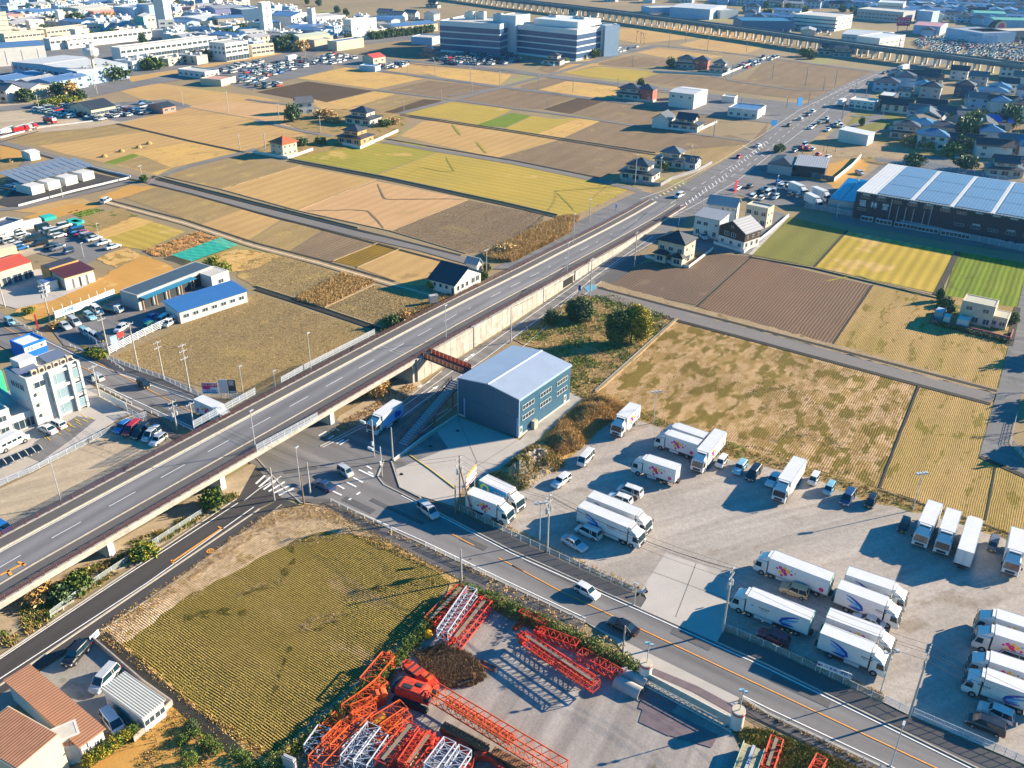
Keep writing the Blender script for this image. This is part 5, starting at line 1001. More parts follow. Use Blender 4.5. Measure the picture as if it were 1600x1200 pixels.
town((60,8,180,2,320,2,420,12,500,30,600,40,640,50,560,60,470,72,340,98,200,110,130,60,0,62,0,20),150,'7778889945','in the works quarter',rot=-.45,sep=11,seed=31)
town((1420,28,1640,22,1640,40,1600,44,1480,34),30,'0011335','in the far shopping quarter',sep=15,seed=32)
town((1400,125,1600,118,1640,150,1640,260,1560,255,1400,225,1395,200),26,'01233','among the old right-hand town',rot=-.4,sep=11,seed=33)
town((1160,18,1240,20,1300,44,1300,60,1260,58,1160,40),8,'0145','beside the deep blue flat hall',sep=20,seed=8)
town((1440,48,1600,62,1640,66,1640,70,1440,56),6,'01','beyond the crowded car lot',sep=18,seed=9)
town((930,-4,1080,-4,1080,4,950,4),10,'01234','in the hazy distance behind the railway',sep=20,seed=2)
town((-40,-2,170,-2,60,6,-40,14),8,'045','behind the left works',sep=22,seed=4)
town((560,27,640,24,690,32,690,36,600,34),4,'0','behind the pale blue roofed hall',seed=12)
town((-40,135,130,120,100,140,60,152,10,160,-40,165),12,'0445','in the crowded quarter left of the restaurant',sep=13,seed=3)
town((1380,140,1420,130,1410,160,1390,158),2,'01','beside the black cube shop',seed=4)
# signs beyond the viaduct
t=thing('shop_sign','large red sign with two white rings beyond the viaduct','sign',G(1409,50),0)
MB().box(0,0,5,11.5,.5,7).obj('sign_board',M('m_sign_red',(.60,.02,.10),.5,a=0),t)
for s in (-1,1):MB().box(s*4,.1,0,.5,.4,5).obj('leg',wgrey,t)
for s in (-1,1):
 mb=MB(); n=16
 for i in range(n):
  a0,a1=2*PI*i/n,2*PI*(i+1)/n; mb.tube((s*2.7+2.1*math.cos(a0),-.3,8.8+1.9*math.sin(a0)),(s*2.7+2.1*math.cos(a1),-.3,8.8+1.9*math.sin(a1)),.22,4)
 mb.box(s*2.7,-.3,8.6,4,.2,.4); mb.obj('ring',white,t)
t=thing('arch_sign','dark arched tower sign with a pink disc at the shopping hall','sign',G(1555,54),0)
mb=MB(); rg=[(9*math.cos(a)*(1 if True else 1),12*math.sin(a)) for a in [PI*i/12 for i in range(13)]]
mb.add([(x,-1.2,z) for x,z in rg]+[(x,1.2,z) for x,z in rg],[tuple(range(13)),tuple(range(25,12,-1))]+[(i,i+1,14+i,13+i) for i in range(12)]+[(12,0,13,25)]); mb.obj('arch',dark,t)
mb=MB(); mb.tube((2.5,-1.3,6),(2.5,-1.8,6),5,20); mb.obj('disc',M('m_sign_rose',(.62,.45,.33),.5,a=0),t); MB().tube((2.5,-1.81,7),(2.5,-1.95,7),2.6,16).obj('emblem',M('m_sign_pink',(.55,.08,.22),.5,a=0),t)
# left foreground buildings
t,W_,D_=bld('white three-storey office with big bay windows at the left edge',10.2,((41,596),(120,565),(8,578)),white,rflat,wins=(('F',1,1,2.3,1.3,8.0,3,.12,.32),('L',3,1,1.4,1.4,7.4,3,.2,.8)),name='office_building',cat='office')
for z in (.5,3.9,7.2):
 for k,(u,w,pn) in enumerate(((.62,5.2,3),)):
  p,r=onside(W_,D_,'F',W_*u,z,.03); link('window',winmesh(w,2.2,3,glassl,white),t,loc=p,rot=r)
 p,r=onside(W_,D_,'F',W_*.90,z,.55); link('window',winmesh(1.5,2.2,1,glassl,white),t,loc=p,rot=r)
for u in (.42,.80,.99):p,r=onside(W_,D_,'F',W_*u,0,.35); link('pilaster',MB().box(0,0,0,.5,.7,10.6).mesh('pilaster',[white]),t,loc=p,rot=r)
for z in (3.1,6.4,9.6):p,r=onside(W_,D_,'F',W_*.71,z,.25); link('spandrel',MB().box(0,0,0,W_*.56,.5,.55).mesh('spandrel',[white]),t,loc=p,rot=r)
acm=MB().box(0,0,0,1.1,.6,1.1).tube((0,-.31,.55),(0,-.36,.55),.4,12,1).mesh('air_conditioner',[cream,dark])
for i in range(6):link('air_conditioner',acm,t,loc=(-W_*.28+i*1.5,-D_/2+1.2,10.27))
for x,y in ((-.3,-.05),(.3,.12)):link('solar_panel',MB().box(0,0,0,4.2,3.,.08).mesh('solar_panel',[M('m_panel_dark',(.10,.13,.2),.2,a=0)]),t,loc=(x*W_,y*D_,10.9),rot=(.25,0,0))
MB().box(-W_*.2,D_*.25,10.26,3.4,3.2,2.1).obj('roof_hut',white,t)
for k,z in enumerate((2,4.3,6.6)):p,r=onside(W_,D_,'F',W_*.14,z,.2); link('air_conditioner',MB().box(0,0,0,.8,.35,.6).mesh('air_conditioner',[wgrey]),t,loc=p,rot=r)
bld('low white wing with arched openings joined to the three-storey office',3.2,((18,655),(52,642),(-30,620)),white,rflat,wins=(('F',2,1,2.2,2,.3,3),),parap=.4)
bld('white annex cut by the left edge below the three-storey office',5.2,((-40,660),(14,641),(-60,620)),white,rflat,wins=(('F',2,2,1.6,1.2,.8,2.5),('R',1,1,1,1,3.2,3)))
t,W_,D_=bld('bright blue flat-roofed pavilion with a white lettered band',3.2,((36,543),(71,530),(23,531)),bluep,M('m_roof_pale',(.62,.62,.60),.7,a=.06),parap=.35)
p,r=onside(W_,D_,'F',W_*.5,1.75,.03); link('sign_board',MB().box(0,0,0,W_*.96,.12,1.2).mesh('sign_board',[M('m_sign_white',(.78,.78,.76),.6,a=0)]),t,loc=p,rot=r)
p.z=2.3; p2=p+Vector((math.sin(r)*.16,-math.cos(r)*.16,0)); text('やまに工業',.72,M('m_letter_grey',(.10,.13,.17),.6,a=0),t,p2,(PI/2,0,r),space=1.15)
p3=p2.copy(); p3.z=2.75; text('すべての人に',.24,worange,t,p3-Vector((math.cos(r),math.sin(r),0))*W_*.25,(PI/2,0,r))
# green domed drum and stairs by the left edge
mb=MB(); rg=[[(2.4*c*math.cos(2*PI*i/14),2.4*c*math.sin(2*PI*i/14),z) for i in range(14)] for z,c in ((0,1),(5.6,1),(6.4,.85),(7.,.55),(7.2,.1))]
o=mb.loft(rg).obj('storage_tank',M('m_green_paint',(.02,.30,.16),.5,a=.05)); o.location=G(-6,622); tag(o,'green domed tank peeping in at the left edge','tank')
# sheds around the car dealer
t,W_,D_=bld('long open workshop with a dark slate roof and turquoise canopy',4.2,((214,462),(331,416),(192,452)),wgrey,MR('m_roof_slate',(.065,.095,.13),'Y',.5,.2,.5),'flat',name='workshop',cat='workshop',parap=.1)
wc=M('m_canopy_blue',(.02,.20,.34),.5,n=1,a=.08); p,r=onside(W_,D_,'F',W_*.36,3.5,1.1); link('canopy',MB().box(0,0,0,W_*.68,2.2,.12).mesh('canopy',[wc]),t,loc=p,rot=r+0)
for k in range(5):p,r=onside(W_,D_,'F',W_*(.03+k*.165),0,.05); link('bay_shade',MB().box(W_*.08,0,.1,W_*.145,.06,3.2).mesh('bay_shade',[M('m_bay_shadow',(.03,.04,.05),.8,a=.1)]),t,loc=p,rot=r); link('post',MB().box(0,-.9,0,.18,.18,3.5).mesh('post',[worange]),t,loc=p,rot=r)  # dark panels painted as the shade inside the open bays, between posts
bld('pale flat shed closing the end of the slate roofed workshop',3.6,((330,433),(357,423),(304,427)),white,rflat,wins=(('F',1,1,1.8,1.2,1.,3),),parap=.15,name='workshop',cat='workshop')
bld('long low sales hall with a bright blue roof along the stubble field',3.1,((280,488),(385,455),(250,478)),white,MR('m_roof_sales_blue',(.04,.14,.36),'Y',.6,.15,.4),'mono',.8,'x',(('F',7,1,1.5,1.,1.2,3,.02,.98),),over=.3,name='sales_hall',cat='hall')
t,W_,D_=bld('orange walled shop with a black slope roof behind the maroon one',4.6,((77,420),(122,406),(66,414)),worange,MR('m_roof_black',(.05,.05,.065),'X',.5,.2,.6),'flat',parap=.0)
bld('workshop with a maroon sheet roof and white roller doors',3.6,((100,434),(145,421),(81,425)),cream,rmaroon,'mono',.5,'x',(('F',4,1,2.6,2.6,.1,3,.03,.97,1,white),),name='workshop',cat='workshop')
bld('small white shed with a pale blue roof by the dirt lot',2.8,((69,443),(89,437),(55,439)),white,rblue,'flat',parap=0,name='shed',cat='shed')
bld('orange walled factory with a broad red roof at the left edge',4.6,((-50,440),(48,409),(-70,425)),beige,rred,'gable',1.2,'x',(('F',4,1,2.5,2.4,.2,3,.3,1),),over=.2,name='factory',cat='factory')
bld('long white dealer garage roofed with solar panels at the left',4.2,((-40,371),(36,345),(-50,361)),white,MR('m_roof_pv',(.06,.07,.11),'X',1.5,.4,.3),'flat',wins=(('F',3,1,3,2.2,.4,3),))
bld('low pale wall shed right of the dealer garage',2.6,((37,347),(64,341),(36,345)),white,white,'flat',parap=0)
bld('long cream garage below the packed car lot',2.6,((-30,396),(25,384),(-32,391)),cream,cream,'flat',parap=0,name='garage',cat='garage')
for k,(a,b,c) in enumerate((((48,293),(68,288),(30,285)),((74,286),(93,281),(58,279)),((101,279),(120,274),(86,272)),((128,272),(146,267),(112,265)))):
 bld(('first','second','third','last')[k]+' white storage container from the left under the sloping solar racks',2.9,(a,b,c),white,white,'flat',name='storage_container',cat='container',parap=0,group='storage containers under the solar racks')
for k,(a,b,c) in enumerate((((35,291),(145,262),(26,284)),((17,284),(118,258),(14,279)))):
 t,W_,D_=bld(('nearer','farther')[k]+' sloping rack of solar panels over the storage containers',.3,tuple((x,y+8) for x,y in (a,b,c)),wblue,wblue,'flat',name='solar_rack',cat='solar rack',parap=0)
 for i in range(11):link('solar_panel',MB().box(0,0,0,W_/11-.35,D_+3.4,.08).mesh('solar_panel',[solar]),t,loc=(-W_/2+(i+.5)*W_/11,0,4.1),rot=(.16,0,0))
# hamlet house on the right by the paddies
bld('white flat-roofed two-storey house behind the pink garden wall',5.6,((1504,470),(1556,481),(1560,470)),cream,rkhaki,wins=(('F',2,1,1.5,1.1,3.6,3),('F',3,1,1.5,1.5,.6,3)),name='house',cat='house',parap=.2)
bld('single-storey annex with a khaki roof right of the pink-walled house',3.,((1548,493),(1575,499),(1577,488)),cream,rkhaki,wins=(('F',2,1,1.4,1.2,.8,3),),name='house',cat='house',parap=.15)
bld('tiny carport with a pale blue roof in the pink-walled garden',2.3,((1461,486),(1474,489),(1477,482)),wgrey,wblue,name='shed',cat='shed',parap=0); bld('pale garden shed behind the pink wall',2.2,((1475,495),(1485,497),(1486,491)),white,white,name='shed',cat='shed',parap=0); bld('wider pale garden shed behind the pink wall',2.3,((1496,498),(1513,502),(1517,496)),white,white,name='shed',cat='shed',parap=0)
# house bottom left
t,W_,D_=bld('house with a broad brown ribbed metal roof at the bottom left corner',6.0,((25,1203),(92,1147),(27,1092)),cream,MR('m_roof_brown_main',(.34,.16,.085),'Y',.4,.14,.6,a=.14,n=1.2),'flat',parap=0,name='house',cat='house')
t,W_,D_=bld('long single-storey wing with an orange-brown ribbed roof beside the parking yard',3.2,((125,1165),(160,1140),(19,1062)),white,MR('m_roof_brown_y',(.40,.19,.10),'Y',.45,.14,.55,a=.1),'mono',.3,'x',(('F',2,1,.9,1.2,1,3),),over=.3,name='house',cat='house')
bld('small brown roofed porch below the long wing',3.,((84,1172),(137,1160),(82,1164)),white,rbrown,'flat',parap=0,name='porch',cat='porch')
bld('pale glazed link building between the two brown roofs',3.4,((106,1176),),white,rflat,'flat',parap=.1,name='building',cat='building',size=(.62,3.6,2.6))
bld('grey ribbed-roof garden shed at the end of the parking yard',2.8,((222,1121),(255,1095),(164,1079)),white,MR('m_roof_shed',(.44,.44,.41),'X',.34,.3,.6),'mono',.35,'x',(('F',2,1,1.5,1.,1.,3),),over=.25,name='shed',cat='shed')
bld('small grey utility box bottom beside the hedge of the crane yard',2.,((440,1182),(458,1190),(443,1176)),wgrey,wgrey,name='shed',cat='shed',parap=0)
# ================================================================ VEHICLES
def paintm(n,c,r=.3):return M('m_car_'+n,c,r,a=0,spec=.5,coat=.5)
PC=dict(white=paintm('white',(.60,.60,.59)),silver=paintm('silver',(.42,.44,.46)),black=paintm('black',(.012,.014,.02)),navy=paintm('navy',(.02,.05,.13)),blue=paintm('blue',(.02,.14,.42)),red=paintm('red',(.42,.012,.02)),
beige=paintm('beige',(.48,.36,.2)),lblue=paintm('lblue',(.20,.42,.52)),grey=paintm('grey',(.12,.13,.15)),green=paintm('green',(.02,.16,.10)),maroon=paintm('maroon',(.18,.01,.03)))
tyre=M('m_tyre',(.012,.012,.013),.8,a=0); hub=M('m_hub',(.35,.36,.38),.4,metal=.6,a=0); lampw=M('m_headlight',(.75,.78,.8),.15,a=0,spec=.8); lampr=M('m_taillight',(.4,.01,.01),.25,a=0); cgl=M('m_car_glass',(.010,.03,.045),.1,a=0,spec=.5); platew=M('m_plate',(.7,.7,.66),.6,a=0); platey=M('m_plate_yellow',(.8,.6,.02),.6,a=0)
# profile: (x, top height of the lower body); cabin: front base x, front top x, rear top x, rear base x, roof height
CT=dict(
sedan=(4.7,1.76,[(-2.35,.55),(-2.3,.95),(-1.5,1.0),(.9,.98),(1.9,.82),(2.25,.68),(2.35,.5)],(1.05,.35,-.95,-1.7,1.45)),
hatch=(4.1,1.7,[(-2.05,.55),(-2.0,.98),(.9,.98),(1.6,.86),(1.95,.7),(2.05,.5)],(1.15,.4,-1.55,-1.98,1.5)),
wagon=(4.6,1.72,[(-2.3,.55),(-2.25,1.0),(1.1,1.0),(1.9,.84),(2.2,.7),(2.3,.5)],(1.2,.5,-1.85,-2.22,1.5)),
mpv=(4.7,1.74,[(-2.35,.55),(-2.3,1.08),(1.5,1.05),(2.05,.9),(2.28,.72),(2.35,.5)],(1.75,.85,-2.0,-2.28,1.82)),
van=(4.7,1.7,[(-2.35,.5),(-2.33,1.12),(1.95,1.1),(2.25,.95),(2.33,.72),(2.35,.5)],(2.2,1.6,-2.2,-2.32,1.95)),
kei=(3.4,1.48,[(-1.7,.5),(-1.68,1.02),(1.05,1.02),(1.45,.9),(1.66,.7),(1.7,.5)],(1.3,.8,-1.5,-1.66,1.68)),
suv=(4.3,1.76,[(-2.15,.6),(-2.12,1.1),(.8,1.1),(1.7,1.0),(2.08,.85),(2.15,.6)],(1.0,.5,-1.75,-2.05,1.75)))
def lower_rings(L_,W_,prof):
 rg=[]
 for x,zt in prof:
  k=.5+.5*min(1,(L_/2-abs(x))/.35+.62); w=W_/2*min(1,k)
  rg.append([(x,-w*.94,.26),(x,w*.94,.26),(x,w,.45),(x,w,max(zt-.2,.46)),(x,w*.88,zt),(x,-w*.88,zt),(x,-w,max(zt-.2,.46)),(x,-w,.45)])
 return rg
def cabin(W_,c,z0):
 fb,ft,rt,rb,zr=c; w0,w1=W_/2*.93,W_/2*.76
 lo=[(rb,-w0*.97,z0),(fb,-w0*.95,z0),(fb,w0*.95,z0),(rb,w0*.97,z0)]; hi=[(rt,-w1,zr-.05),(ft,-w1,zr-.05),(ft,w1,zr-.05),(rt,w1,zr-.05)]
 return lo,hi
def car_parts(kind):
 L_,W_,prof,c=CT[kind]; z0=prof[len(prof) // 2][1]-.03; zr=c[4]
 body=MB().loft(lower_rings(L_,W_,prof)); lo,hi=cabin(W_,c,z0)
 fb,ft,rt,rb,_=c; w1=W_/2*.78
 roof=MB().loft([[(rt-.06,-w1*.96,zr-.06),(rt-.06,w1*.96,zr-.06),(rt-.03,w1*.88,zr),(rt-.03,-w1*.88,zr)],[((rt+ft)/2,-w1*1.02,zr-.04),((rt+ft)/2,w1*1.02,zr-.04),((rt+ft)/2,w1*.92,zr+.04),((rt+ft)/2,-w1*.92,zr+.04)],
 [(ft+.05,-w1*.96,zr-.07),(ft+.05,w1*.96,zr-.07),(ft,w1*.88,zr-.01),(ft,-w1*.88,zr-.01)]])
 pil=MB()
 for s in (-1,1):
  for (xa,xb) in ((fb,ft),(rb,rt)):pil.tube((xa,s*W_/2*.91,z0),(xb,s*W_/2*.77,zr-.05),.05,4)
  xm=(ft+rt)/2-.1; pil.tube((xm,s*W_/2*.925,z0),(xm,s*W_/2*.78,zr-.05),.045,4)
  if kind in ('mpv','van','wagon'):pil.tube((rt*.55+.1,s*W_/2*.925,z0),(rt*.55+.1,s*W_/2*.78,zr-.05),.05,4)
 gl=MB().loft([lo,hi]); wh=MB(); wh.tube((0,-.1,0),(0,.1,0),.31,14,0); wh.tube((0,-.11,0),(0,.11,0),.19,10,1)
 det=[]; hz_=prof[-2][1]-.1; x=L_/2
 for s in (-1,1):
  det.append(('headlight',MB().box(0,0,0,.22,.36,.14).mesh('headlight',[lampw]),(x-.14,s*W_*.36,hz_-.1))); det.append(('taillight',MB().box(0,0,0,.1,.2,.26).mesh('taillight',[lampr]),(-x+.04,s*W_*.42,.68)))
  det.append(('mirror',MB().box(0,0,0,.1,.2,.13).mesh('mirror',[PC['black']]),(fb-.35,s*(W_/2+.08),z0)))
 det.append(('number_plate',MB().box(0,0,0,.02,.34,.16).mesh('number_plate',[platey if kind == 'kei' else platew]),(x+.01,0,.38)))
 det.append(('bumper',MB().box(0,0,0,.12,W_*.84,.12).mesh('bumper',[PC['grey']]),(x-.08,0,.28)))
 return body,roof,pil,gl,wh,det,L_,W_
CP={}
def car(label,kind,col,x,y,dx,dy,z=GZ,group=None,s=1.):
 key=(kind,col); loc=G(x,y,z); rz=ang((x-dx*.5,y-dy*.5),(x+dx*.5,y+dy*.5))
 if key in CP:o=dup(CP[key],loc,rz,label,group); o.scale=(s,)*3; return o
 body,roof,pil,gl,wh,det,L_,W_=car_parts(kind); t=thing('car',label,'car',loc,rz,group)
 body.obj('body',PC[col],t); roof.obj('roof',PC[col],t); gl.obj('windows',cgl,t); tag(pil.obj('pillars',PC[col],t),kind='stuff')
 wm=wh.mesh('wheel',[tyre,hub])
 for sx in (-1,1):
  for sy in (-1,1):link('wheel',wm,t,loc=(sx*L_*.30+(.0),sy*(W_/2-.1),.31))
 for n,me,l in det:link(n,me,t,loc=l)
 CP[key]=t; t.scale=(s,)*3; return t
FC={}
def farcar(kind,col):
 k=(kind,col)
 if k not in FC:
  L_,W_,prof,c=CT[kind]; z0=prof[len(prof) // 2][1]-.03; mb=MB().loft(lower_rings(L_,W_,prof),0); lo,hi=cabin(W_,c,z0); mb.loft([lo,hi],1)
  cx=(c[1]+c[2])/2; mb.box(cx,0,c[4]-.06,c[1]-c[2],W_*.76,.07,0)
  for sx in (-1,1):
   for sy in (-1,1):mb.tube((sx*L_*.3,sy*(W_/2-.14),.3),(sx*L_*.3,sy*(W_/2+.02),.3),.3,8,2)
  FC[k]=mb.mesh('car',[PC[col],cgl,tyre])
 return FC[k]
CARS=[
('white panel van parked beside the dry grass mound','van','white',915,721,-12,13),('white wagon parked below the panel van at the foot of the mound','wagon','white',877,755,-12,9),('white minivan behind the two swoosh trucks','mpv','white',984,772,-14,-5),('white wagon mostly hidden behind the upper swoosh truck','wagon','white',968,783,-14,-5),
('white boxy small van in the shadow of the swoosh truck','mpv','white',919,836,-13,-6),('pale pearl sedan nearest the roadside fence','sedan','silver',897,853,14,8),('white hatchback driving on the lower right road','hatch','white',917,928,14,8),('black sedan driving past the crane yard hedge','sedan','black',973,983,-18,-9),
('grey-blue minivan leaving the crossing toward the truck yard','mpv','silver',669,802,9,7),('silver small wagon in the middle of the crossing','kei','silver',540,741,9,6),('dark blue sedan waiting at the edge of the crossing','sedan','navy',506,762,-12,-6),('silver wagon in front of the three-storey office','wagon','silver',152,592,-8,-5),
('small black car driving toward the flyover from the left','kei','black',225,604,8,5),('light blue small car far left on the cross road','kei','lblue',16,506,7,5),('blue car first in the row of five under the white fence','hatch','blue',193,671,-10,7),('red car second in the row of five under the white fence','mpv','red',208,674,-10,8),('black minivan third in the row of five under the white fence','mpv','black',221,679,-10,8),
('silver minivan fourth in the row of five under the white fence','mpv','silver',238,683,-10,8),('white car last in the row of five under the white fence','hatch','white',248,691,-10,8),('white sedan on the yellow bays left of its twin','sedan','white',75,674,-11,-5),('white wagon on the yellow bays nearest the office wall','wagon','white',90,666,-11,-5),
('bright blue car at the left edge beside the flyover','hatch','blue',7,829,13,8),('silver sedan first by the dealer billboard wall','sedan','silver',102,512,9,6),('silver minivan second by the dealer billboard wall','mpv','silver',117,506,9,6),('pale blue wagon in the dealer forecourt','wagon','lblue',141,497,9,6),('white minivan at the back of the dealer forecourt','mpv','white',152,488,9,6),
('white hatchback on display near the red roadside sign','hatch','white',190,516,-9,6),('blue sedan on display by the blue roofed hall','sedan','blue',237,500,-9,6),('white car on display by the blue roofed hall','mpv','white',254,504,-9,6),('white small car beside the slatted fence','kei','white',265,508,-9,6),('green small car at the slatted fence','kei','green',232,514,-9,6),
('blue and white small car first in the dealer front row','kei','lblue',133,522,7,5),('white small car second in the dealer front row','kei','white',141,525,7,5),('silver small car third in the dealer front row','kei','silver',149,529,7,5),('black small car last in the dealer front row','kei','black',157,532,7,5),
('black pickup-like van in the bottom left parking yard','suv','black',121,1027,-11,12),('silver minivan next to the grey garden shed','mpv','silver',165,1066,-10,11),('white minivan below the garden shed','mpv','white',178,1134,10,13),
('white small car first from the left in the back row of the gravel yard','kei','white',1127,726,-7,9),('silver-blue wagon second in the back row of the gravel yard','wagon','lblue',1156,734,-7,9),('black minivan third in the back row of the gravel yard','mpv','black',1177,744,-7,9),('white sedan left of the tall white truck in the back row','sedan','white',1208,753,-7,9),
('white small car right of the tall white truck in the back row','kei','white',1271,753,-6,9),('light blue small car in the back row of the gravel yard','kei','lblue',1295,768,-6,9),('dark green-black minivan in the back row of the gravel yard','mpv','navy',1324,782,-6,9),('dark small car right end of the middle back row','kei','black',1360,788,-5,9),('black small car in the shadow of the lamp pole truck row','kei','black',1411,826,-4,9),
('dark small car between the two right-hand trucks','kei','grey',1550,855,-3,9),('beige off-roader beside the petal truck','suv','beige',1240,928,-12,-4),('silver sedan squeezed between the truck rows','sedan','white',1356,974,-13,-5),('dark red wagon parked along the mesh fence','wagon','maroon',1208,1000,-12,-5),
('white estate car at the bottom right beside a black minivan','suv','white',1554,1119,-14,-6),('black minivan at the bottom right beside the barrier fence','mpv','black',1538,1138,-15,-6),('silver van peeping out between the right edge trucks','van','silver',1583,1034,-12,-4),
('white car driving down the hatched part of the arterial','mpv','white',1061,308,-5,2.4),('small red car on the arterial beyond the hatching','hatch','red',1154,247,-5,2.6),('white car on the arterial above the red one','sedan','white',1185,229,5,-2.8),('white car waiting at the far lights','mpv','white',1270,176,4,-2.2),('dark car waiting behind at the far lights','sedan','navy',1263,181,4,-2.2),
('silver car alone on the arterial before the far lights','wagon','silver',1251,187,4,-2.2),('dark car on the arterial next to the restaurant lot','sedan','black',1233,197,4,-2.4),('dark car first beyond the far lights','sedan','black',1381,115,3,-1.6),('dark car second beyond the far lights','hatch','black',1388,113,3,-1.6),('white car under the viaduct crossing','mpv','white',1404,108,3,-1.4),
('white light car alone on the dirt track by the gardens','mpv','white',166,316,4,-2),('silver car on the driveway of the new housing row','wagon','silver',1098,372,5,4),('blue-grey car behind the two-tone house','mpv','silver',1093,366,5,4),
('red car behind the black fronted restaurant','hatch','red',1279,243,5,-2),('silver car right of the red one by the restaurant','sedan','silver',1293,247,5,-2),('white wagon on the orange lot beside the solar factory','wagon','silver',1343,272,5,2),('pale small truck-like car in the old hamlet yard','kei','lblue',1494,247,3,4)]
for c in CARS:car(*c)
# distant parked cars: the 250 nearest are single cars, the remaining specks are one mass
cand=[]
def carlot(poly,where,p=.8,rot=A_,pitch=(2.7,6.5),seed=1,kinds=('hatch','wagon','mpv','kei','sedan','van'),cols='wwwwwwsskknbrg'):
 r=random.Random(seed); P=P2(*poly); W_=[G(*q) for q in P]; cx=sum((q.x for q in W_))/len(W_); cy=sum((q.y for q in W_))/len(W_)
 c,s=math.cos(rot),math.sin(rot); R=max((q-Vector((cx,cy,0))).length for q in W_); WP_=[(q.x,q.y) for q in W_]
 nu,nv=int(R/pitch[0]),int(R/pitch[1])
 for i in range(-nu,nu+1):
  for j in range(-nv,nv+1):
   u,v=i*pitch[0],j*pitch[1]+(0 if j%2 else 1.1); x,y=cx+u*c-v*s,cy+u*s+v*c
   if not inpoly(x,y,WP_) or r.random()>p:continue
   col={'w':'white','s':'silver','k':'black','n':'navy','b':'blue','r':'red','g':'grey','l':'lblue'}[r.choice(cols)]
   cand.append((math.hypot(x,y),x+r.uniform(-.15,.15),y+r.uniform(-.3,.3),rot+PI/2+(PI if r.random()<.4 else 0)+r.uniform(-.03,.03),r.choice(kinds),col,where))
carlot((-30,395,10,372,60,355,100,346,128,357,158,370,190,386,184,391,150,380,110,369,60,388,20,400),'in the packed dealer lot at the left',.85,seed=2,rot=A_-.1)
carlot((58,392,95,380,136,397,118,402,85,401,68,398),'in the middle of the dealer parking lot',.7,seed=3)
carlot((1140,300,1158,284,1200,298,1204,314,1168,316),'in the tan-edged lot by the arterial',.75,seed=4,pitch=(3,6.5)); carlot((1210,288,1234,280,1258,298,1246,316,1208,310),'in the restaurant car park',.75,seed=5,pitch=(3,7))
carlot((1240,240,1250,225,1275,232,1270,243),'behind the tiled house by the arterial',.8,seed=6); carlot((1262,200,1290,186,1325,192,1318,200,1285,208),'beside the pale roofed warehouse',.45,seed=7)
carlot((672,95,735,80,800,80,816,95,790,102,705,102),'in the big office car park',.85,seed=8,rot=A_+.1); carlot((380,118,400,104,470,93,500,100,440,116,385,136,370,130),'in the long car park left of the red roofed house',.5,seed=9)
carlot((400,136,425,128,445,133,420,140),'at the near end of the long left car park',.6,seed=10); carlot((478,92,520,83,560,92,530,104,500,100),'by the far junction',.45,seed=11); carlot((590,104,640,96,640,104,605,110),'beside the red roofed house',.6,seed=12)
carlot((52,178,60,165,120,162,190,170,240,178,190,184,150,190,90,182),'in the crowded yard left of the restaurant',.8,seed=13); carlot((205,172,225,160,245,170,230,178),'outside the small brick shop',.6,seed=14)
carlot((0,120,40,118,100,132,110,140,60,145,0,138),'in the hire yard at the left',.6,seed=15,pitch=(3.4,8),kinds=('van',),cols='wwwwws'); carlot((345,112,367,102,420,95,420,103,370,116),'along the far left road',.5,seed=16)
carlot((1150,105,1190,90,1222,88,1190,100,1160,112),'in the lot before the viaduct',.55,seed=17); carlot((930,88,965,74,1000,72,985,80),'behind the grey tower of the office block',.4,seed=18)
carlot((280,82,330,72,345,76,300,88),'in front of the school-like building',.6,seed=19); carlot((1370,256,1420,246,1440,250,1420,264),'in the old hamlet yard',.1,seed=20)
nn=len(cand)
carlot((1425,66,1440,58,1500,56,1560,60,1640,68,1640,100,1600,98,1500,88,1440,78),'in the huge lot beyond the railway viaduct',.62,seed=21,pitch=(3.,7),cols='wwwwwwllssnr')
carlot((1205,40,1225,36,1290,44,1300,56,1260,54,1210,46),'beside the deep blue flat hall',.4,seed=22,pitch=(3.4,8)); carlot((1515,26,1600,30,1600,40,1560,40,1490,36),'in the hazy shopping lot',.35,seed=23,pitch=(3.4,8))
carlot((1500,70,1640,74,1640,84,1520,80),'on the rows beyond the viaduct',.3,seed=24,pitch=(3.2,7))
cand.sort(); CN=dict(white='white',silver='silver',black='black',navy='dark blue',blue='blue',red='red',grey='dark grey',lblue='pale blue')
KN=dict(hatch='hatchback',wagon='wagon',mpv='minivan',kei='small car',sedan='sedan',van='van',suv='off-roader')
mass_v,mass_f,mass_m=MB(),None,None
for k,(d,x,y,rz,kind,col,where) in enumerate(cand):
 if k<225:
  o=link('car',farcar(kind,col),loc=(x,y,GZ),rot=rz); tag(o,CN[col]+' '+KN[kind]+' '+where,'car','cars '+where)
 else:
  cm={'white':0,'silver':1,'black':2,'navy':3,'blue':3,'red':4,'grey':2,'lblue':1}[col]; L_,W_,prof,cc=CT[kind]
  mass_v.box(x,y,GZ+.2,L_,W_,.8,cm,rz); mass_v.box(x-.2*math.cos(rz),y-.2*math.sin(rz),GZ+1.,L_*.62,W_*.9,cc[4]-.95,5,rz,top=(.8,.85)); mass_v.box(x-.2*math.cos(rz),y-.2*math.sin(rz),GZ+cc[4],L_*.48,W_*.78,.06,cm,rz)
o=mass_v.obj('parked_cars',[PC['white'],PC['silver'],PC['black'],PC['navy'],PC['red'],cgl],fix=False); tag(o,'the remaining mass of tiny parked cars in the farthest lots',kind='stuff')
print('far cars',len(cand))
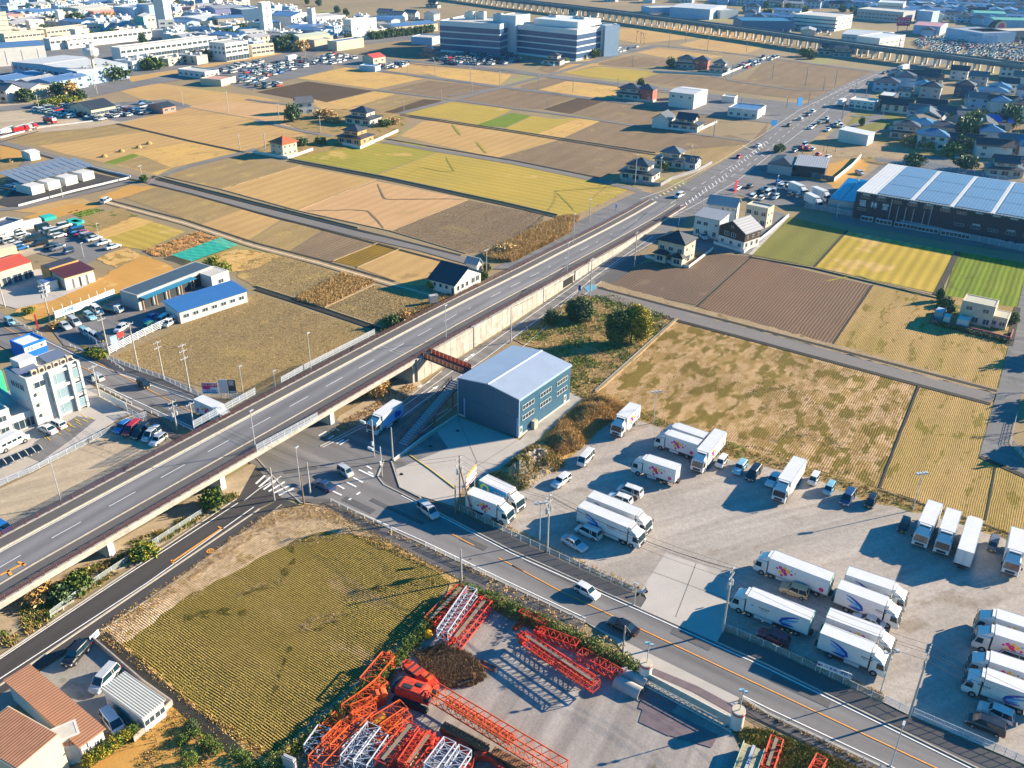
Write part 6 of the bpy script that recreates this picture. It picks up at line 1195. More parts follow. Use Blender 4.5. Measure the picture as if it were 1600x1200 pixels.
# lorries
boxw=M('m_box_white',(.60,.60,.60),.45,n=.5,a=.09,fine=.04,spec=.4); boxs=M('m_box_side',(.5,.52,.55),.4,n=.3,a=.04); chas=M('m_chassis',(.03,.03,.035),.7,a=.1); edgeg=M('m_box_edge',(.02,.30,.25),.5,a=0)
mag=M('m_magenta',(.60,.01,.18),.5,a=0); yel=M('m_yellow',(.85,.45,.01),.5,a=0); swb=M('m_swoosh_blue',(.012,.06,.36),.5,a=0); swl=M('m_swoosh_light',(.05,.30,.62),.5,a=0); ink=M('m_ink',(.08,.10,.13),.6,a=0); bluebox=M('m_box_blue',(.01,.24,.58),.45,a=0); lime=M('m_lime',(.38,.62,.02),.5,a=0); platb=M('m_panel_blue',(.12,.36,.66),.45,a=0)
def flat_y(mb,pts,y,s,m=0):
 """flat decal polygon on the side wall y, facing s"""
 vs=[(x,y+s*.012,z) for x,z in pts]; n=len(vs); mb.add(vs+[(x,y,z) for x,_,z in vs],[tuple(range(n))]+[(i,(i+1)%n,n+(i+1)%n,n+i) for i in range(n)],m)
def disc(mb,x,z,r,y,s,m=0,n=8):flat_y(mb,[(x+r*math.cos(2*PI*i/n),z+r*math.sin(2*PI*i/n)) for i in range(n)],y,s,m)
def logo(t,style,L_,side):
 y=side*1.245; f=1 if side>0 else 1
 if style == 'petal':
  mb=MB(); x0=L_*.5-2.4
  for k,(dx,dz,r,m) in enumerate(((0,0,.42,0),(.7,.15,.36,1),(.35,-.5,.34,0),(-.45,-.45,.34,1),(-.55,.35,.32,0),(1.25,-.2,.24,0),(.15,.55,.26,1),(-1.05,.05,.22,0),(1.2,.5,.16,2),(1.75,.25,.14,0),(-.2,-.95,.26,0))):
   for j in range(5):a=2*PI*j/5+k; disc(mb,x0-dx+r*.55*math.cos(a),2.45+dz+r*.55*math.sin(a),r*.45,y,side,m,7)
  for j in range(5):a=2*PI*j/5; disc(mb,-L_*.5+1.0+.22*math.cos(a),1.65+.22*math.sin(a),.19,y,side,0,7)
  tag(mb.obj('flower_logo',[mag,yel,swl],t,fix=False),kind='stuff')
 elif style == 'swoosh':
  mb=MB(); x0=-L_*.5+1.4
  def curve(p,w,m):
   L,R=[],[]
   for i,(a,b) in enumerate(p):
    q=p[min(i+1,len(p)-1)]; o=p[max(i-1,0)]; dx,dz=q[0]-o[0],q[1]-o[1]; l=math.hypot(dx,dz); ww=w*math.sin(PI*(i+.6)/(len(p)+.4)); L.append((a-dz/l*ww,b+dx/l*ww)); R.append((a+dz/l*ww,b-dx/l*ww))
   for i in range(len(p)-1):flat_y(mb,[L[i],L[i+1],R[i+1],R[i]],y,side,m)
  curve([(x0+.1,3.25),(x0+.9,3.0),(x0+1.7,2.6),(x0+2.4,2.1),(x0+2.6,1.6),(x0+2.2,1.35),(x0+1.3,1.4),(x0+.7,1.5)],.24,0)
  curve([(x0+.2,2.7),(x0+1.0,2.35),(x0+1.9,2.05),(x0+2.3,1.9)],.2,1); curve([(x0+1.0,1.85),(x0+1.8,1.65),(x0+2.5,1.5)],.16,1)
  for k in range(6):flat_y(mb,[(x0+4.4+k*.26,2.45),(x0+4.58+k*.26,2.45),(x0+4.58+k*.26,2.68),(x0+4.4+k*.26,2.68)],y,side,2)
  flat_y(mb,[(x0+4.6,2.2),(x0+5.6,2.2),(x0+5.6,2.26),(x0+4.6,2.26)],y,side,2); flat_y(mb,[(x0+6.6,2.5),(x0+7.1,2.35),(x0+6.95,2.75)],y,side,1)
  tag(mb.obj('swoosh_logo',[swb,swl,ink],t,fix=False),kind='stuff')
 elif style == 'aqua':
  mb=MB(); flat_y(mb,[(-L_/2,1.1),(L_/2-.05,1.1),(L_/2-.05,3.62),(-L_/2,3.62)],y,side,0); y2=y+side*.015; x0=-L_/2+1.35; n=18
  for i in range(n):
   a0,a1=2*PI*i/n,2*PI*(i+1)/n; flat_y(mb,[(x0+1.0*math.cos(a0),2.5+1.0*math.sin(a0)),(x0+1.0*math.cos(a1),2.5+1.0*math.sin(a1)),(x0+.58*math.cos(a1),2.5+.58*math.sin(a1)),(x0+.58*math.cos(a0),2.5+.58*math.sin(a0))],y2,side,1)
  flat_y(mb,[(x0+.5,1.9),(x0+1.0,1.9),(x0+1.3,1.3),(x0+.9,1.4)],y2,side,1)
  mb.obj('painted_side',[bluebox,lime],t,fix=False); text('なでるように',.62,PC['white'],t,(x0+3.9,y-.05,2.75),(PI/2,0,0),ex=.006); text('やさしく運ぶ',.45,PC['white'],t,(x0+4.4,y-.05,1.9),(PI/2,0,0),ex=.006)
 elif style == 'panel':
  mb=MB(); flat_y(mb,[(-L_/2+.1,1.1),(L_/2-.1,1.1),(L_/2-.1,2.6),(-L_/2+4,3.0),(-L_/2+.1,3.6)],y,side,0); mb.obj('painted_side',[platb],t,fix=False)
  mb=MB(); disc(mb,-1.0,2.1,.75,y+side*.02,side,0,14); disc(mb,-1.9,1.95,.6,y+side*.02,side,0,14); mb.obj('emblem',[swb],t,fix=False)
def rearframe(mb,L_):
 for s in (-1,1):mb.box(-L_/2-.02,s*1.2,1.,.06,.1,2.75,0)
 mb.box(-L_/2-.02,0,3.66,.06,2.5,.1,0)
LW={}
def truck(label,r,f,style='plain',side='both',cab=True,group=None,green=False):
 """box lorry: r and f are the rear and front ends of its roof ridge, 3.75 m up, in the photograph"""
 a,b=G(*r,3.75),G(*f,3.75); L_=(b-a).length; d=(b-a).normalized(); rz=math.atan2(d.y,d.x); L_=max(6.2,min(L_,11.5)); c=(a+b)/2
 t=thing('lorry',label,'lorry',(c.x,c.y,GZ),rz,group)
 bx=MB(); ch=.07
 prof=[(-1.24,1.02),(1.24,1.02),(1.24,3.66),(1.17,3.75),(-1.17,3.75),(-1.24,3.66)]
 bx.loft([[(-L_/2,y,z) for y,z in prof],[(L_/2,y,z) for y,z in prof]]); bx.obj('cargo_box',boxw,t)
 mb=MB(); rearframe(mb,L_); mb.box(-L_/2-.03,0,1.1,.04,.05,2.5,0); mb.obj('rear_door_frame',edgeg if green else M('m_alu',(.45,.47,.5),.4,metal=.4,a=0),t)
 mb=MB()
 for s in (-1,1):mb.box(0,s*1.25,1.0,L_,.03,.12,0); mb.box(0,s*1.22,3.68,L_,.05,.09,0)
 mb.obj('side_rail',MATS['m_alu'] if 'm_alu' in MATS else boxs,t)
 MB().box(.3,0,.55,L_+1.6,.9,.45).obj('chassis',chas,t)
 MB().box(-L_/2+.3,0,.55,.12,2.2,.18).box(-L_*.05,-1.05,.35,1.4,.35,.55).box(-L_*.05,1.05,.35,1.4,.35,.55).obj('underride_guard',chas,t)
 mb=MB()
 for s in (-1,1):mb.box(L_*.2,s*1.2,.4,L_*.3,.04,.5)
 mb.obj('side_skirt',boxs,t)
 wm=LW.get('w') or MB().tube((0,-.15,0),(0,.15,0),.48,14,0).tube((0,-.16,0),(0,.16,0),.27,10,1).mesh('wheel',[tyre,hub]); LW['w']=wm
 xs=[-L_/2+1.6,-L_/2+2.75] if L_>7.4 else [-L_/2+1.9];
 if cab:xs += [L_/2+(.9)]+([L_/2-.6] if L_>8.8 else [])
 for x in xs:
  for s in (-1,1):link('wheel',wm,t,loc=(x,s*1.06,.48))
 for s in (-1,1):link('taillight',LW.setdefault('t',MB().box(0,0,0,.06,.4,.16).mesh('taillight',[lampr])),t,loc=(-L_/2+.02,s*.9,.75))
 ru=LW.setdefault('r',MB().box(.28,0,0,.5,1.9,.75,0,top=(.8,.95)).box(.56,0,.2,.03,1.6,.4,1).mesh('refrigeration_unit',[boxw,dark])); link('refrigeration_unit',ru,t,loc=(L_/2,0,2.95))
 if cab:
  if 'c' not in LW:
   m_=MB(); x0=.18
   pf=[(0,.55),(2.0,.45),(2.12,.9),(2.05,1.45),(1.72,2.55),(1.45,2.75),(0,2.8)]
   for (s0,k) in ((1,1),):m_.loft([[(x,-1.16,z) for x,z in pf],[(x,-1.2,z) for x,z in pf],[(x,1.2,z) for x,z in pf],[(x,1.16,z) for x,z in pf]])
   LW['c']=m_.mesh('cab',[PC['white']])
   LW['ws']=MB().add([(2.075,-1.08,1.47),(2.075,1.08,1.47),(1.78,.98,2.5),(1.78,-.98,2.5)],[(0,1,2,3)]).mesh('windshield',[cgl])
   LW['sw']=MB().add([(.85,0,1.5),(1.85,0,1.5),(1.6,0,2.4),(.85,0,2.4)],[(0,1,2,3)]).mesh('side_window',[cgl])
   dm=MB(); dm.loft([[(.1,y,2.78) for y in (-1,1)]+[(.1,y,3.5) for y in (.9,-.9)],[(1.5,y,2.74) for y in (-1,1)]+[(1.2,y,2.9) for y in (.9,-.9)]]); LW['df']=dm.mesh('air_deflector',[PC['white']])
   LW['gr']=MB().box(2.12,0,.8,.05,1.4,.42).box(2.1,0,.5,.1,2.2,.14).mesh('grille',[dark]); LW['hl']=MB().box(0,0,0,.08,.42,.18).mesh('headlight',[lampw]); LW['mi']=MB().box(0,0,0,.08,.22,.45).tube((-.02,0,.4),(-.3,-.15,.6),.02,4).mesh('mirror',[dark])
  x=L_/2+.22; link('cab',LW['c'],t,loc=(x,0,0)); link('windshield',LW['ws'],t,loc=(x+.02,0,0)); link('air_deflector',LW['df'],t,loc=(x,0,0)); link('grille',LW['gr'],t,loc=(x,0,0))
  for s in (-1,1):link('side_window',LW['sw'],t,loc=(x,s*1.205,0)); link('headlight',LW['hl'],t,loc=(x+2.1,s*.88,.72)); link('mirror',LW['mi'],t,loc=(x+2.0,s*1.42,1.9))
 if style != 'plain':
  for s in (-1,1):logo(t,style,L_,s)
 return t
TR=[('lower of two long white lorries with a blue swoosh facing right',(908,788),(986,820),'swoosh'),('upper of two long white lorries with a blue swoosh facing right',(923,772),(997,801),'swoosh'),('short white lorry parked against the dry grass mound',(992,632),(972,651),'petal'),
('white lorry farther back in the pair near the triple lamp pole',(1103,681),(1056,665),'petal'),('white lorry with petals nearer in the pair near the triple lamp pole',(1094,692),(1045,676),'petal'),('white lorry slanting toward the viewer right of the petal pair',(1126,673),(1098,706),'petal'),
('lone white lorry with petals facing left in the middle of the yard',(1060,731),(1010,715),'petal'),('tall white lorry alone among the small cars in the back row',(1250,716),(1226,751),'plain'),('white lorry first in the right back row beside a black car',(1462,785),(1447,819),'plain'),
('white lorry second in the right back row',(1491,797),(1480,830),'plain'),('white lorry third in the right back row showing its rear doors',(1509,862),(1524,811),'plain'),('white lorry cut by the right edge in the back row',(1593,827),(1587,861),'plain'),
('very long white lorry with magenta petals facing left',(1301,903),(1207,867),'petal'),('white swoosh lorry at the back of the central pair',(1324,892),(1396,916),'swoosh'),('white swoosh lorry in front of the central pair',(1311,913),(1386,941),'swoosh'),('long white swoosh lorry facing left nearest the utility pole',(1270,963),(1172,925),'swoosh'),
('white petal lorry at the back of the fence-side pair',(1294,958),(1375,988),'petal'),('white swoosh lorry in front of the fence-side pair',(1285,982),(1364,1013),'swoosh'),('white lorry uppermost at the right edge facing left',(1640,986),(1557,959),'petal'),('white petal lorry second from the top at the right edge',(1640,1011),(1555,984),'petal'),
('white petal lorry third from the top at the right edge',(1635,1055),(1547,1026),'petal'),('white swoosh lorry lowest at the right edge',(1630,1085),(1541,1053),'swoosh'),('bright blue sided lorry with a lime ring behind the telegraph pole',(757,747),(797,766),'aqua'),('white petal lorry in front of the blue sided one',(735,767),(780,784),'petal'),
('lorry with blue lower panel waiting below the warehouse',(622,627),(590,649),'panel'),('white petal lorry waiting beside the stubble field on the left',(310,621),(341,635),'petal')]
for i,(lab,r,f,st) in enumerate(TR):truck(lab,r,f,st,cab='rear doors' not in lab,green=i>10,group='box lorries')
truck('small white box lorry in the restaurant car park',(1240,285),(1250,289),'plain',group='box lorries'); truck('small white box lorry behind the other two on the asphalt lot',(1276,293),(1286,297),'plain',group='box lorries'); truck('small white box lorry in front on the asphalt lot',(1264,302),(1276,308),'plain',group='box lorries')
truck('white lorry crossing at the far lights',(1314,156),(1318,154),'plain',group='box lorries'); truck('white lorry under the railway viaduct on the arterial',(1408,103),(1418,100),'plain',group='box lorries'); truck('white lorry on the far left main road',(448,88),(460,85),'plain',group='box lorries')
# camper and flatbed
c=thing('camper_van','big white camper van at the left edge with a dark window high on its side','camper van',G(20,697,GZ),ang((20,697),(34,690)))
MB().loft([[(x,y,z) for y,z in ((-1,.4),(1,.4),(1.02,1.4),(.95,w),(-.95,w),(-1.02,1.4))] for x,w in ((-3.1,2.7),(1.0,2.9),(1.7,2.7),(2.2,1.6),(3.0,1.1),(3.1,.8))]).obj('body',PC['white'],c)
for s in (-1,1):
 for k in range(4):MB().box(-2.0+k*1.05,s*1.0,1.35,.85,.06,.5).obj('window',cgl,c)
 for x in (-2,2):link('wheel',LW['w'],c,loc=(x,s*.9,.42))
MB().add([(1.8,-.85,2.5),(1.8,.85,2.5),(2.25,.9,1.62),(2.25,-.9,1.62)],[(0,1,2,3)]).obj('windshield',cgl,c)
c=thing('flatbed_lorry','white flatbed lorry standing in the dealer forecourt','lorry',G(176,487,GZ),ang((165,485),(185,488)))
MB().box(-1,0,.8,4.2,2,.2).box(-1,1,1,4.2,.06,.4).box(-1,-1,1,4.2,.06,.4).obj('load_bed',M('m_bed',(.35,.30,.24),.8,a=.1),c); MB().loft([[(x,y,z) for y,z in ((-.95,.5),(.95,.5),(.9,w),(-.9,w))] for x,w in ((1.3,2.1),(2.4,2.05),(2.9,1.3),(2.95,.6))]).obj('cab',PC['white'],c)
MB().add([(2.45,-.8,2.0),(2.45,.8,2.0),(2.92,.8,1.32),(2.92,-.8,1.32)],[(0,1,2,3)]).obj('windshield',cgl,c)
for x in (-2,2):
 for s in (-1,1):link('wheel',LW['w'],c,loc=(x,s*.85,.42))
# red plant trucks in the far hire yard
for k,(x,y,lab) in enumerate(((32,206,'red crane truck nearer the white kerb in the far hire yard'),(45,203,'second red crane truck in the far hire yard'),(78,192,'red tipper standing alone on the far hire yard'),(12,209,'white and green pump truck in the far hire yard'))):
 c=thing('plant_truck',lab,'truck',G(x,y,GZ),.9 if k != 2 else-.5); MB().box(0,0,.7,7,2.2,.5).box(-.8,0,1.2,4.6,2.1,1.2).obj('bed',PC['white' if k == 3 else 'red'] if k != 1 else PC['silver'],c)
 MB().loft([[(x_,y_,z) for y_,z in ((-1.1,.6),(1.1,.6),(1.05,w),(-1.05,w))] for x_,w in ((2.3,2.6),(3.6,2.6),(4.0,1.5),(4.05,.7))]).obj('cab',PC['green' if k == 3 else 'red'],c); MB().tube((-2,0,2.4),(2.8,0,3.1),.25,6).obj('jib',PC['silver'],c)
 for x_ in (-2.4,-1.2,2.9):
  for s in (-1,1):link('wheel',LW['w'],c,loc=(x_,s*1.,.48))
# ================================================================ POLES, WIRES, FENCES, SIGNS
def topz(b,t,z0=0.):
 g0=G(*b,z0); lo,best=0,1e9
 for k in range(1,400):
  z=z0+k*.05; v=Vector((g0.x,g0.y,z-H)); c=RM.transposed() @ v; px,py=c.x/c.z*FPX+800,c.y/c.z*FPX+600; e=abs(py-t[1])
  if e<best:best,lo=e,z
 return lo
polec=M('m_pole_concrete',(.42,.39,.35),.85,n=1,a=.12); steel=M('m_galvanised',(.50,.53,.56),.45,metal=.3,n=1,a=.08); pbrown=M('m_pole_brown',(.22,.15,.10),.8,a=.1); insul=M('m_insulator',(.6,.6,.58),.4,a=0); trans=M('m_transformer',(.34,.38,.41),.5,a=.05)
TOPS={}
def upole(key,label,b,t,arms=(0,),tr=False,mat=None,ra=None,th=1.,steps=True):
 h=topz(b,t)-GZ; g0=G(*b,GZ); o=thing('utility_pole',label,'utility pole',g0,ra if ra is not None else RD+PI/2)
 MB().tube((0,0,0),(0,0,h),.17*th,10,r2=.10*th).obj('shaft',mat or polec,o,smooth=False)
 for k,dz in enumerate(arms):
  z=h-.5-dz; link('crossarm',MB().box(0,0,z,1.9,.1,.1).mesh('crossarm',[steel]),o)
  for x in (-.85,-.3,.3,.85):link('insulator',LW.setdefault('ins',MB().tube((0,0,0),(0,0,.24),.06,6).mesh('insulator',[insul])),o,loc=(x,0,z+.1))
 if tr:
  for s in (-1,1):link('transformer',LW.setdefault('trf',MB().tube((0,0,0),(0,0,.85),.27,10).tube((0,0,.85),(0,0,1.0),.12,6).mesh('transformer',[trans])),o,loc=(s*.48,0,h-3.4))
  link('bracket',MB().box(0,0,h-3.5,1.5,.12,.1).mesh('bracket',[steel]),o)
 TOPS[key]=(g0.copy(),h,o.rotation_euler[2]); return o
UP=[('a','wooden-brown utility pole with double crossarms beside the red and white sign',(719,794),(719,711),(0,1.2,2.4),True),('b','concrete utility pole at the mesh fence by the pearl sedan',(855,862),(858,771),(0,1.1),True),('c','concrete utility pole carrying transformers at the yard entrance',(1129,987),(1142,885),(0,1.2),True),
('d','tallest concrete utility pole at the bottom right barrier gate',(1420,1120),(1454,1010),(0,.8,1.6),False),('e','concrete utility pole right of the dealer fence end',(297,612),(287,536),(0,1.3,3),False),('f','concrete utility pole second from the flyover along the stubble field',(256,592),(242,532),(0,1.2),False),
('g','concrete utility pole third from the flyover along the stubble field',(217,580),(200,503),(0,),False),('h','concrete utility pole at the corner of the slatted dealer fence',(171,556),(154,488),(0,1.2),False),('i','concrete utility pole at the billboard wall of the dealer',(79,503),(62,443),(0,1.2),True),
('j','concrete utility pole by the far left cross road',(8,480),(-4,428),(0,),False),('k','concrete utility pole at the corner of the three-storey office',(155,618),(148,570),(0,),True),('l','short lattice-topped pole beside the crossroad below the flyover',(277,672),(270,625),(0,1.0),True),('m','thin pole right of the lattice-topped pole by the white lorry',(304,672),(295,628),(0,),False),
('n','plain brown pole at the tip of the stubble field by the crossing',(475,788),(472,739),(),False),('o','plain pole at the corner of the new black road',(429,782),(421,730),(),False),('p','plain pole between the crossing lamps',(485,772),(480,722),(),False),('q','plain pole at the foot of the dark stairs',(614,719),(610,667),(),False),
('r','plain pole at the top corner of the crane yard hedge',(721,908),(721,857),(),False),('s','plain pole by the hedge in front of the black sedan',(973,1022),(975,977),(),False),('t','short pole next to the dark sign pole at the crane yard',(712,802),(712,757),(),False),('u','utility pole on the side road behind the warehouse',(798,535),(797,478),(0,),False),('v','utility pole at the lane junction by the round dark tree',(922,463),(924,402),(0,),False),
('w','utility pole between the ramp and the ploughed field',(991,417),(991,361),(0,),False),('x','utility pole on the verge left of the ramp',(921,345),(921,309),(0,),False),('y','utility pole at the left farmhouse of the pair',(992,288),(992,240),(0,),False),('z','utility pole between the two tiered farmhouses',(1031,281),(1032,244),(0,),False),('aa','utility pole right of the tiered farmhouses',(1078,262),(1079,226),(0,),False),
('ab','utility pole by the white hall with the navy roof',(760,430),(759,388),(0,),False),('ac','utility pole at the junction of the left farm roads',(222,280),(219,257),(0,),False),('ad','utility pole beside the solar rack storage yard',(98,308),(94,289),(0,),False),('ae','utility pole in front of the solar factory wall',(1307,340),(1309,319),(0,),False),('af','utility pole near the junction box of the new housing row',(1097,327),(1099,290),(0,),False)]
for key,lab,b,t,arms,tr in UP:upole(key,lab,b,t,arms,tr,mat=pbrown if key in 'ant' else None)
br=thing('brace_pole','leaning brown brace pole propping the utility pole by the two parked lorries','pole',G(740,808,GZ),0)
tp=TOPS['a']; MB().tube((0,0,0),tp[0]+Vector((0,0,tp[1]*.8))-br.location,.14,8).obj('shaft',pbrown,br)
wirem=M('m_wire',(.02,.02,.022),.6,a=0)
def wires(a,b,label,n=3,sag=.9,z1=None,z2=None,r=.022):
 (pa,ha,ra),(pb,hb,rb)=a,b; o=thing('power_line',label,'power line',pa,0,'power lines between the poles')
 for k in range(n):
  x=(-.85,.85,-.3,.3)[k] if n>1 else 0; dz=-.35 if k<3 else-2.4
  s=pa+Vector((math.cos(ra)*x,math.sin(ra)*x,ha+dz)); e=pb+Vector((math.cos(rb)*x,math.sin(rb)*x,hb+dz)); pts=[]
  for i in range(9):t=i/8; p=s.lerp(e,t); p.z -= sag*4*t*(1-t); pts.append(p-pa)
  MB().path(pts,r,3).obj('wire',wirem,o,fix=False)
off=lambda x,y,h:(G(x,y,0),h,RD+PI/2)
WL=[('a','b','first span over the mesh fence'),('b','c','span over the yard entrance'),('c','d','span over the fence-side lorries'),('e','f','span above the field edge near the flyover'),('f','g','middle span above the field edge'),('g','h','span from the field corner to the dealer fence'),('h','i','span across the dealer forecourt'),('i','j','span beyond the dealer billboard wall'),
('e','m','span from the field pole to the thin pole'),('l','k','span along the lot edge to the three-storey office'),('l','m','short span at the lattice-topped pole'),('u','v','span along the side road below the wall'),('v','w','span across the lane junction'),('x','y','span up to the left farmhouse'),('y','z','span between the tiered farmhouses'),('z','aa','span past the tiered farmhouses'),('w','af','span past the beige house')]
for a,b,lab in WL:wires(TOPS[a],TOPS[b],'overhead wires, '+lab,4 if a in 'abc' else 3)
wires(TOPS['d'],off(1800,1300,12),'overhead wires leaving at the bottom right corner',4); wires(TOPS['a'],TOPS['p'],'overhead wires crossing the junction toward the stubble field tip',2); wires(TOPS['p'],TOPS['l'],'overhead wires passing over the flyover',2)
def lamp(label,b,t,z0=GZ,arm=0.,heads=1,rz=0.,mat=None,flood=False):
 h=topz(b,t,z0)-z0; o=thing('street_lamp',label,'street lamp',G(*b,z0),rz); MB().tube((0,0,0),(0,0,h),.10,8,r2=.06).obj('shaft',mat or steel,o)
 if flood:
  MB().box(0,0,h-.1,1.9,.09,.09).obj('crossarm',steel,o)
  for k in range(heads):x=(k-(heads-1)/2)*1.7/max(heads-1,1); MB().box(x,.12,h-.05,.42,.5,.3).obj('lamp_head',steel,o)
 else:MB().box(arm*.5,0,h-.02,max(abs(arm),.3)+.3,.28,.14).obj('lamp_head',steel,o)
LT=[('white street lamp on the near side of the flyover above the junction',(400,706),(388,643),5.3),('white street lamp on the far barrier of the flyover over the stubble field',(486,578),(480,521),5.3),('white street lamp on the ramp above the retaining wall',(697,533),(695,478),5.1),('white street lamp at the left rim of the flyover by the sandy lot',(97,789),(79,715),GZ),
('white lamp post at the crossing in front of the flyover',(470,766),(465,700),GZ),('street lamp on the far verge of the ramp',(896,379),(897,335),2.4),('street lamp on the ramp shoulder above the low passage',(886,430),(886,380),2.8),('street lamp at the top of the beige house drive',(1059,366),(1059,322),GZ),('street lamp beside the stubble field billboard',(380,615),(373,573),GZ),('street lamp on the arterial by the restaurant lot',(1130,306),(1132,264),GZ),('street lamp facing the tiered farmhouses',(1209,322),(1212,275),GZ),('tall lamp pole before the solar factory',(1419,352),(1423,312),GZ),('slim lamp post under the far barrier of the flyover',(431,611),(428,580),GZ),
('lamp pole in the middle of the dealer car lot',(155,373),(150,350),GZ),('lamp pole at the near end of the dealer car lot',(131,402),(125,380),GZ),('white post at the bottom edge of the lower right road',(1392,1196),(1410,1133),GZ)]
for lab,b,t,z in LT:lamp(lab,b,t,z,arm=.5,rz=B_+PI/2*0)
lamp('floodlight mast with three heads between the petal lorries and the paddy',(1021,661),(1025,613),heads=3,flood=True,rz=.3); lamp('floodlight mast with four heads by the right back row',(1426,797),(1437,741),heads=4,flood=True,rz=.2); lamp('floodlight mast with two heads at the fence-side lorries',(1375,1084),(1391,1020),heads=2,flood=True,rz=.2); lamp('floodlight mast beside the concrete pole by the pearl sedan',(843,847),(843,787),heads=3,flood=True,rz=.2)
# traffic signals at the crossing
for lab,b,t in (('traffic signal mast in front of the blue panel lorry',(585,713),(582,655)),('traffic signal post at the concrete apron corner',(597,744),(593,697))):
 h=topz(b,t)-GZ; o=thing('traffic_signal',lab,'traffic light',G(*b,GZ),PI+RD); MB().tube((0,0,0),(0,0,h),.11,8).obj('mast',steel,o); MB().tube((0,0,h-1.4),(2.2,0,h-1.2),.06,6).obj('arm',steel,o)
 mb=MB().box(2.4,0,h-1.5,1.25,.3,.45); mb.obj('signal_head',M('m_signal',(.55,.58,.6),.5,a=0),o)
 for k,cc in enumerate(((.02,.35,.25),(.5,.35,.02),(.4,.02,.02))):MB().tube((2.0+k*.4,-.16,h-1.27),(2.0+k*.4,-.2,h-1.27),.15,10).obj('lens',M('m_lens%d'%k,cc,.3,a=0),o)
 MB().box(0,.3,2.6,.35,.35,.8).obj('pedestrian_signal',steel,o)
# far field poles
fp=[(680,120,94),(735,129,105),(781,136,111),(637,115,97),(603,111,101),(689,155,140),(738,145,132),(436,185,162),(631,173,160),(841,139,115),(895,145,119),(965,140,122),(988,104,85),(1045,75,50),(1071,65,50),(1105,80,58),(1166,82,60),(1120,57,40),(1220,72,45),(1235,80,60),(1258,135,105),(1206,125,96),(1304,136,108),(1263,162,143),(1229,168,150),(1143,120,98),(856,169,155),(1156,176,150),(357,176,142),(286,164,142),(148,138,95),(152,147,112),(121,138,115),(22,118,96),(75,137,112),(61,170,148),(478,98,70),(436,80,66),(375,235,210),(415,235,208),(501,207,180),(872,45,36),(1115,213,188),(1315,187,163),(1333,160,125),(1352,155,128),(1380,180,165),(1404,78,60),(1240,52,36),(1460,70,45),(1558,66,48),(1160,190,172),(1187,186,160),(1286,142,118)]
fm0=None
for k,(x,y,t) in enumerate(fp):
 h=max(5,min(topz((x,y),(x,t)),16));
 if fm0 is None:fm0=MB().tube((0,0,0),(0,0,1),.17,5).box(0,0,.93,1.8,.12,.012).mesh('utility_pole',[polec])
 o=link('utility_pole',fm0,loc=G(x,y),rot=RD+PI/2); o.scale=(1,1,h); tag(o,'thin far-off utility pole standing along the field roads beyond the arterial','utility pole','far utility poles')
# fences and low walls
wires(TOPS['b'],TOPS['c'],'thick sagging telephone cable over the yard entrance',1,1.2,r=.05)
panel_fence([(718,797),(800,838),(900,885),(990,925)],None,1.15,GZ,'wire mesh fence from the two parked lorries to the yard entrance',mesh_m=net_g,step=1.9,rails=(1.,)); panel_fence([(1132,984),(1200,1013),(1300,1060),(1380,1099)],None,1.15,GZ,'wire mesh fence below the fence-side lorries',mesh_m=net_g,step=1.9,rails=(1.,))
panel_fence([(1382,1097),(1418,1115)],None,1.2,GZ,'short white barrier gate left of the tallest pole',mesh_m=net_w,rails=(.1,.5,1.)); panel_fence([(1426,1118),(1500,1150),(1600,1194),(1680,1230)],None,1.3,GZ,'long white accordion gate at the bottom right',mesh_m=net_w,rails=(.1,.5,1.),step=1.2)
grail=M('m_guard_rail',(.62,.60,.56),.5,metal=.2,n=1,a=.15)
for pts,lab in (([(517,784),(560,805),(620,834)],'white guard rail beside the crossing along the stubble field'),([(665,854),(720,880),(800,920),(915,976)],'white guard rail along the crane yard hedge'),([(1158,1093),(1200,1120),(1290,1162),(1375,1202),(1440,1232)],'white guard rail at the bottom along the lower right road'),([(155,606),(180,618),(207,633)],'stained guard rail in front of the white boards by the office'),([(237,646),(270,660),(302,676)],'stained guard rail below the parked row of five'),
([(168,562),(180,570),(195,581)],'short guard rail by the dealer corner'),([(15,497),(40,511),(67,525)],'guard rail at the far left roadside'),([(110,541),(125,548),(140,556)],'short guard rail below the dealer planting'),([(80,966),(117,943)],'white crash barrier at the green ditch by the new road')):
 panel_fence(pts,None,.75,GZ,lab,'guard_rail','guard rail',grail,2.0,rails=(.6,.8,.98),post=.1)
panel_fence([(170,561),(217,580),(256,593),(297,613),(318,621)],None,1.1,GZ,'white fence between the footway and the big stubble field',mesh_m=net_w,rails=(.1,1.)); panel_fence([(327,618),(380,624)],None,1.3,GZ,'white fence end below the two billboards',mesh_m=net_w,rails=(.1,.5,1.))
panel_fence([(-40,775),(50,738),(120,702),(200,660),(230,650)],None,1.1,GZ,'white fence dividing the sandy lot from the office forecourt',mesh_m=net_w,rails=(.1,1.)); panel_fence([(200,645),(230,662)],None,1.4,GZ,'white screen fence behind the parked row of five',mesh_m=net_w,rails=(.1,.5,1.))
panel_fence([(80,963),(142,916),(230,858),(317,803)],None,1.05,GZ,'grey mesh fence between the new black road and the flyover ground',mesh_m=netmat('m_net_pale',(.4,.45,.42),.3),step=2.2,rails=(1.,))
slat=M('m_slat_white',(.66,.70,.76),.5,a=.05)
t=thing('slatted_fence','white slatted display fence of the car dealer beside the stubble field','fence',G(170,555,GZ)); P=[G(170,555,GZ),G(225,526,GZ),G(283,499,GZ)]
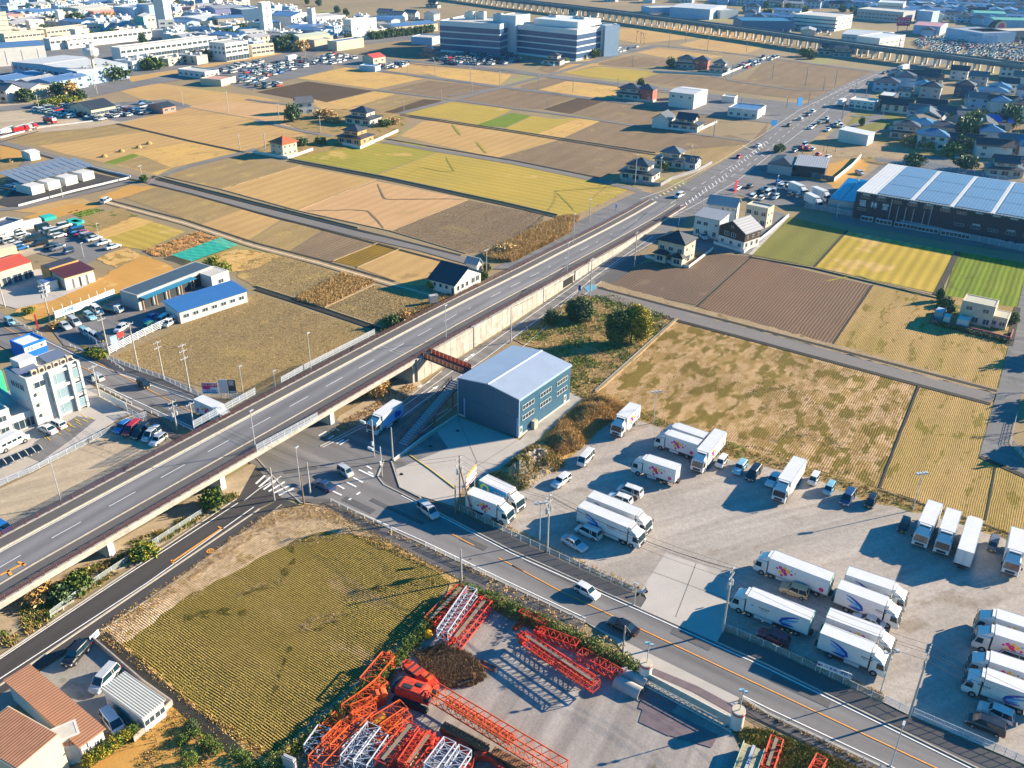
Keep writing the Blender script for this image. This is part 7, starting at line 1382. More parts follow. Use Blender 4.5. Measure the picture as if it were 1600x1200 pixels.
for p,a in walk(P,2.3):
 link('post',MB().box(0,0,0,.12,.12,2.1).mesh('post',[slat]),t,loc=p-t.location,rot=a)
 for k in range(5):link('slat',LW.setdefault('sl',MB().box(1.15,0,0,2.1,.04,.12).mesh('slat',[slat])),t,loc=p-t.location+Vector((0,0,.3+k*.38)),rot=a)
panel_fence([(120,516),(140,531),(166,548)],None,1.4,GZ,'white planted fence in front of the dealer front row',mesh_m=net_w,rails=(1.,))
def blockwall(pts,h,w,mat,label,name='wall',z=.05,cat='wall'):
 o=ribbon(MB(),[G(x,y,0) for x,y in P2(*pts)],w,h=h,dz=z).obj(name,mat); tag(o,label,cat); return o
blockw=M('m_block_wall',(.36,.31,.27),.9,n=1.2,a=.2); wallw=M('m_wall_low_white',(.55,.55,.53),.8,n=.6,a=.1)
blockwall((147,1003,180,1031,225,1070,270,1102),.9,.18,blockw,'grey block wall between the parking yard and the stubble field'); blockwall((270,1102,240,1134,210,1160),1.,.18,blockw,'grey block wall turning below the garden shed')
blockwall((1007,402,1076,419,1114,390),.8,.2,wallw,'low white plot wall round the beige house'); blockwall((1115,381,1162,396,1200,366,1232,338),.9,.2,wallw,'low white plot wall round the two-tone house'); blockwall((970,284,1032,291,1050,281,1090,268,1112,256),1.2,.25,M('m_wall_low_grey',(.25,.25,.26),.8,a=.1),'grey garden wall in front of the two tiered farmhouses')
blockwall((395,239,450,249,489,235),1.1,.2,wallw,'pale garden wall below the orange roofed house'); blockwall((535,226,563,233,622,206),1.2,.2,wallw,'pale garden wall below the middle hamlet'); blockwall((955,152,1019,161,1025,158),1.2,.2,wgrey,'low wall before the red farmhouse'); blockwall((1022,200,1087,207,1120,192),1.1,.2,wallw,'low wall of the farmhouse in the grey fields')
blockwall((845,99,865,103,890,97),1.1,.2,wallw,'low wall of the lone far farmhouse'); blockwall((1020,113,1104,117,1128,119,1200,90),1.2,.2,wallw,'white wall below the cluster before the railway viaduct'); blockwall((29,323,115,300,202,279),.7,.25,wallw,'white kerb wall along the storage yard'); blockwall((112,254,160,267,204,277),.7,.25,wallw,'white post wall behind the storage yard')
blockwall((0,216,60,200,145,190),.5,.8,wallw,'white edge of the far hire yard'); blockwall((615,721,660,686,714,651),.5,.25,wallw,'concrete kerb wall along the top of the apron'); blockwall((930,612,1056,499),.35,.3,M('m_kerb_pale',(.5,.46,.38),.9,a=.1),'pale kerb between the weedy lot and the paddy')
pinkw=M('m_pink_block',(.42,.13,.13),.85,n=2,a=.2)
blockwall((1455,505,1500,514,1540,523,1577,533),1.0,.2,pinkw,'pink block garden wall by the right paddies'); blockwall((1462,488,1455,505),1.0,.2,pinkw,'short pink wall return at the carport'); blockwall((1577,533,1582,520),1.0,.2,pinkw,'short pink wall return at the shaded lane')
panel_fence([(1257,325),(1330,338),(1415,354),(1520,376),(1640,402)],None,1.9,GZ,'long grey-blue fence along the black factory',mesh_m=netmat('m_net_blue',(.16,.26,.32),.8),step=3,rails=(1.,)); panel_fence([(1365,252),(1450,262),(1540,278),(1640,300)],None,2.0,GZ,'white fence behind the solar roofed factory',mesh_m=net_w,step=3,rails=(1.,)); panel_fence([(1130,293),(1190,283),(1200,279),(1300,287)],None,1.5,GZ,'dark fence in front of the restaurant',mesh_m=netmat('m_net_dark',(.10,.15,.18),.8),step=3,rails=(1.,)) if 0 else None
panel_fence([(1200,268),(1250,275),(1303,284)],None,2.0,GZ,'dark fence in front of the black fronted restaurant',mesh_m=netmat('m_net_dark',(.07,.12,.14),.85),step=3,rails=(1.,)); panel_fence([(1303,284),(1330,262),(1345,246)],None,1.6,GZ,'white wall-like fence right of the restaurant',mesh_m=netmat('m_net_wall',(.6,.6,.58),1.),step=3,rails=(1.,))
panel_fence([(1588,650),(1578,692),(1604,722)],None,1.,GZ,'white pipe fence at the shaded garden on the right',step=1.5)
# dealer billboard wall
t=thing('billboard_wall','long white lettered billboard wall on slim posts at the dealer forecourt','billboard',G(88,503,GZ)); P=[G(88,503,GZ),G(135,486,GZ),G(183,466,GZ)]; wmtl=M('m_board_white',(.66,.66,.62),.6,n=.5,a=.08)
for p,a in walk(P,2.5)[:-1]:link('board',LW.setdefault('bd',MB().box(1.25,0,.9,2.44,.12,1.9).mesh('board',[wmtl])),t,loc=p-t.location,rot=a); link('post',LW.setdefault('bp',MB().box(0,.25,0,.14,.14,3.9).mesh('post',[worange if 0 else white])),t,loc=p-t.location,rot=a)
a=math.atan2(P[1].y-P[0].y,P[1].x-P[0].x); q=P[0].lerp(P[1],.35)-t.location; text('くるま買取',.9,M('m_letter_blue',(.03,.2,.5),.5,a=0),t,q+Vector((math.sin(a)*.09,-math.cos(a)*.09,1.9)),(PI/2,0,a))
# billboards by the stubble field
def board(label,p0,p1,z0,z1,mat,posts=2,name='billboard',t0=.1):
 a,b=G(*p0,GZ),G(*p1,GZ); rz=math.atan2(b.y-a.y,b.x-a.x); w=(b-a).length; t=thing(name,label,'sign',a,rz); MB().box(w/2,0,z0,w,t0,z1-z0).obj('sign_board',mat,t)
 for k in range(posts):MB().box(w*(.12+.76*k/max(posts-1,1)),.1,0,.12,.12,z1).obj('post',steel,t)
 return t,w
t,w=board('magenta and pale blue billboard left of two above the white lorry',(318,622),(343,622),1.1,3.6,M('m_board_sky',(.35,.55,.72),.5,a=0))
MB().box(w/2,-.07,2.6,w*.96,.03,.95).obj('colour_band',M('m_board_magenta',(.48,.01,.13),.5,a=0),t); MB().box(w*.30,-.09,2.15,w*.42,.03,.5).obj('colour_band',M('m_board_magenta'),t); MB().box(w*.5,-.07,1.15,w*.9,.03,.35).obj('colour_band',M('m_board_blue',(.02,.22,.45),.5,a=0),t)
text('売地 分譲中',.62,PC['white'],t,(w/2,-.12,3.1),(PI/2,0,0),ex=.01); text('限定 区画',.5,swb,t,(w*.55,-.12,1.8),(PI/2,0,0),ex=.01)
t,w=board('pale blank grey billboard in the middle above the white lorry',(345,622),(358,622),1.2,4.4,M('m_board_grey',(.38,.45,.52),.5,a=.05)); t,w=board('dark photographic billboard right of the pale blank one',(359,622),(371,622),1.2,4.3,M('m_board_dark',(.02,.05,.06),.5,a=0)); MB().box(w*.45,-.07,3.0,w*.7,.03,1.2).obj('picture',M('m_picture',(.3,.3,.34),.6,n=1.5,a=.6),t); MB().box(w*.5,-.07,1.4,w*.8,.03,.3).obj('stripe',M('m_board_sky'),t)
# sign by the two lorries
t,w=board('red and white striped sign on tall posts beside the telegraph pole',(729,786),(744,766),3.0,5.6,M('m_board_cream',(.72,.68,.6),.5,a=0))
for z,hh,mt in ((5.2,.42,M('m_board_orange',(.6,.28,.02),.5,a=0)),(4.15,.22,M('m_board_magenta')),(3.2,.3,M('m_board_magenta'))):MB().box(w/2,-.07,z,w*.98,.03,hh).obj('stripe',mt,t); MB().box(w/2,.07,z,w*.98,.03,hh).obj('stripe',mt,t)
# banner along the fence
t,w=board('long white company banner on the mesh fence by the fence-side lorries',(1274,1050),(1327,1071),1.15,2.05,M('m_sign_white'),3,'banner',.06)
text('㈱本州運輸/運輸送',.62,M('m_letter_navy',(.02,.07,.28),.5,a=0),t,(w*.48,-.05,1.6),(PI/2,0,0),ex=.008); MB().box(w*.06,-.05,1.4,w*.07,.02,.38).obj('emblem',M('m_board_magenta'),t); text('☎027-352',.26,ink,t,(w*.86,-.05,1.85),(PI/2,0,0),ex=.008)
# roadside signs
t,w=board('red slim roadside sign pole at the left cross road',(60,516),(61,518),.5,4.2,M('m_sign_red2',(.55,.02,.04),.5,a=0),1,'road_sign',.3)
t,w=board('tall pale blue lettered dealer sign at the slatted fence',(176,549),(186,545),.3,3.6,M('m_sign_sky',(.22,.48,.78),.5,a=0)); text('新車\n中古車\n車検',.7,PC['white'],t,(w/2,-.08,2.0),(PI/2,0,0),ex=.01)
t,w=board('small red dealer board above the slatted fence',(187,541),(196,537),2.0,3.4,M('m_sign_red3',(.62,.04,.03),.5,a=0))
t,w=board('low white board fence with notices in front of the office yard',(157,619),(199,641),.1,1.6,wmtl,5,'notice_board',.08)
t,w=board('white notice board leaning at the corner of the parking yard',(142,1005),(156,992),.1,1.1,wmtl,2,'notice_board',.06); text('御案内',.5,M('m_letter_blue'),t,(w/2,-.05,.6),(PI/2,0,0),ex=.01)
t,w=board('blue petrol station sign at the far crossroads',(1243,178),(1250,177),4,8,M('m_sign_blue',(.03,.3,.7),.5,a=0),1,'road_sign',.4); t,w=board('square blue direction sign over the arterial',(1203,207),(1212,206),3.2,5.6,M('m_sign_blue'),1,'road_sign',.15); t,w=board('tall red banner flag at the corner of the arterial lot',(1147,303),(1150,302),.3,5,M('m_sign_red2'),1,'banner',.1)
t,w=board('blue circular-topped sign post on the verge of the ramp',(961,333),(963,333),1.8,3,M('m_sign_blue'),1,'road_sign',.1); t,w=board('small junction sign post by the blue painted square',(903,462),(907,462),1.5,3,swb,1,'road_sign',.1)
t=thing('motorcycle','parked scooter at the yard entrance fence end','motorcycle',G(1003,928,GZ),.3)
MB().loft([[(x,y,z) for y,z in ((-.15,a),(.15,a),(.12,b),(-.12,b))] for x,a,b in ((-.8,.45,.7),(-.2,.35,.85),(.2,.3,.6),(.6,.4,.95))]).obj('body',PC['silver'],t)
for x in (-.62,.66):MB().tube((x,-.06,.3),(x,.06,.3),.3,12).obj('wheel',tyre,t)
MB().tube((.55,-.35,1.05),(.55,.35,1.05),.03,5).tube((.66,0,.4),(.52,0,1.05),.04,5).obj('handlebar',dark,t)
lamp('white signpost at the yard entrance beside the scooter',(991,944),(993,912),rz=RD)
# footbridge and stairs
redb=M('m_bridge_red',(.50,.17,.08),.7,n=1,a=.2); brst=M('m_stair_brown',(.20,.09,.07),.7,n=1,a=.15); deckm=M('m_bridge_deck',(.07,.065,.065),.8,a=.1)
A0,A1=G(656,556,5.0),G(724,583,5.0); d=(A1-A0).normalized(); n=Vector((-d.y,d.x,0)); rz=math.atan2(d.y,d.x); L_=(A1-A0).length
t=thing('footbridge','reddish footbridge from the flyover to the stair beside the warehouse','footbridge',(A0.x,A0.y,0),rz)
MB().box(L_/2,1.3,4.7,L_,2.8,.3).obj('deck',deckm,t)
for y in (0,2.6):
 for k in range(int(L_/1.15)):link('parapet_panel',LW.setdefault('fp',MB().box(0,0,0,1.08,.07,1.05).mesh('parapet_panel',[redb])),t,loc=(.6+k*1.15,y,5.0))
 MB().box(L_/2,y,6.05,L_,.12,.07).obj('handrail',brst,t)
S0,S1=G(629,696,GZ),G(714,596,4.9); d=(S1-S0); rz=math.atan2(d.y,d.x); LL=math.hypot(d.x,d.y); t=thing('staircase','long dark steel staircase with brown side rails climbing beside the warehouse','staircase',(S0.x,S0.y,GZ),rz); ns=30
for k in range(ns):link('step',LW.setdefault('st',MB().box(0,0,0,LL/ns*.8,2.4,.09).mesh('step',[M('m_step',(.30,.33,.36),.7,n=2,a=.15)])),t,loc=(LL*(k+.5)/ns,0,4.7*(k+1)/ns))
for s in (-1,1):
 y=s*1.3; MB().add([(0,y-.04,0),(LL,y-.04,4.65),(LL,y-.04,5.0),(0,y-.04,.35),(0,y+.04,0),(LL,y+.04,4.65),(LL,y+.04,5.0),(0,y+.04,.35)],[(0,1,2,3),(7,6,5,4),(0,4,5,1),(3,2,6,7),(0,3,7,4),(1,5,6,2)]).obj('stringer',brst,t)
 MB().tube((0,y,1.15),(LL,y,5.85),.07,5).tube((0,y,.75),(LL,y,5.45),.05,5).obj('handrail',brst,t)
 for k in range(19):link('baluster',LW.setdefault('bl',MB().box(0,0,0,.07,.07,1.1).mesh('baluster',[brst])),t,loc=(LL*k/18,y,4.7*k/18))
for k in (.5,.85):
 for y in (-.8,.8):MB().box(LL*k,y,0,.2,.2,4.65*k-.1).obj('support',brst,t)
# cycle shelter
t=thing('cycle_shelter','arched cycle shelter with dark glazed panels and white ribs at the left edge','shelter',G(2,738,GZ),ang((0,742),(34,728)))
for k in range(9):
 mb=MB(); mb.path([(k*1.3-3,-1.3+2.6*i/8,1.9+.55*math.sin(PI*i/8)) for i in range(9)],.06,4); mb.tube((k*1.3-3,1.3,0),(k*1.3-3,1.3,1.9),.05,5); mb.obj('rib',white,t)
 if k<8:
  mb=MB(); mb.loft([[(k*1.3-3+.08,-1.3+2.6*i/8,1.9+.55*math.sin(PI*i/8)) for i in range(9)],[(k*1.3-3+1.22,-1.3+2.6*i/8,1.9+.55*math.sin(PI*i/8)) for i in range(9)]],cap=False); mb.f=[f for f in mb.f if True][:8]+[]; mb.m=[0]*8
  mb.obj('panel',M('m_shelter_glass',(.01,.02,.03),.2,a=0),t,fix=False)
# green netted plot
netm=netmat('m_teal_net',(.01,.42,.32),.72)
t=thing('netted_frame','vivid teal crop netting stretched over a low frame in the gardens','crop net',G(318,398,0)); P=[G(x,y,0)-t.location for x,y in ((268,403),(345,375),(372,387),(365,397),(300,413))]
mb=MB(); q=[p+Vector((0,0,1.1)) for p in P];
r_=random.Random(4); Nn=14
for i in range(Nn):
 for j in range(5):
  u0,u1,v0,v1=i/Nn,(i+1)/Nn,j/5,(j+1)/5
  f=lambda u,v:(P[0].lerp(P[1],u)).lerp(P[4].lerp(P[2],u),v)+Vector((0,0,.9+.35*abs(math.sin(v*PI*5))+.08*math.sin(u*40+v*9)))
  mb.add([f(u0,v0),f(u1,v0),f(u1,v1),f(u0,v1)],[(0,1,2,3)])
mb.obj('net',netm,t,fix=False)
for p in P:MB().tube(p,p+Vector((0,0,1.3)),.05,5).obj('post',steel,t)
o=blockwall((110,346,125,350,125,352,112,349),.9,3.0,netmat('m_teal_net2',(.03,.40,.36),1.),'crumpled blue-green netting at the top of the dealer lot','crop_net',cat='crop net'); o=blockwall((66,344,84,340),1.,4.,netmat('m_teal_net2',(0,.3,.3),1.),'teal tarpaulin heap above the dealer garage','tarpaulin',cat='tarpaulin')
o=blockwall((1487,172,1510,174),1.6,3.,M('m_green_tarp',(.02,.50,.30),.6,a=.1),'bright green tarpaulin shelter in the right town','tarpaulin',cat='tarpaulin')
strip('chain_barrier',P2(640,711,672,733,711,763),.12,yellow_p,h=.1,z=GZ)
for pts in ((716,655,745,721,790,728),(745,721,722,765),(808,688,712,750)):strip('slab_joint',P2(*(pts if isinstance(pts[0],int) else pts)),.06,ditchm,z=GZ-.01)
for pts in ((1088,880,1055,966),(1020,893,1134,935)):strip('slab_joint',P2(*pts),.05,ditchm,z=GZ-.01)
for x,y,w,l,a in ((560,790,1.4,7,0),(740,850,1.2,5,.02),(860,890,1.6,9,0),(1080,1000,1.3,6,0),(1250,1080,1.5,8,0),(470,735,1.2,6,.9),(250,640,1.2,7,0),(620,800,.9,12,0)):
 p=G(x,y); d=Vector((math.cos(RD+a),math.sin(RD+a),0))*l/2; o=ribbon(MB(),[p-d,p+d],w,dz=.148).obj('asphalt_patch',M('m_patch',(.10,.096,.095),.85,n=2,a=.15),fix=False); o['kind']='structure'
# manhole covers and plates
for x,y in ((715,674),(673,698),(627,742)):o=MB().tube(G(x,y,GZ-.03),G(x,y,GZ+.012),.38,14).obj('manhole_cover',dark); tag(o,None,None,kind='structure')
# ================================================================ CRANE YARD
cored=M('m_crane_red',(.55,.05,.022),.6,n=1.5,a=.3,fine=.2); corang=M('m_crane_orange',(.58,.09,.02),.6,n=1.5,a=.3,fine=.2); cowht=M('m_crane_white',(.38,.41,.48),.5,n=.8,a=.1); rust=M('m_rust',(.22,.10,.045),.9,n=1.5,a=.3)
def lattice(label,p0,p1,w,h,mat,z=.5,z1=None,seg=None,name='crane_boom',catwalk=False,head=False):
 a,b=G(*p0,z),G(*p1,z if z1 is None else z1); d=b-a; L_=d.length; t=thing(name,label,'crane boom',a,math.atan2(d.y,d.x)); sl=d.z/max(L_,.1); n=seg or max(3,int(L_/(w*.62)))
 cs=[(-w/2,0),(w/2,0),(w/2,h),(-w/2,h)]; P=lambda i,k:Vector((L_*i/n,cs[k][0],cs[k][1]+sl*L_*i/n))
 for k in range(4):MB().tube(P(0,k),P(n,k),.09,6).obj('chord',mat,t)
 mb=MB()
 for i in range(n):
  for k in range(4):
   k2=(k+1)%4; mb.tube(P(i,k),P(i+1,k2),.05,4,cap=False)
   mb.tube(P(i,k),P(i,k2),.035,4,cap=False)
 for k in range(4):mb.tube(P(0,k),P(0,(k+1)%4),.06,4); mb.tube(P(n,k),P(n,(k+1)%4),.06,4)
 o=mb.obj('lacing',mat,t); o['kind']='stuff'
 if catwalk:MB().box(L_/2,0,h+.08,L_*.9,w*.26,.04).obj('catwalk',M('m_catwalk',(.22,.19,.14),.8,n=1,a=.2),t)
 if head:MB().box(.35,0,0,.7,w*.95,h*.8).box(-.3,-.35,h*.2,.8,.2,h*.7).box(-.3,.35,h*.2,.8,.2,h*.7).obj('head_block',mat,t)
 return t
BM=[('white lattice boom lying on top of the upper red stack',(737,930),(691,998),1.7,1.5,cowht,1.7,0,0),('red lattice boom with walkway right of the white one in the upper stack',(760,948),(709,1013),1.9,1.6,cored,.3,1,0),('red lattice boom beneath the white one in the upper stack',(748,940),(700,1003),1.7,1.4,cored,.2,0,0),('red boom section at the left of the upper stack',(723,929),(671,982),1.9,1.6,cored,.3,1,1),('second red boom section beneath the left of the upper stack',(729,934),(682,988),1.6,1.3,cored,.2,0,0),
('orange lattice section at the upper left of the lower stacks',(608,1036),(573,1078),2.0,1.7,corang,.4,0,1),('orange lattice section below a hook block in the lower stacks',(594,1088),(543,1124),2.2,1.8,corang,.4,0,1),('long orange lattice section running off at the bottom',(573,1123),(494,1204),2.2,1.8,corang,.4,0,0),('short orange lattice at the left of the long orange section',(534,1128),(505,1156),1.8,1.4,corang,.4,0,0),
('small white lattice tower at the far left of the lower stacks',(508,1148),(486,1180),1.8,1.4,cowht,.6,0,0),('orange lattice section above the paired white ones',(632,1114),(586,1142),1.9,1.6,corang,.4,0,0),('thin orange lattice section right beside the paired white ones',(638,1124),(600,1150),1.6,1.4,corang,1.2,0,0),('left of two white lattice sections at the bottom',(585,1146),(543,1200),1.9,1.6,cowht,1.1,0,0),('right of two white lattice sections at the bottom',(597,1158),(563,1206),1.9,1.6,cowht,.5,0,0),
('red lattice section with a walkway left of the timber pile',(645,1143),(596,1204),1.8,1.5,cored,.5,1,0),('red lattice section beside the timber pile',(650,1156),(616,1204),1.3,1.2,cored,.4,0,0),('red boom with grey walkway right of the timber pile',(672,1160),(636,1208),1.8,1.5,cored,.5,1,1),('left white lattice laid on the curved red frame',(703,1166),(672,1208),1.7,1.2,cowht,1.6,0,0),('right white lattice laid on the curved red frame',(727,1178),(704,1212),1.7,1.2,cowht,1.6,0,0),
('main red boom of the shaded stack by the hedge',(816,1000),(931,1078),1.5,1.2,cored,1.3,1,1),('short red boom behind the main one by the hedge',(842,992),(902,1014),1.4,1.1,cored,.5,0,1),('slender red boom at the hedge end of the shaded stack',(905,1026),(969,1062),1.4,1.2,cored,.4,0,0),('second red boom low in the shaded stack',(835,1010),(925,1068),1.3,1.0,cored,.2,0,0),
('red lattice at the bottom right corner beyond the gate',(1212,1162),(1196,1210),1.5,1.2,cored,.3,1,0),('short red lattice at the bottom right corner',(1282,1190),(1268,1215),1.3,1.0,cored,.3,0,0)]
BM += [('orange lattice wedged behind the hook block',(600,1072),(566,1100),1.6,1.3,corang,.9,0,0),('orange lattice lying across the long orange section',(585,1104),(552,1118),1.5,1.2,corang,2.2,0,0),('thin white lattice between the orange and white sections',(572,1148),(540,1180),1.1,1.0,cowht,.4,0,0),('slim orange lattice left of the red walkway section',(622,1128),(582,1168),1.2,1.1,corang,.3,0,0),('second slim orange lattice at the bottom edge',(540,1140),(510,1170),1.4,1.2,corang,1.6,0,0),('red lattice over the right end of the timber pile',(662,1150),(628,1200),1.1,1.1,cored,1.4,0,0)]
for lab,a,b,w,h,mt,z,cw,hd in BM:lattice(lab,a,b,w,h,mt,z,catwalk=bool(cw),head=bool(hd))
lattice('very long orange lattice boom of the crawler crane lying across the yard',(678,1089),(880,1212),1.9,1.7,corang,1.4)
lattice('inner orange boom nested along the very long boom',(700,1098),(800,1160),.9,.8,corang,1.8)
lattice('standing row of thin rusty lattice frames by the hedge',(812,965),(853,984),.8,1.4,cored,.1,seg=5,name='lattice_frame'); lattice('small orange lattice lying at the hedge end',(803,985),(820,972),.6,.5,corang,.1,name='lattice_frame')
# crawler crane
g0=G(650,1092,GZ); rz=ang((628,1082),(672,1098)); t=thing('crawler_crane','orange-red crawler crane with a black cab front and long lowered boom','crane',g0,rz)
for s in (-1,1):
 mb=MB(); pr=[(-3.6,.45),(-3.2,.1),(3.2,.1),(3.6,.45),(3.6,.75),(3.2,1.1),(-3.2,1.1),(-3.6,.75)]; mb.loft([[(x,s*2.1-.4,z) for x,z in pr],[(x,s*2.1+.4,z) for x,z in pr]]); mb.obj('track',M('m_track_black',(.02,.02,.022),.8,a=.2),t)
 for k in range(20):link('track_shoe',LW.setdefault('ts',MB().box(0,0,0,.22,.86,.05).mesh('track_shoe',[dark])),t,loc=(-3.3+k*.35,s*2.1,1.1))
MB().box(0,0,.5,3.4,3.8,.6).obj('undercarriage',dark,t); MB().loft([[(x,y,z) for y,z in ((-1.6,1.3),(1.6,1.3),(1.6,a),(1.3,a+.25),(-1.3,a+.25),(-1.6,a))] for x,a in ((-3.6,2.3),(-2.8,3.0),(1.6,3.0),(2.4,2.6))]).obj('machine_house',cored,t)
MB().box(2.7,-1.1,1.4,1.5,1.1,1.9,top=(.8,.9)).obj('cab',cored,t); MB().box(3.0,-1.1,2.0,1.1,1.16,.9).obj('cab_window',cgl,t); MB().box(-1.2,-.6,3.2,1.8,.9,.15).box(.6,.5,3.2,1.2,.7,.2).obj('hatch',dark,t)
MB().box(-3.8,0,1.3,.8,3.2,1.3).obj('counterweight',dark,t); t.scale=(.72,)*3
g1=G(662,1058,.3); t=thing('boom_foot','solid orange boom foot with winch drums beside the crawler crane','crane part',G(632,1042,.3),ang((632,1042),(690,1085)));
MB().loft([[(x,y,z) for y,z in ((-w,.2),(w,.2),(w,1.5),(-w,1.5))] for x,w in ((0,.5),(1.2,1.0),(6.2,1.1),(7.4,.7))]).obj('frame',cored,t)
for x in (1.8,3.0):MB().tube((x,-1.2,1.0),(x,1.2,1.0),.55,14).obj('winch_drum',dark,t)
for x,y in ((.3,.5),(.3,-.5),(4.6,.9)):MB().tube((x,y,1.4),(x+1.8,y*.4,2.6),.09,6).obj('strut',corang,t)
MB().box(5.3,0,1.5,1.6,1.2,.4).obj('hatch',corang,t); t.scale=(.85,.7,.8)
def tracks(label,p0,p1):
 a,b=G(*p0,GZ),G(*p1,GZ); d=b-a; L_=d.length; t=thing('crawler_track',label,'crawler track',a,math.atan2(d.y,d.x)); mb=MB(); pr=[(0,.5),(.5,.05),(L_-.5,.05),(L_,.5),(L_,.8),(L_-.5,1.25),(.5,1.25),(0,.8)]
 mb.loft([[(x,-.5,z) for x,z in pr],[(x,.5,z) for x,z in pr]]); mb.obj('frame',rust,t)
 for k in range(int(L_/.34)):link('track_shoe',LW.setdefault('ts2',MB().box(0,0,0,.24,1.15,.07).mesh('track_shoe',[rust])),t,loc=(.3+k*.34,0,1.25))
tracks('rusty crawler track lying left below the long boom',(690,1142),(762,1180)); tracks('rusty crawler track cut by the bottom edge',(768,1182),(830,1215))
for lab,c,r,w0 in (('large curved red ring frame under the white lattices',(703,1188),3.2,.9),('curved red ring segment at the bottom edge',(757,1206),2.6,.8)):
 g0=G(*c,GZ); t=thing('ring_frame',lab,'crane part',g0,-.6); mb=MB(); n=16
 rg=[]
 for i in range(n+1):a=-.4+PI*1.25*i/n; ca,sa=math.cos(a),math.sin(a); rg.append([(r*ca,r*sa*.8,0),((r-w0)*ca,(r-w0)*sa*.8,0),((r-w0)*ca,(r-w0)*sa*.8,1.0),(r*ca,r*sa*.8,1.0)])
 mb.loft(rg); mb.obj('ring',cored,t)
t=thing('hook_block','big orange hook block standing among the lower stacks','crane part',G(594,1100,GZ),.4); MB().box(0,0,0,1.4,.9,1.4).obj('frame',cored,t)
for s in (-1,1):MB().tube((s*.35,-.5,1.6),(s*.35,.5,1.6),.7,14).obj('sheave',corang,t)
t=thing('engine_block','yellow-brown engine on the ground among the lower stacks','engine',G(591,1130,GZ),.6); MB().box(0,0,0,2.2,1.3,1.1,top=(.9,.8)).obj('housing',M('m_engine',(.45,.24,.03),.6,n=2,a=.3),t); MB().tube((-.6,0,1.0),(.6,0,1.4),.3,8).obj('cylinder',rust,t)
o=MB().loft([[(r*math.cos(2*PI*i/10),r*math.sin(2*PI*i/10),z) for i in range(10)] for z,r in ((0,.55),(.5,.7),(1.0,.5),(1.1,.15))]).obj('tarpaulin',M('m_orange_tarp',(.75,.35,.01),.6,a=.1)); o.location=G(669,995,GZ); tag(o,'small orange-yellow covered bundle left of the upper red stack','bundle')
tim=M('m_timber',(.42,.33,.2),.9,n=1,a=.25)
t=thing('timber_pile','long grey-brown timbers laid between the red sections at the bottom','timber pile',G(650,1172,GZ),ang((650,1172),(632,1196)))
for k in range(7):MB().box(0,-1.1+k*.36,.1+(k%2)*.25,5.5,.28,.26).obj('timber',tim,t)
t=thing('plank_pair','two yellow-brown beams on the ground below the covered bundle','beams',G(646,1006,GZ),ang((640,1013),(654,1000))); [MB().box(0,y,0,3.6,.2,.2).obj('beam',M('m_beam',(.55,.30,.05),.8,a=.1),t) for y in (-.25,.25)]
t=thing('steel_beam','short orange steel frame lying right of the dead brush heap','beams',G(761,1041,GZ),ang((750,1035),(773,1046))); [MB().box(0,y,0,2.6,.14,.2).obj('beam',corang,t) for y in (-.35,.35)]; [MB().box(x,0,0,.14,.7,.2).obj('crosspiece',corang,t) for x in (-1.2,1.2)]
t=thing('steel_beam','dark angled steel girder below the dead brush heap','beams',G(729,1068,GZ),ang((718,1071),(742,1062))); MB().box(0,0,0,2.6,.3,.35).obj('beam',dark,t); MB().box(1.2,.1,.3,.4,.3,.9).obj('upright',rust,t)
plate=M('m_steel_plate',(.17,.13,.135),.55,metal=.2,n=.7,a=.2,bump=.1)
for k,(pts,lab) in enumerate((((1022,1044,1090,1072,1085,1082,1017,1052),'left'),((1090,1072,1150,1104,1146,1116,1085,1082),'right'),((1000,1073,1060,1098,1050,1112,988,1085),''),((1005,1105,1060,1130,1045,1150,998,1128),''),((1058,1117,1122,1148,1112,1168,1042,1148),''),((1003,1090,1058,1117,1052,1130,997,1106),''))):sheet('steel_plate',P2(*pts),plate,z=GZ+.01+.006*k)
# gate
gw=M('m_gate_white',(.66,.62,.54),.6,n=1,a=.12)
for lab,b in (('round white concrete gate pillar with a red band and lamp, left of the sliding gate',(1007,1060)),('round white concrete gate pillar with a red band and lamp, right of the sliding gate',(1150,1135))):
 t=thing('gate_pillar',lab,'gate pillar',G(*b,GZ)); MB().tube((0,0,0),(0,0,3.0),.85,20).obj('shaft',M('m_pillar_white',(.60,.57,.52),.7,n=1,a=.12),t,smooth=False); MB().tube((0,0,2.5),(0,0,2.75),.875,20).obj('red_band',M('m_band_red',(.5,.06,.03),.6,a=0),t); MB().tube((0,0,3),(0,0,3.02),.86,20).obj('top',beige,t)
 MB().tube((.1,0,3),(.1,0,6.6),.07,6).obj('lamp_post',steel,t); MB().box(-.15,0,6.3,.6,.3,.25).box(.5,.1,5.9,.4,.3,.25).obj('lamp_head',M('m_lamp_blue',(.25,.45,.55),.3,a=0),t)
a,b=G(1012,1066,GZ),G(1147,1138,GZ); d=b-a; L_=d.length; t=thing('sliding_gate','long white lattice sliding gate between the two round pillars','gate',a,math.atan2(d.y,d.x)); n=16
for y,z in ((0,.15),(0,1.5),(-.9,.15)):MB().tube((0,y,z),(L_,y,z),.06,5).obj('rail',gw,t)
for i in range(n):
 x0,x1=L_*i/n,L_*(i+1)/n; link('brace',MB().tube((x0,0,.15),(x1,-.9,.15),.05,4).tube((x1,0,.15),(x0,-.9,.15),.05,4).mesh('brace',[gw]),t)
 if i%2 == 0:link('upright',MB().tube((x0,0,.15),(x0,0,1.5),.05,4).mesh('upright',[gw]),t)
MB().box(L_/2,.1,.2,L_,.03,1.2).obj('sheet_panel',M('m_gate_sheet',(.52,.46,.38),.7,n=.8,a=.12),t)
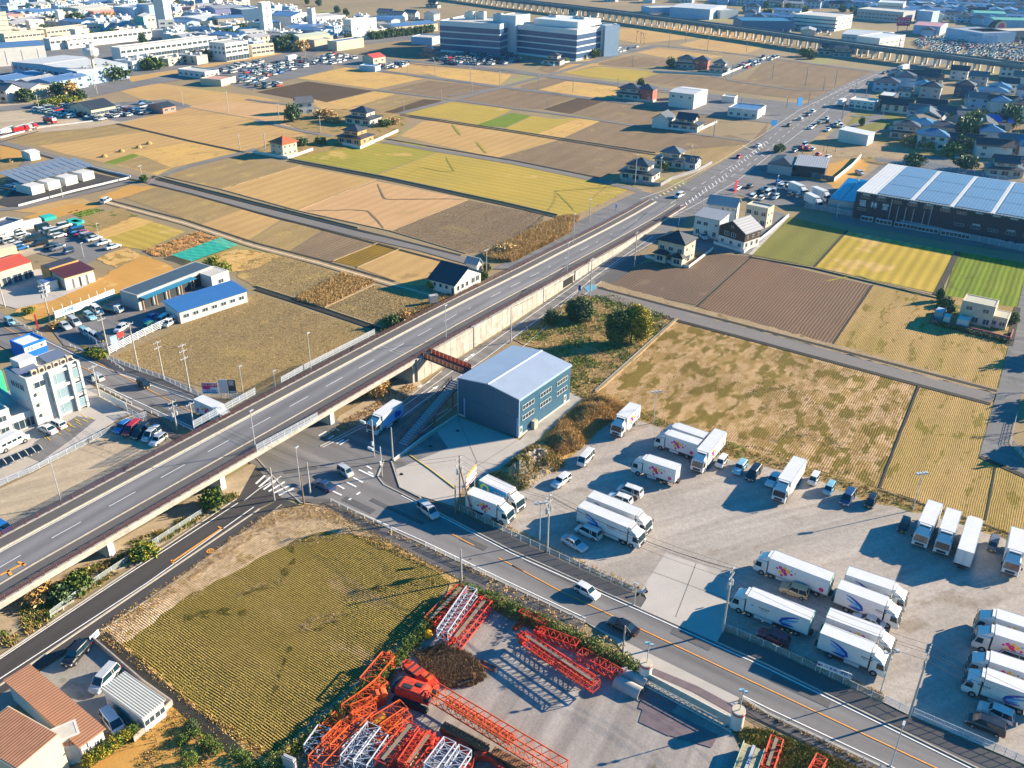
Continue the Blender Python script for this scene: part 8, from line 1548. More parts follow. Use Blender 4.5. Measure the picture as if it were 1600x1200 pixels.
for k,(x,y) in enumerate(((990,1062),(981,1076))):
 o=MB(); n=14; rg=[[(x_,1.0*math.cos(PI*i/(n-1)),1.15*math.sin(PI*i/(n-1))) for i in range(n)]+[(x_,.86*math.cos(PI*i/(n-1)),1.0*math.sin(PI*i/(n-1))) for i in range(n-1,-1,-1)] for x_ in (-1.9,1.9)]
 o=o.loft(rg).obj('culvert_section',M('m_culvert',(.42,.38,.34),.85,n=1,a=.15)); o.location=G(x,y,GZ); o.rotation_euler=(0,0,RD); tag(o,('darker rear','pale front')[k]+' half-round concrete culvert by the left gate pillar','concrete pipe')
t=thing('truck_bed','khaki panelled load bed with a lettered ridge at the bottom edge','truck bed',G(1176,1176,GZ),ang((1185,1152),(1168,1200))); kh=M('m_khaki',(.36,.32,.2),.7,n=1.5,a=.2)
for y in (-1.0,1.0):
 for k in range(5):MB().box(.6+k*1.25,y*.72,1.0,1.18,.95,.12).obj('panel',kh,t)
MB().box(3.1,0,.3,6.4,2.5,.7).obj('frame',dark,t); MB().box(3.1,0,1.1,6.2,.35,.25).obj('ridge',cowht,t); text('SUMI',.5,swb,t,(2.6,0,1.37),(0,0,0),ex=.005); [MB().box(3.1,s*1.28,.9,6.4,.08,.5).obj('side_board',M('m_pale_green',(.4,.5,.4),.7,a=.1),t) for s in (-1,1)]
# ================================================================ PLANTS
def leafm(n,c=None):
 mt=M('m_leaf_'+n,c,.6,n=3,a=.3); return mt
LD=[leafm('dark1',(.045,.085,.03)),leafm('dark2',(.075,.125,.04)),leafm('dark3',(.13,.18,.06))]
LY=[leafm('yel1',(.36,.30,.02)),leafm('yel2',(.44,.33,.02)),leafm('yel3',(.09,.12,.025))]
LG=[leafm('gr1',(.09,.14,.022)),leafm('gr2',(.17,.22,.03)),leafm('gr3',(.06,.10,.018))]
LB=[leafm('dry1',(.50,.31,.10)),leafm('dry2',(.62,.43,.18)),leafm('dry3',(.34,.22,.08))]
bark=M('m_bark',(.12,.09,.065),.9,n=2,a=.3); twig=M('m_twig',(.20,.13,.095),.9,n=2,a=.25)
def leaf_cloud(name,lobes,nclump,per,size,mats,seed=1,shell=.55,cl=.5):
 """crown of small leaf faces gathered in clumps through ellipsoid lobes (x,y,z,rx,ry,rz)"""
 r=np.random.RandomState(seed); V=[]; Mi=[]
 vol=np.array([l[3]*l[4]*l[5] for l in lobes]); pick=r.choice(len(lobes),nclump,p=vol/vol.sum())
 d=r.normal(size=(nclump,3)); d /= np.linalg.norm(d,axis=1)[:,None]; rad=shell+(1-shell)*r.rand(nclump) ** .6; lob=np.array(lobes)[pick]
 lump=1+.16*np.sin(d[:,0]*5+seed)*np.cos(d[:,1]*4+seed*2)+.1*r.normal(size=nclump)
 cc=lob[:,:3]+d*lob[:,3:6]*(rad*lump)[:,None]; cm=r.choice(len(mats),nclump,p=[.45,.33,.22][:len(mats)] if len(mats) == 3 else None)
 c=np.repeat(cc,per,0)+r.normal(size=(nclump*per,3))*cl*np.array([1,1,.7]); m_=np.repeat(cm,per); flip=r.rand(len(m_))<.25; m_[flip]=r.choice(len(mats),flip.sum())
 n=len(c); a=r.normal(size=(n,3)); a /= np.linalg.norm(a,axis=1)[:,None]; b=np.cross(a,r.normal(size=(n,3))); b /= np.linalg.norm(b,axis=1)[:,None]; s=size*(.6+.8*r.rand(n))[:,None]
 v=np.stack([c-a*s*.5,c+b*s*.32,c+a*s*.5,c-b*s*.32],1).reshape(-1,3)
 me=bpy.data.meshes.new(name); me.vertices.add(n*4); me.vertices.foreach_set('co',v.astype(np.float32).ravel()); me.loops.add(n*4); me.loops.foreach_set('vertex_index',np.arange(n*4,dtype=np.int32)); me.polygons.add(n); me.polygons.foreach_set('loop_start',np.arange(0,n*4,4,dtype=np.int32)); me.polygons.foreach_set('material_index',m_.astype(np.int32))
 for mt in mats:me.materials.append(mt)
 me.update(calc_edges=True); return me
def tree(label,px,h,lobes,mats,nclump=260,per=22,size=.34,seed=1,name='tree',tr=.22,cl=.42,group=None):
 t=thing(name,label,'tree',G(*px),0,group); r=random.Random(seed)
 o=link('crown',leaf_cloud('crown',lobes,nclump,per,size,mats,seed,cl=cl),t)
 low=min(l[2] for l in lobes); MB().tube((0,0,0),(0,0,low),tr,8,r2=tr*.6).obj('trunk',bark,t)
 for k,l in enumerate(lobes[:5]):
  MB().tube((0,0,low*.6),(l[0]*.9,l[1]*.9,l[2]+.2*l[5]),tr*.45,6,r2=.04).obj('limb',bark,t)
 return t
tree('round dark evergreen at the corner of the weedy lot',(905,500),6,[(0,0,3.0,2.9,2.9,2.7),(1.1,-.6,2.4,2.2,2.2,2.1),(-1.1,.5,2.5,2.2,2.2,2.1)],LD,760,30,.34,2,cl=.3)
tree('small clipped dark bush left of the round evergreen',(861,507),4,[(0,0,1.9,1.25,1.25,1.8)],LD,240,28,.26,3,tr=.12)
tree('large golden-yellow broadleaf tree in the weedy lot',(986,534),9,[(1.7,-.1,5.2,2.6,2.6,3.7),(.4,.2,6.8,2.1,2.1,2.4),(2.9,-.6,3.4,1.7,1.7,2.2)],LY,900,30,.36,5,cl=.34)
t=tree('dark green broadleaf tree leaning against the golden one',(972,538),8,[(-1.2,.4,4.8,2.6,2.4,3.3),(-1.6,-.5,3.2,2.0,1.9,2.2),(.2,.6,6.2,1.8,1.8,2.2)],[LG[0],LD[1],LY[2]],760,28,.36,6,cl=.34)
def bare(label,px,h,n=70,seed=1,spread=.5,name='bare_tree'):
 r=random.Random(seed); t=thing(name,label,'tree',G(*px)); mb=MB()
 def grow(p,d,l,rad,k):
  q=p+d*l; mb.tube(p,q,rad,4,r2=rad*.6,cap=False)
  if k == 0:return
  for _ in range(3 if k>1 else 4):grow(q,(d+Vector((r.uniform(-1,1),r.uniform(-1,1),r.uniform(-.2,.8)))*.75).normalized(),l*.68,rad*.6,k-1)
 MB().tube((0,0,0),(0,0,h*.25),h*.022,6).obj('trunk',bark,t); grow(Vector((0,0,h*.25)),Vector((0,0,1)),h*.28,h*.016,4 if h>3 else 3); mb.obj('branches',twig,t,fix=False); return t
bare('bare leafless young tree at the road side of the weedy lot',(825,530),4.6,seed=3); bare('low bare shrub in the shade of the golden tree',(935,562),2.6,seed=6)
for k,(x,y,h) in enumerate(((1291,240,5),(1286,238,5),(1305,238,4.5))):bare(('left','middle','right')[k]+' bare tree on the brown plot behind the restaurant',(x,y),h,seed=20+k)
for k,(x,y) in enumerate(((994,66),(1001,68),(1006,70))):bare(('first','second','third')[k]+' bare street tree right of the office tower',(x,y),9,seed=30+k)
# far trees from a handful of shared crowns
FT={}
def fartree(label,px,h,r,kind='d',group=None,k=0):
 key=kind+str(k%3)
 if key not in FT:
  mats={'d':LD,'g':LG,'y':[LG[1],LY[0],LG[0]],'b':LB}[kind]; rr=random.Random(k+5)
  FT[key]=leaf_cloud('crown',[(rr.uniform(-.3,.3),rr.uniform(-.3,.3),.52+rr.uniform(-.1,.1),.7,.7,.42) for _ in range(4)],110,13,.2,mats,seed=k+3,cl=.11)
 t=thing('tree',label,'tree',G(*px),0,group); o=link('crown',FT[key],t); o.scale=(r,r,h)
 link('trunk',LW.setdefault('trk',MB().tube((0,0,0),(0,0,.6),.06,6).mesh('trunk',[bark])),t).scale=(r*.8,r*.8,h)
 return t
fartree('big round black-green tree in front of the white house in the middle hamlet',(457,190),8,4.6,'d',k=1)
FTL=[('dark pine clump behind the white annex in the works',118,38,9,8,'d'),('bare-brown tree mass behind the long works buildings',170,38,9,9,'b'),('dark bushes right of the brown tree mass',190,34,7,7,'d'),('dark trees at the foot of the white annex',88,36,6,6,'d'),('olive trees before the raised office',330,92,6,7,'g'),('dark copse right of the cream two-storey block',445,78,9,9,'d'),('olive tree in the copse right of the cream block',455,74,9,7,'g'),('brown bare copse near the long left car park',470,80,7,7,'b'),
('dark tree left of the tan verge in the works',240,108,7,8,'g'),('dark tree group beside the water tower shaft',168,126,8,9,'d'),('second dark tree group right of the water tower shaft',185,124,7,8,'d'),('dark tree group left of the water tower shaft',138,130,8,7,'d'),('bare tree above the hedge at the crowded yard',112,152,7,6,'b'),('dark evergreen in the hedge at the crowded yard',95,150,7,6,'d'),('dark evergreen at the left end of the hedge',45,158,6,6,'d'),('yellow-green hedge bush at the crowded yard',100,162,3.6,7,'y'),('second yellow-green hedge bush at the crowded yard',78,166,3.6,6,'y'),('dark bush at the right end of the hedge',128,155,5,4,'d'),
('tree row start at the big office block',745,74,7,6,'d'),('second tree of the row at the big office block',762,76,8,7,'d'),('dark tree before the right office wing',838,76,8,8,'d'),('second dark tree before the right office wing',853,78,8,8,'d'),('third dark tree before the right office wing',868,80,7,7,'d'),('olive tree at the corner of the right office wing',893,88,6,6,'g'),('olive tree below the slim grey tower',908,91,5,6,'g'),('olive tree right of the office corner',925,89,6,6,'g'),('small tree beside the lone far farmhouse',883,97,3,3,'y'),
('dark cypress left of the dark farmhouse cluster',1048,106,6,3,'d'),('tree in front of the viaduct pillars left of two houses',1256,88,6,6,'g'),('second tree in front of the viaduct pillars',1267,92,4,4,'d'),('tall dark garden tree among the old farmhouses',1510,218,9,7,'d'),('olive garden tree beside the tall dark one',1518,200,8,6,'y'),('lower olive tree beside the tall dark one',1505,235,6,6,'g'),('tall dark tree right of the bright blue roof',1575,200,10,6,'d'),('dark hedge mass below the old farmhouses',1440,230,5,7,'d'),('olive hedge mass below the old farmhouses',1450,232,4,5,'y'),('round olive bush at the end of the hedge mass',1488,244,5,5,'g'),('bare brown bush in the old row',1420,225,4,5,'b'),('dark bush left in the old hamlet garden',1432,255,4,5,'d'),('olive bush at the old hamlet lane',1425,258,3,4,'g'),
('dark tree by the right edge houses',1580,228,6,5,'d'),('olive tree at the right edge houses',1592,232,6,5,'g'),('dark tree below the pale wide house',1510,265,5,5,'d'),('dark green conifer beside the restaurant house',1213,239,3.6,2.2,'d'),('second conifer beside the restaurant house',1220,237,3.2,1.8,'g'),('small cypress by the pale roofed warehouse',1346,197,4,1.6,'d'),('clipped olive bush behind the farmhouse pair',1036,266,3.4,2.2,'g'),('pine behind the red farmhouse',1002,140,6,3,'d'),('dark pine in the orange roofed house garden',472,228,3,3,'d'),('second dark pine in the orange roofed house garden',500,224,3,3,'g'),('bare brown garden tree of the middle hamlet',505,184,4,5,'b'),('brown thicket in the middle hamlet',520,190,3.4,5,'b'),('clipped pine at the tall farmhouse',600,196,3,4,'g'),('brown bush at the tall farmhouse',612,194,3,4,'b'),
('green bush at the crossing of the left farm roads',225,284,2.4,1.8,'g'),('yellow-green bush beside the slate workshop',335,422,4,2.6,'y'),('second yellow-green bush beside the slate workshop',350,426,3,2.4,'y'),('small tree beside the pump hut',674,452,2.4,1.4,'y'),('bush right of the white hall',754,436,2.6,1.6,'g'),('dark shrub by the white hall corner',762,422,2.,1.4,'d'),('dark bush at the flyover embankment foot',612,510,2.8,2.0,'d'),('straw bush at the flyover embankment',628,500,2.4,2.4,'b'),('rusty bush at the ramp verge',790,395,2.4,3.4,'b'),
('green bush beside the flyover pier',333,790,2.8,2.5,'g'),('olive bush in the ditch under the flyover',230,868,2.2,2.4,'y'),('dark bush in the ditch left of the green strip',105,932,2.2,2.6,'d'),('green bush over the ditch by the new road',125,918,2.4,2.4,'g'),('olive scrub at the left under the flyover',60,935,2.,2.6,'b'),('tangled brown bush on the grass under the ramp',590,620,2.8,2.2,'b'),('brown bush next to the tangled one',602,612,3.2,1.8,'b'),('dark shrub at the corner of the pink walled garden',1478,478,2.4,1.8,'d'),('small pine at the pink walled garden',1468,470,3.6,1.3,'d'),('round shrub at the pink walled garden',1470,478,1.8,1.3,'g'),('dark shrub behind the pale garden sheds',1512,492,2.4,2,'d'),('shrub before the flat-roofed house',1485,488,2.2,1.4,'d'),('dark shrub right of the khaki annex',1580,505,2.6,2.,'d'),('planting bush at the dealer corner',145,552,1.6,2.2,'g'),('second planting bush at the dealer corner',158,558,1.6,2.0,'y'),('small bush at the billboard wall',45,490,1.6,1.6,'y'),('bush at the foot of the billboard wall',85,512,1.4,1.8,'b')]
for i,(lab,x,y,h,r,k) in enumerate(FTL):fartree(lab,(x,y),h,r,k,k=i)
for i in range(13):fartree('young street tree in a line at the edge of the far works',(582+i*7.6,62-i*.9),6,3.4,'dg'[i%2],'street trees at the edge of the far works',i)
for i in range(4):fartree('conical young tree in the row beside the white long shed',(343+i*5,61-i*.6),7,2.2,'d','conical trees beside the white long shed',i)
rr=random.Random(9)
for i in range(85):
 x=rr.choice([rr.uniform(1150,1600),rr.uniform(20,560)]); y=rr.uniform(2,26) if x>1000 else rr.uniform(6,70)
 near=min(LM,key=lambda q:(G(q[0],q[1])-G(x,y)).length); fartree('small dark tree near '+near[2]+' in the distance',(x,y),6,rr.uniform(2.5,5),rr.choice('ddg'),'far trees among the buildings',i)
# trees standing just outside the right edge; their shadows reach the lane and paddies
for k,(x,y,h) in enumerate(((1650,520,7),(1680,600,9),(1672,660,9),(1690,690,8))):bare(('first','second','third','fourth')[k]+' bare tree beyond the right edge of the shaded lane',(x,y),h,seed=50+k)
for k,(x,y,h,r) in enumerate(((1650,560,6,4),(1668,630,7,4.4),(1655,700,6,4))):fartree(('upper','middle','lower')[k]+' evergreen beyond the right edge of the shaded lane',(x,y),h,r,'d',k=k)
# garden at the bottom left
def topiary(label,px,r,h,mats,seed):t=thing('topiary',label,'shrub',G(*px)); link('foliage',leaf_cloud('foliage',[(0,0,h-r*.9,r,r,r*.9)],90,22,.16,mats,seed,shell=.85,cl=.12),t); MB().tube((0,0,0),(0,0,h-r),.08,6).obj('stem',bark,t)
topiary('perfectly round clipped bush at the bottom of the garden',(296,1196),.95,2.0,LG,1)
for k,(x,y) in enumerate(((209,1152),(199,1160),(190,1166),(181,1174),(171,1180),(163,1187),(153,1192),(143,1199))):topiary(('first','second','third','fourth','fifth','sixth','seventh','last')[k]+' rounded clipped conifer of the row beside the white minivan',(x,y),.75,2.1,LY if k%2 else LG,10+k)
topiary('dark clipped shrub at the upper end of the garden',(300,1140),.7,1.2,LD,31); topiary('low olive shrub beside the garden bench',(287,1160),.6,1.0,LG,32)
bare('bare reddish garden tree by the clipped round bush',(312,1172),3.0,seed=41,name='bare_tree'); bare('bare garden tree below the garden shed',(245,1160),2.6,seed=42); bare('bare pink-brown bush at the bottom right of the garden',(330,1196),2.2,seed=43)
def hedge(label,pts,w,h,mats,seed,n=None,size=.2,name='hedge'):
 P=[G(x,y) for x,y in P2(*pts)]; W_=walk(P,.35); lobes=[(p.x-P[0].x,p.y-P[0].y,h*.5,w*.55,w*.55,h*.55) for p,a in W_]; t=thing(name,label,'hedge',P[0]); link('foliage',leaf_cloud('foliage',lobes,n or len(W_)*9,16,size,mats,seed,shell=.6,cl=.16),t); return t
hedge('long dense green hedge with pale tips between the crane yard and the road',(727,926,760,938,850,980,930,1018,990,1048,1000,1056),2.3,1.7,LG,3,n=1500); hedge('hedge running down the left side of the crane yard',(727,926,700,950,655,1000,600,1060,560,1095),1.6,2.1,LG,4); hedge('low unkempt hedge at the lower left of the crane yard',(560,1095,520,1130,480,1165,440,1190,420,1204),1.6,1.9,[LG[0],LG[1],LB[0]],5)
hedge('dark garden hedge at the bottom left beside the ditch',(305,1150,325,1165,345,1180),1.3,1.3,LG,6); hedge('garden hedge at the bottom centre left',(368,1178,395,1200,410,1215),1.4,1.2,LG,7); hedge('clipped dark hedge outside the pink garden wall',(1462,508,1500,517,1540,527,1574,536),1.2,1.0,[LD[0],LB[2],LG[0]],8)
hedge('straw plumes on top of the long road hedge',(760,934,850,976,930,1013,985,1042),.8,3.6,LB,9,n=110,size=.22,name='plume_row')
# ground cover: tufts of blades
def tufts(name,poly,n,mats,hgt,wid,seed,clump=.35,zf=None,rows=None,patchy=None,label=None):
 r=np.random.RandomState(seed); P=[G(x,y) for x,y in P2(*poly)]; xs=[p.x for p in P]; ys=[p.y for p in P]; WP_=np.array([(p.x,p.y) for p in P])
 if rows:
  a,sp,step=rows; c,s=math.cos(a),math.sin(a); cx,cy=np.mean(xs),np.mean(ys); R=max(math.hypot(x-cx,y-cy) for x,y in WP_)
  u=np.arange(-R,R,step); v=np.arange(-R,R,sp); U,Vv=np.meshgrid(u,v); U=U.ravel()+r.normal(size=U.size)*step*.25; Vv=Vv.ravel()+r.normal(size=Vv.size)*sp*.07; x=cx+U*c-Vv*s; y=cy+U*s+Vv*c
 else:x=r.uniform(min(xs),max(xs),n*2); y=r.uniform(min(ys),max(ys),n*2)
 ins=np.zeros(len(x),bool); j=len(WP_)-1
 for i in range(len(WP_)):
  xi,yi=WP_[i]; xj,yj=WP_[j]; k=((yi>y) != (yj>y)) & (x<(xj-xi)*(y-yi)/(yj-yi+1e-12)+xi); ins ^= k; j=i
 x,y=x[ins],y[ins]
 if patchy:
  f=np.sin(x*patchy+1.3*np.sin(y*patchy*.7+seed))+np.cos(y*patchy*1.2+2*np.sin(x*patchy*.5)); k=f+r.normal(size=len(x))*.5>-.1; x,y=x[k],y[k]
 if not rows:x,y=x[:n],y[:n]
 m=len(x); z=np.zeros(m)+.03 if zf is None else zf(x,y); B=4; xx=np.repeat(x,B)+r.normal(size=m*B)*clump*.4; yy=np.repeat(y,B)+r.normal(size=m*B)*clump*.4; zz=np.repeat(z,B)
 th=r.rand(m*B)*2*PI; hh=hgt*(.5+r.rand(m*B)); ww=wid*(.6+.8*r.rand(m*B)); le=r.normal(size=(m*B,2))*hgt*.4
 v=np.stack([np.stack([xx-ww*np.cos(th),yy-ww*np.sin(th),zz],1),np.stack([xx+ww*np.cos(th),yy+ww*np.sin(th),zz],1),np.stack([xx+le[:,0],yy+le[:,1],zz+hh],1)],1).reshape(-1,3)
 me=bpy.data.meshes.new(name); q=m*B; me.vertices.add(q*3); me.vertices.foreach_set('co',v.astype(np.float32).ravel()); me.loops.add(q*3); me.loops.foreach_set('vertex_index',np.arange(q*3,dtype=np.int32)); me.polygons.add(q); me.polygons.foreach_set('loop_start',np.arange(0,q*3,3,dtype=np.int32)); me.polygons.foreach_set('material_index',np.repeat(r.choice(len(mats),m),B).astype(np.int32))
 for mt in mats:me.materials.append(mt)
 me.update(calc_edges=True); o=link(name,me); tag(o,label,kind='stuff'); return o
ST=[M('m_stub1',(.42,.31,.05),.9,n=.1,a=.2),M('m_stub2',(.52,.38,.09),.9,n=.1,a=.2),M('m_stub3',(.30,.245,.03),.9,n=.1,a=.2)]
SP=[M('m_stub4',(.44,.31,.13),.9,n=.1,a=.2),M('m_stub5',(.34,.27,.07),.9,n=.1,a=.2),M('m_stub6',(.24,.21,.04),.9,n=.1,a=.2)]
tufts('rice_stubble',(178,995,290,915,402,838,470,808,507,803,600,850,704,903,645,985,555,1058,478,1126,428,1176,400,1172,302,1096),0,ST,.15,.045,1,.10,rows=(RD,.34,.30),label='rows of cut rice stubble on the field at the lower left')
tufts('rice_stubble',(945,612,1056,506,1425,604,1366,755,1130,684,1005,636),0,SP,.12,.045,2,.12,rows=(B_,.46,.34),patchy=.22,label='rows of regrown rice stubble on the big pale paddy')
tufts('dry_grass',(150,996,165,975,285,897,400,812,440,792,500,787,600,840,715,904,600,860,505,812,440,815,400,838,285,918,180,995,300,1098,425,1178,418,1196,300,1108),16000,LB,.28,.06,3,.35,label='dry straw edge round the lower left field')
tufts('weeds',(805,530,845,500,880,472,925,462,962,462,1054,498,930,612,912,622,884,608,882,562),3800,[LG[1],LG[0],leafm('gr4',(.20,.34,.03))],.42,.14,4,.6,patchy=.55,label='green weeds over the vacant lot'); tufts('dry_grass',(805,530,845,500,880,472,925,462,962,462,1054,498,930,612,912,622,884,608,882,562),3200,LB,.35,.08,5,.5,label='dry grass over the vacant lot')
tufts('dry_grass',(755,400,850,352,880,340,903,340,888,365,850,385,800,410,770,408),14000,LB,1.2,.10,6,.6,label='tall dry reeds beside the ramp'); tufts('dry_grass',(460,468,535,428,584,440,505,481),4200,LB,.7,.12,7,.6,label='rough dry grass strip in the middle fields'); tufts('weeds',(745,842,725,905,640,1000,560,1075,480,1145,425,1200,470,1215,500,1180,600,1090,660,1000,722,925),4200,[LG[0],LB[2],LG[1]],.4,.1,8,.4,label='weeds on the bank left of the crane yard')
tufts('weeds',(985,642,1000,644,1130,691,1200,715,1372,765,1540,820,1604,843,1604,853,1540,830,1440,800,1362,782,1287,750,1200,728,1135,712,1100,697,1000,653),7000,[LY[1],LB[0],LG[1]],.35,.09,9,.4,label='yellow-green weeds on the bank between paddies and gravel yard'); tufts('dry_grass',(720,797,800,833,900,880,990,921,1003,920,900,874,800,826,724,790),3000,[LB[0],LY[1],LB[1]],.4,.08,10,.35,label='dry grass strip inside the mesh fence'); tufts('dry_grass',(1132,980,1200,1008,1380,1096,1385,1088,1330,1062,1200,1003),1800,[LB[0],LY[1],LB[2]],.45,.08,11,.35,label='dry grass strip by the company banner')
tufts('dry_grass',(517,785,620,835,665,855,800,921,915,976,912,979,800,925,665,860,617,840,515,790),3200,LB,.4,.07,12,.25,label='dry grass along the guard rails of the road'); tufts('dry_grass',(1158,1094,1375,1203,1440,1235,1430,1238,1370,1208,1155,1098),1800,LB,.4,.07,13,.25,label='dry grass under the lower guard rail'); tufts('weeds',(1148,1138,1200,1140,1350,1204,1380,1230,1195,1230),3200,[LG[1],LG[0],LB[0]],.3,.09,14,.4,label='green verge at the bottom right')
tufts('weeds',(0,985,60,930,140,880,200,850,310,800,365,768,376,776,320,808,230,865,142,922,80,970,0,1024),9500,[LG[0],LB[2],LG[1],LB[0]],.45,.1,15,.5,patchy=.9,label='scrub along the ditch under the flyover'); tufts('dry_grass',(505,690,540,655,570,640,640,600,655,605,615,640,560,664),1500,LB,.4,.08,16,.4,label='dry grass under the ramp'); tufts('weeds',(660,475,740,440,752,450,690,480,600,520,588,526,600,514),1800,[LB[0],LG[0],LB[2]],.5,.1,17,.5,label='scrub on the embankment beside the flyover')
tufts('straw_litter',(177,559,403,460,583,518,408,606,384,618,310,600,183,563),30000,[M('m_lit1',(.56,.42,.22),.9,a=.2),M('m_lit2',(.34,.25,.13),.9,a=.2),M('m_lit3',(.38,.30,.12),.9,a=.2)],.10,.06,40,.3,label='straw litter and clods over the big brown field'); tufts('straw_litter',(375,414,420,394,533,428,459,468,403,450),9000,[M('m_lit1'),M('m_lit2'),M('m_lit3')],.10,.07,41,.3,label='straw litter on the middle fields'); tufts('straw_litter',(506,482,586,445,690,480,640,500,600,516),8000,[M('m_lit1'),M('m_lit2'),M('m_lit3')],.12,.07,42,.3,label='rough litter on the plot below the white hall')
tufts('straw_litter',(611,361,732,313,850,336,845,358,762,393,727,396),14000,[M('m_lit4',(.34,.26,.17),.9,a=.2),M('m_lit2')],.08,.07,43,.3,label='clods on the grey tilled field')
tufts('vegetable_rows',(105,331,150,326,163,329,128,341),0,[LG[1],LG[0]],.4,.16,44,.35,rows=(B_,2.2,.6),label='rows of green vegetables in the kitchen garden'); tufts('straw_litter',(225,392,310,362,348,373,272,401,240,400),5000,[LB[0],M('m_lit5',(.62,.36,.18),.9,a=.2)],.3,.14,45,.4,patchy=1.2,label='rusty plant rows beside the teal net')
tufts('dead_brush',(650,1022,690,1008,730,1022,752,1042,758,1060,735,1072,700,1074,668,1056),9000,[LB[2],bark,twig],.45,.05,18,.5,label='heap of dead brown brush in the crane yard'); tufts('weeds',(180,1160,270,1105,330,1140,400,1200,260,1215,200,1190),1200,[LB[0],LG[0],LB[2]],.25,.08,19,.4,patchy=1.,label='patchy garden grass'); tufts('weeds',(34,905,52,898,95,955,78,968),1500,[LG[1],leafm('gr4'),LG[1]],.3,.1,20,.3,label='bright green growth in the ditch')
# mounds of rubble and dry grass beside the warehouse apron
def mound(name,label,poly,hmax,mat,seed,rough=.5,edge=5.,cat='mound'):
 P=[G(x,y) for x,y in P2(*poly)]; xs=[p.x for p in P]; ys=[p.y for p in P]; st=.45; nx,ny=int((max(xs)-min(xs))/st)+1,int((max(ys)-min(ys))/st)+1; r=np.random.RandomState(seed)
 WP_=[(p.x,p.y) for p in P]; idx={}; vs=[]; Z={}
 from mathutils import noise as mn
 for i in range(nx):
  for j in range(ny):
   x,y=min(xs)+i*st,min(ys)+j*st
   if not inpoly(x,y,WP_):continue
   d=1e9
   for (x1,y1),(x2,y2) in zip(WP_,WP_[1:]+WP_[:1]):
    l2=(x2-x1) ** 2+(y2-y1) ** 2; t=max(0,min(1,((x-x1)*(x2-x1)+(y-y1)*(y2-y1))/l2)); d=min(d,math.hypot(x-x1-t*(x2-x1),y-y1-t*(y2-y1)))
   k=min(1,d/edge); z=hmax*math.sin(k*PI/2)*(.55+.7*(mn.noise(Vector((x*.28,y*.28,seed)))+.4))+rough*mn.noise(Vector((x*1.1,y*1.1,seed+9)))*k+rough*.5*mn.noise(Vector((x*3,y*3,seed+5)))*k
   idx[i,j]=len(vs); vs.append((x,y,max(z,0)+.1*k)); Z[i,j]=z
 fs=[(idx[i,j],idx[i+1,j],idx[i+1,j+1],idx[i,j+1]) for (i,j) in idx if (i+1,j) in idx and (i,j+1) in idx and (i+1,j+1) in idx]
 me=bpy.data.meshes.new(name); me.from_pydata(vs,[],fs); me.materials.append(mat); o=link(name,me); tag(o,label,cat)
 x0,y0=min(xs),min(ys)
 def zf(x,y):return np.array([Z.get((int(round((a-x0)/st)),int(round((b-y0)/st))),0) for a,b in zip(x,y)])
 return o,zf
rub=MF('m_rubble',(.27,.235,.19),(.20,.175,.14),(.42,.30,.13),rot=0,rows=0,patch=.4,p3=.3,thr3=.58,speck=.5,bump=1)
p1=(914,626,930,616,1000,642,966,652,935,673,905,703,870,716,850,690,880,655); _,z1=mound('grass_mound','long mound of golden dry grass between the warehouse and the gravel yard',p1,2.0,drygrass,3,.5)
tufts('dry_grass',p1,15000,LB,.5,.055,31,.5,zf=z1,label='golden dry grass on the long mound')
p2=(850,690,872,716,885,728,850,748,820,766,770,765,745,757,792,729,828,699); _,z2=mound('rubble_mound','grey-brown rubble and earth mound above the two parked lorries',p2,2.6,rub,7,1.3,4.)
tufts('dry_grass',p2,5000,[LB[0],LB[2],LG[0]],.45,.06,32,.6,zf=z2,patchy=.9,label='tufts on the rubble mound')
o,z3=mound('brush_heap','brown heap of dead brush in the crane yard',(655,1022,690,1010,730,1022,752,1042,754,1060,735,1070,700,1072,670,1054),.3,M('m_brush',(.11,.07,.04),.95,n=2,a=.35,bump=1),12,.2,3.)
# straw piles on the far field
for k,(x,y) in enumerate(((163,245),(190,237),(217,231),(233,225),(17,253))):
 o=MB().loft([[(r*math.cos(2*PI*i/9),r*math.sin(2*PI*i/9),z) for i in range(9)] for z,r in ((0,1.3),(.5,1.2),(.9,.7),(1.1,.1))]).obj('straw_pile',M('m_straw_pile',(.40,.26,.10),.95,n=1.5,a=.3,bump=1)); o.location=G(x,y); tag(o,('first','second','third','fourth','lone left')[k]+' straw pile on the tan far-left field','straw pile')
fartree('blue-covered heap seed bush beside the green strip',(214,243),1.4,2.2,'d',k=2) if 0 else None
def streak(pts,w,mat,amp=.35,seed=1):
 P=[G(x,y,0) for x,y in P2(*pts)]; mb=MB(); r=random.Random(seed); pr=None; w *= .65
 L=walk(P,1.2)
 for k,(p,a) in enumerate(L):
  n=Vector((-math.sin(a),math.cos(a),0)); ww=w*.5*(1+r.uniform(-amp,amp))*math.sin(PI*(k+.8)/(len(L)+.6)) ** .4; q=(p+n*ww,p-n*ww)
  if pr:mb.add([v+Vector((0,0,.128)) for v in (pr[1],q[1],q[0],pr[0])],[(0,1,2,3)])
  pr=q
 o=mb.obj('wheel_track',mat,fix=False); o['kind']='structure'
dk=MF('m_track_dark',(.155,.14,.035),(.20,.165,.05),rot=RD,rows=.34,amt=.5,patch=.4,speck=.35); lt_=MF('m_track_pale',(.55,.39,.21),(.46,.33,.17),rot=B_,rows=.46,amt=.2,patch=.4,speck=.3); dk2=MF('m_track_olive',(.20,.165,.04),(.25,.20,.06),rot=B_,rows=.46,amt=.4,patch=.4,speck=.3)
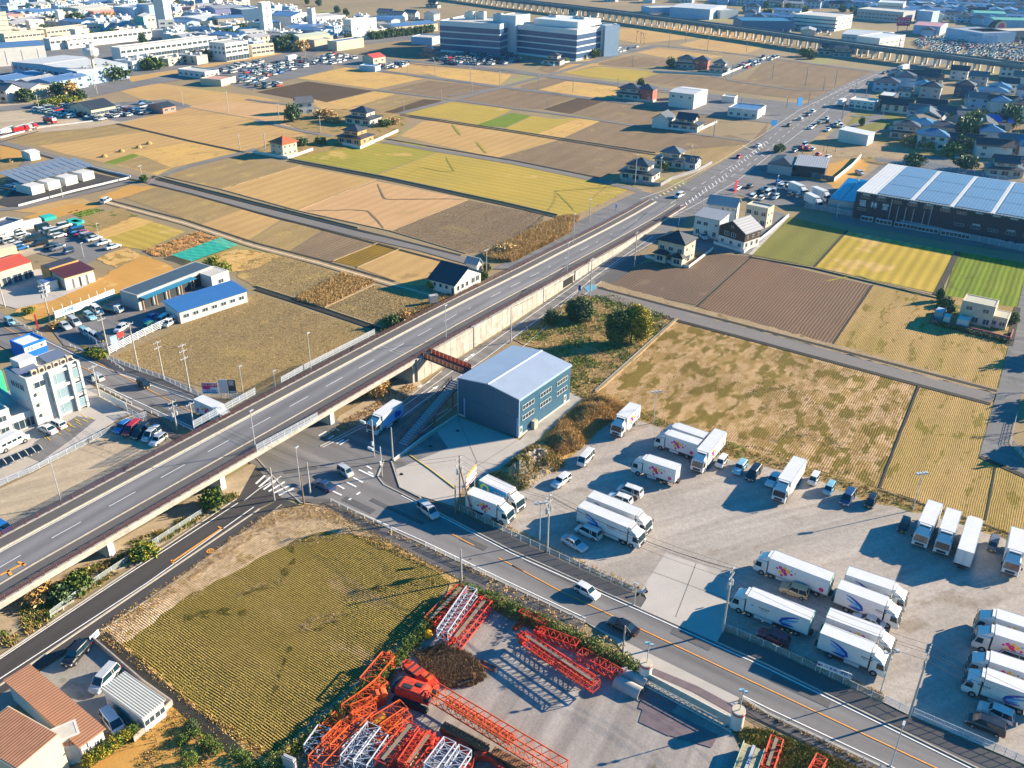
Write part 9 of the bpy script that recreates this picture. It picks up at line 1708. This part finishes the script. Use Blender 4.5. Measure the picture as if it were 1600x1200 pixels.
for k,(pts,w,mt) in enumerate((((467,853,455,880,447,895,450,905),1.6,dk),((530,930,580,925,640,915,700,905),1.1,dk),((400,950,420,935,440,925,490,900),.9,dk),((455,1000,450,1040,435,1080),1.4,dk),((1045,682,1100,690,1140,705),2.4,dk2),((1120,700,1180,712,1290,745,1350,760),2.,dk2))):
 pass
for k,(pts,w,mt) in enumerate((((630,275,660,262,690,268,710,268,700,252,697,245),1.4,olive2),((872,303,888,318,897,330),1.3,olive2),((590,288,600,310,607,312,700,311,730,312),1.1,grey),((480,330,550,328,575,330,590,345,600,358),1.2,grey),((707,195,720,212),2.,olive2),((745,222,760,240),2.,olive2),((880,298,930,295,975,292),.9,olive2),((1290,440,1340,430,1400,450,1440,462),1.6,olive2))):streak(pts,w,mt,seed=20+k)
# the air
hz=MB().box(0,3000,-1.6,9400,7200,96.2+1.6).obj('haze',M('tmp_haze',(1,1,1),a=0)); hz['kind']='stuff'
hm=bpy.data.materials.new('m_haze'); hm.use_nodes=True; q=hm.node_tree; q.nodes.clear(); oo=q.nodes.new('ShaderNodeOutputMaterial'); pv=q.nodes.new('ShaderNodeVolumePrincipled')
pv.inputs['Color'].default_value=(.25,.55,1,1); pv.inputs['Density'].default_value=.00007; pv.inputs['Anisotropy'].default_value=.2; q.links.new(pv.outputs[0],oo.inputs['Volume']); hz.data.materials[0]=hm; tag(hz,'thin blue haze over the plain')
# harvester turning marks: knocked-down straw and taller regrowth among the stubble rows
SD=[M('m_stub7',(.13,.12,.03),.9,a=.2),M('m_stub8',(.19,.16,.04),.9,a=.2),M('m_stub3')]
SL=[M('m_stub9',(.68,.52,.30),.9,a=.2),M('m_stub10',(.58,.43,.22),.9,a=.2),M('m_stub4')]
def marks(pts,w,n,mats,seed,h=.15):
 P=P2(*pts); up=[(x,y-w) for x,y in P]; dn=[(x,y+w) for x,y in P[::-1]]; tufts('straw_marks',[c for q in up+dn for c in q],n,mats,h,.08,seed,.25,patchy=2.1,label='knocked-down straw in the stubble field')
for k,(pts,w,n,m_) in enumerate((((450,852,458,858,462,872,455,885,440,900),7,500,SD),((372,932,385,922,405,915,430,912,445,905),6,500,SL),((290,965,320,960,350,955,385,958),6,520,SD),((380,930,400,922,430,915),4,260,SD),((530,932,570,926,620,918,660,912,700,905),5,700,SD),((530,940,580,934,640,925,690,912),4,420,SL),((470,985,490,972,515,965,540,965),8,620,SL),((480,990,510,980,545,962),3,240,SD),((430,1080,440,1050,450,1020,460,1000),6,500,SD),((200,960,230,935,260,925,320,930),9,700,SL),((448,850,480,846,530,842,570,838),2,180,SD),
((410,822,440,808,480,800,510,806,545,825,500,838,450,845,420,840),12,2600,SL),((560,1060,600,1020,650,970,690,925),7,700,SL),((1120,700,1180,705,1250,725,1330,745),8,900,SD),((1160,620,1200,600,1240,610,1300,650),8,800,SL),((1200,690,1240,672,1290,690,1330,700),7,700,SL),((960,690-40,1000,640,1060,660),3,200,SL),((1040,600,1080,560,1110,548,1130,560),4,300,SD))):marks(pts,w,n,m_,60+k)
SE=MF('m_straw_border',(.66,.54,.42),(.56,.44,.32),(.38,.29,.13),rot=RD,rows=.34,amt=.35,patch=.25,p3=.3,thr3=.62,speck=.45,bump=1); JAG.add('m_straw_border')
EP=(170,985,285,900,400,816,440,793,500,790,560,822,610,850,560,836,510,828,460,842,425,862,400,872,320,918,250,958,205,1000,180,1008)
sheet('verge',P2(*EP),SE,z=.13); tufts('dry_grass',EP,9000,SL,.2,.06,90,.3,label='pale flattened straw along the top edge of the stubble field')
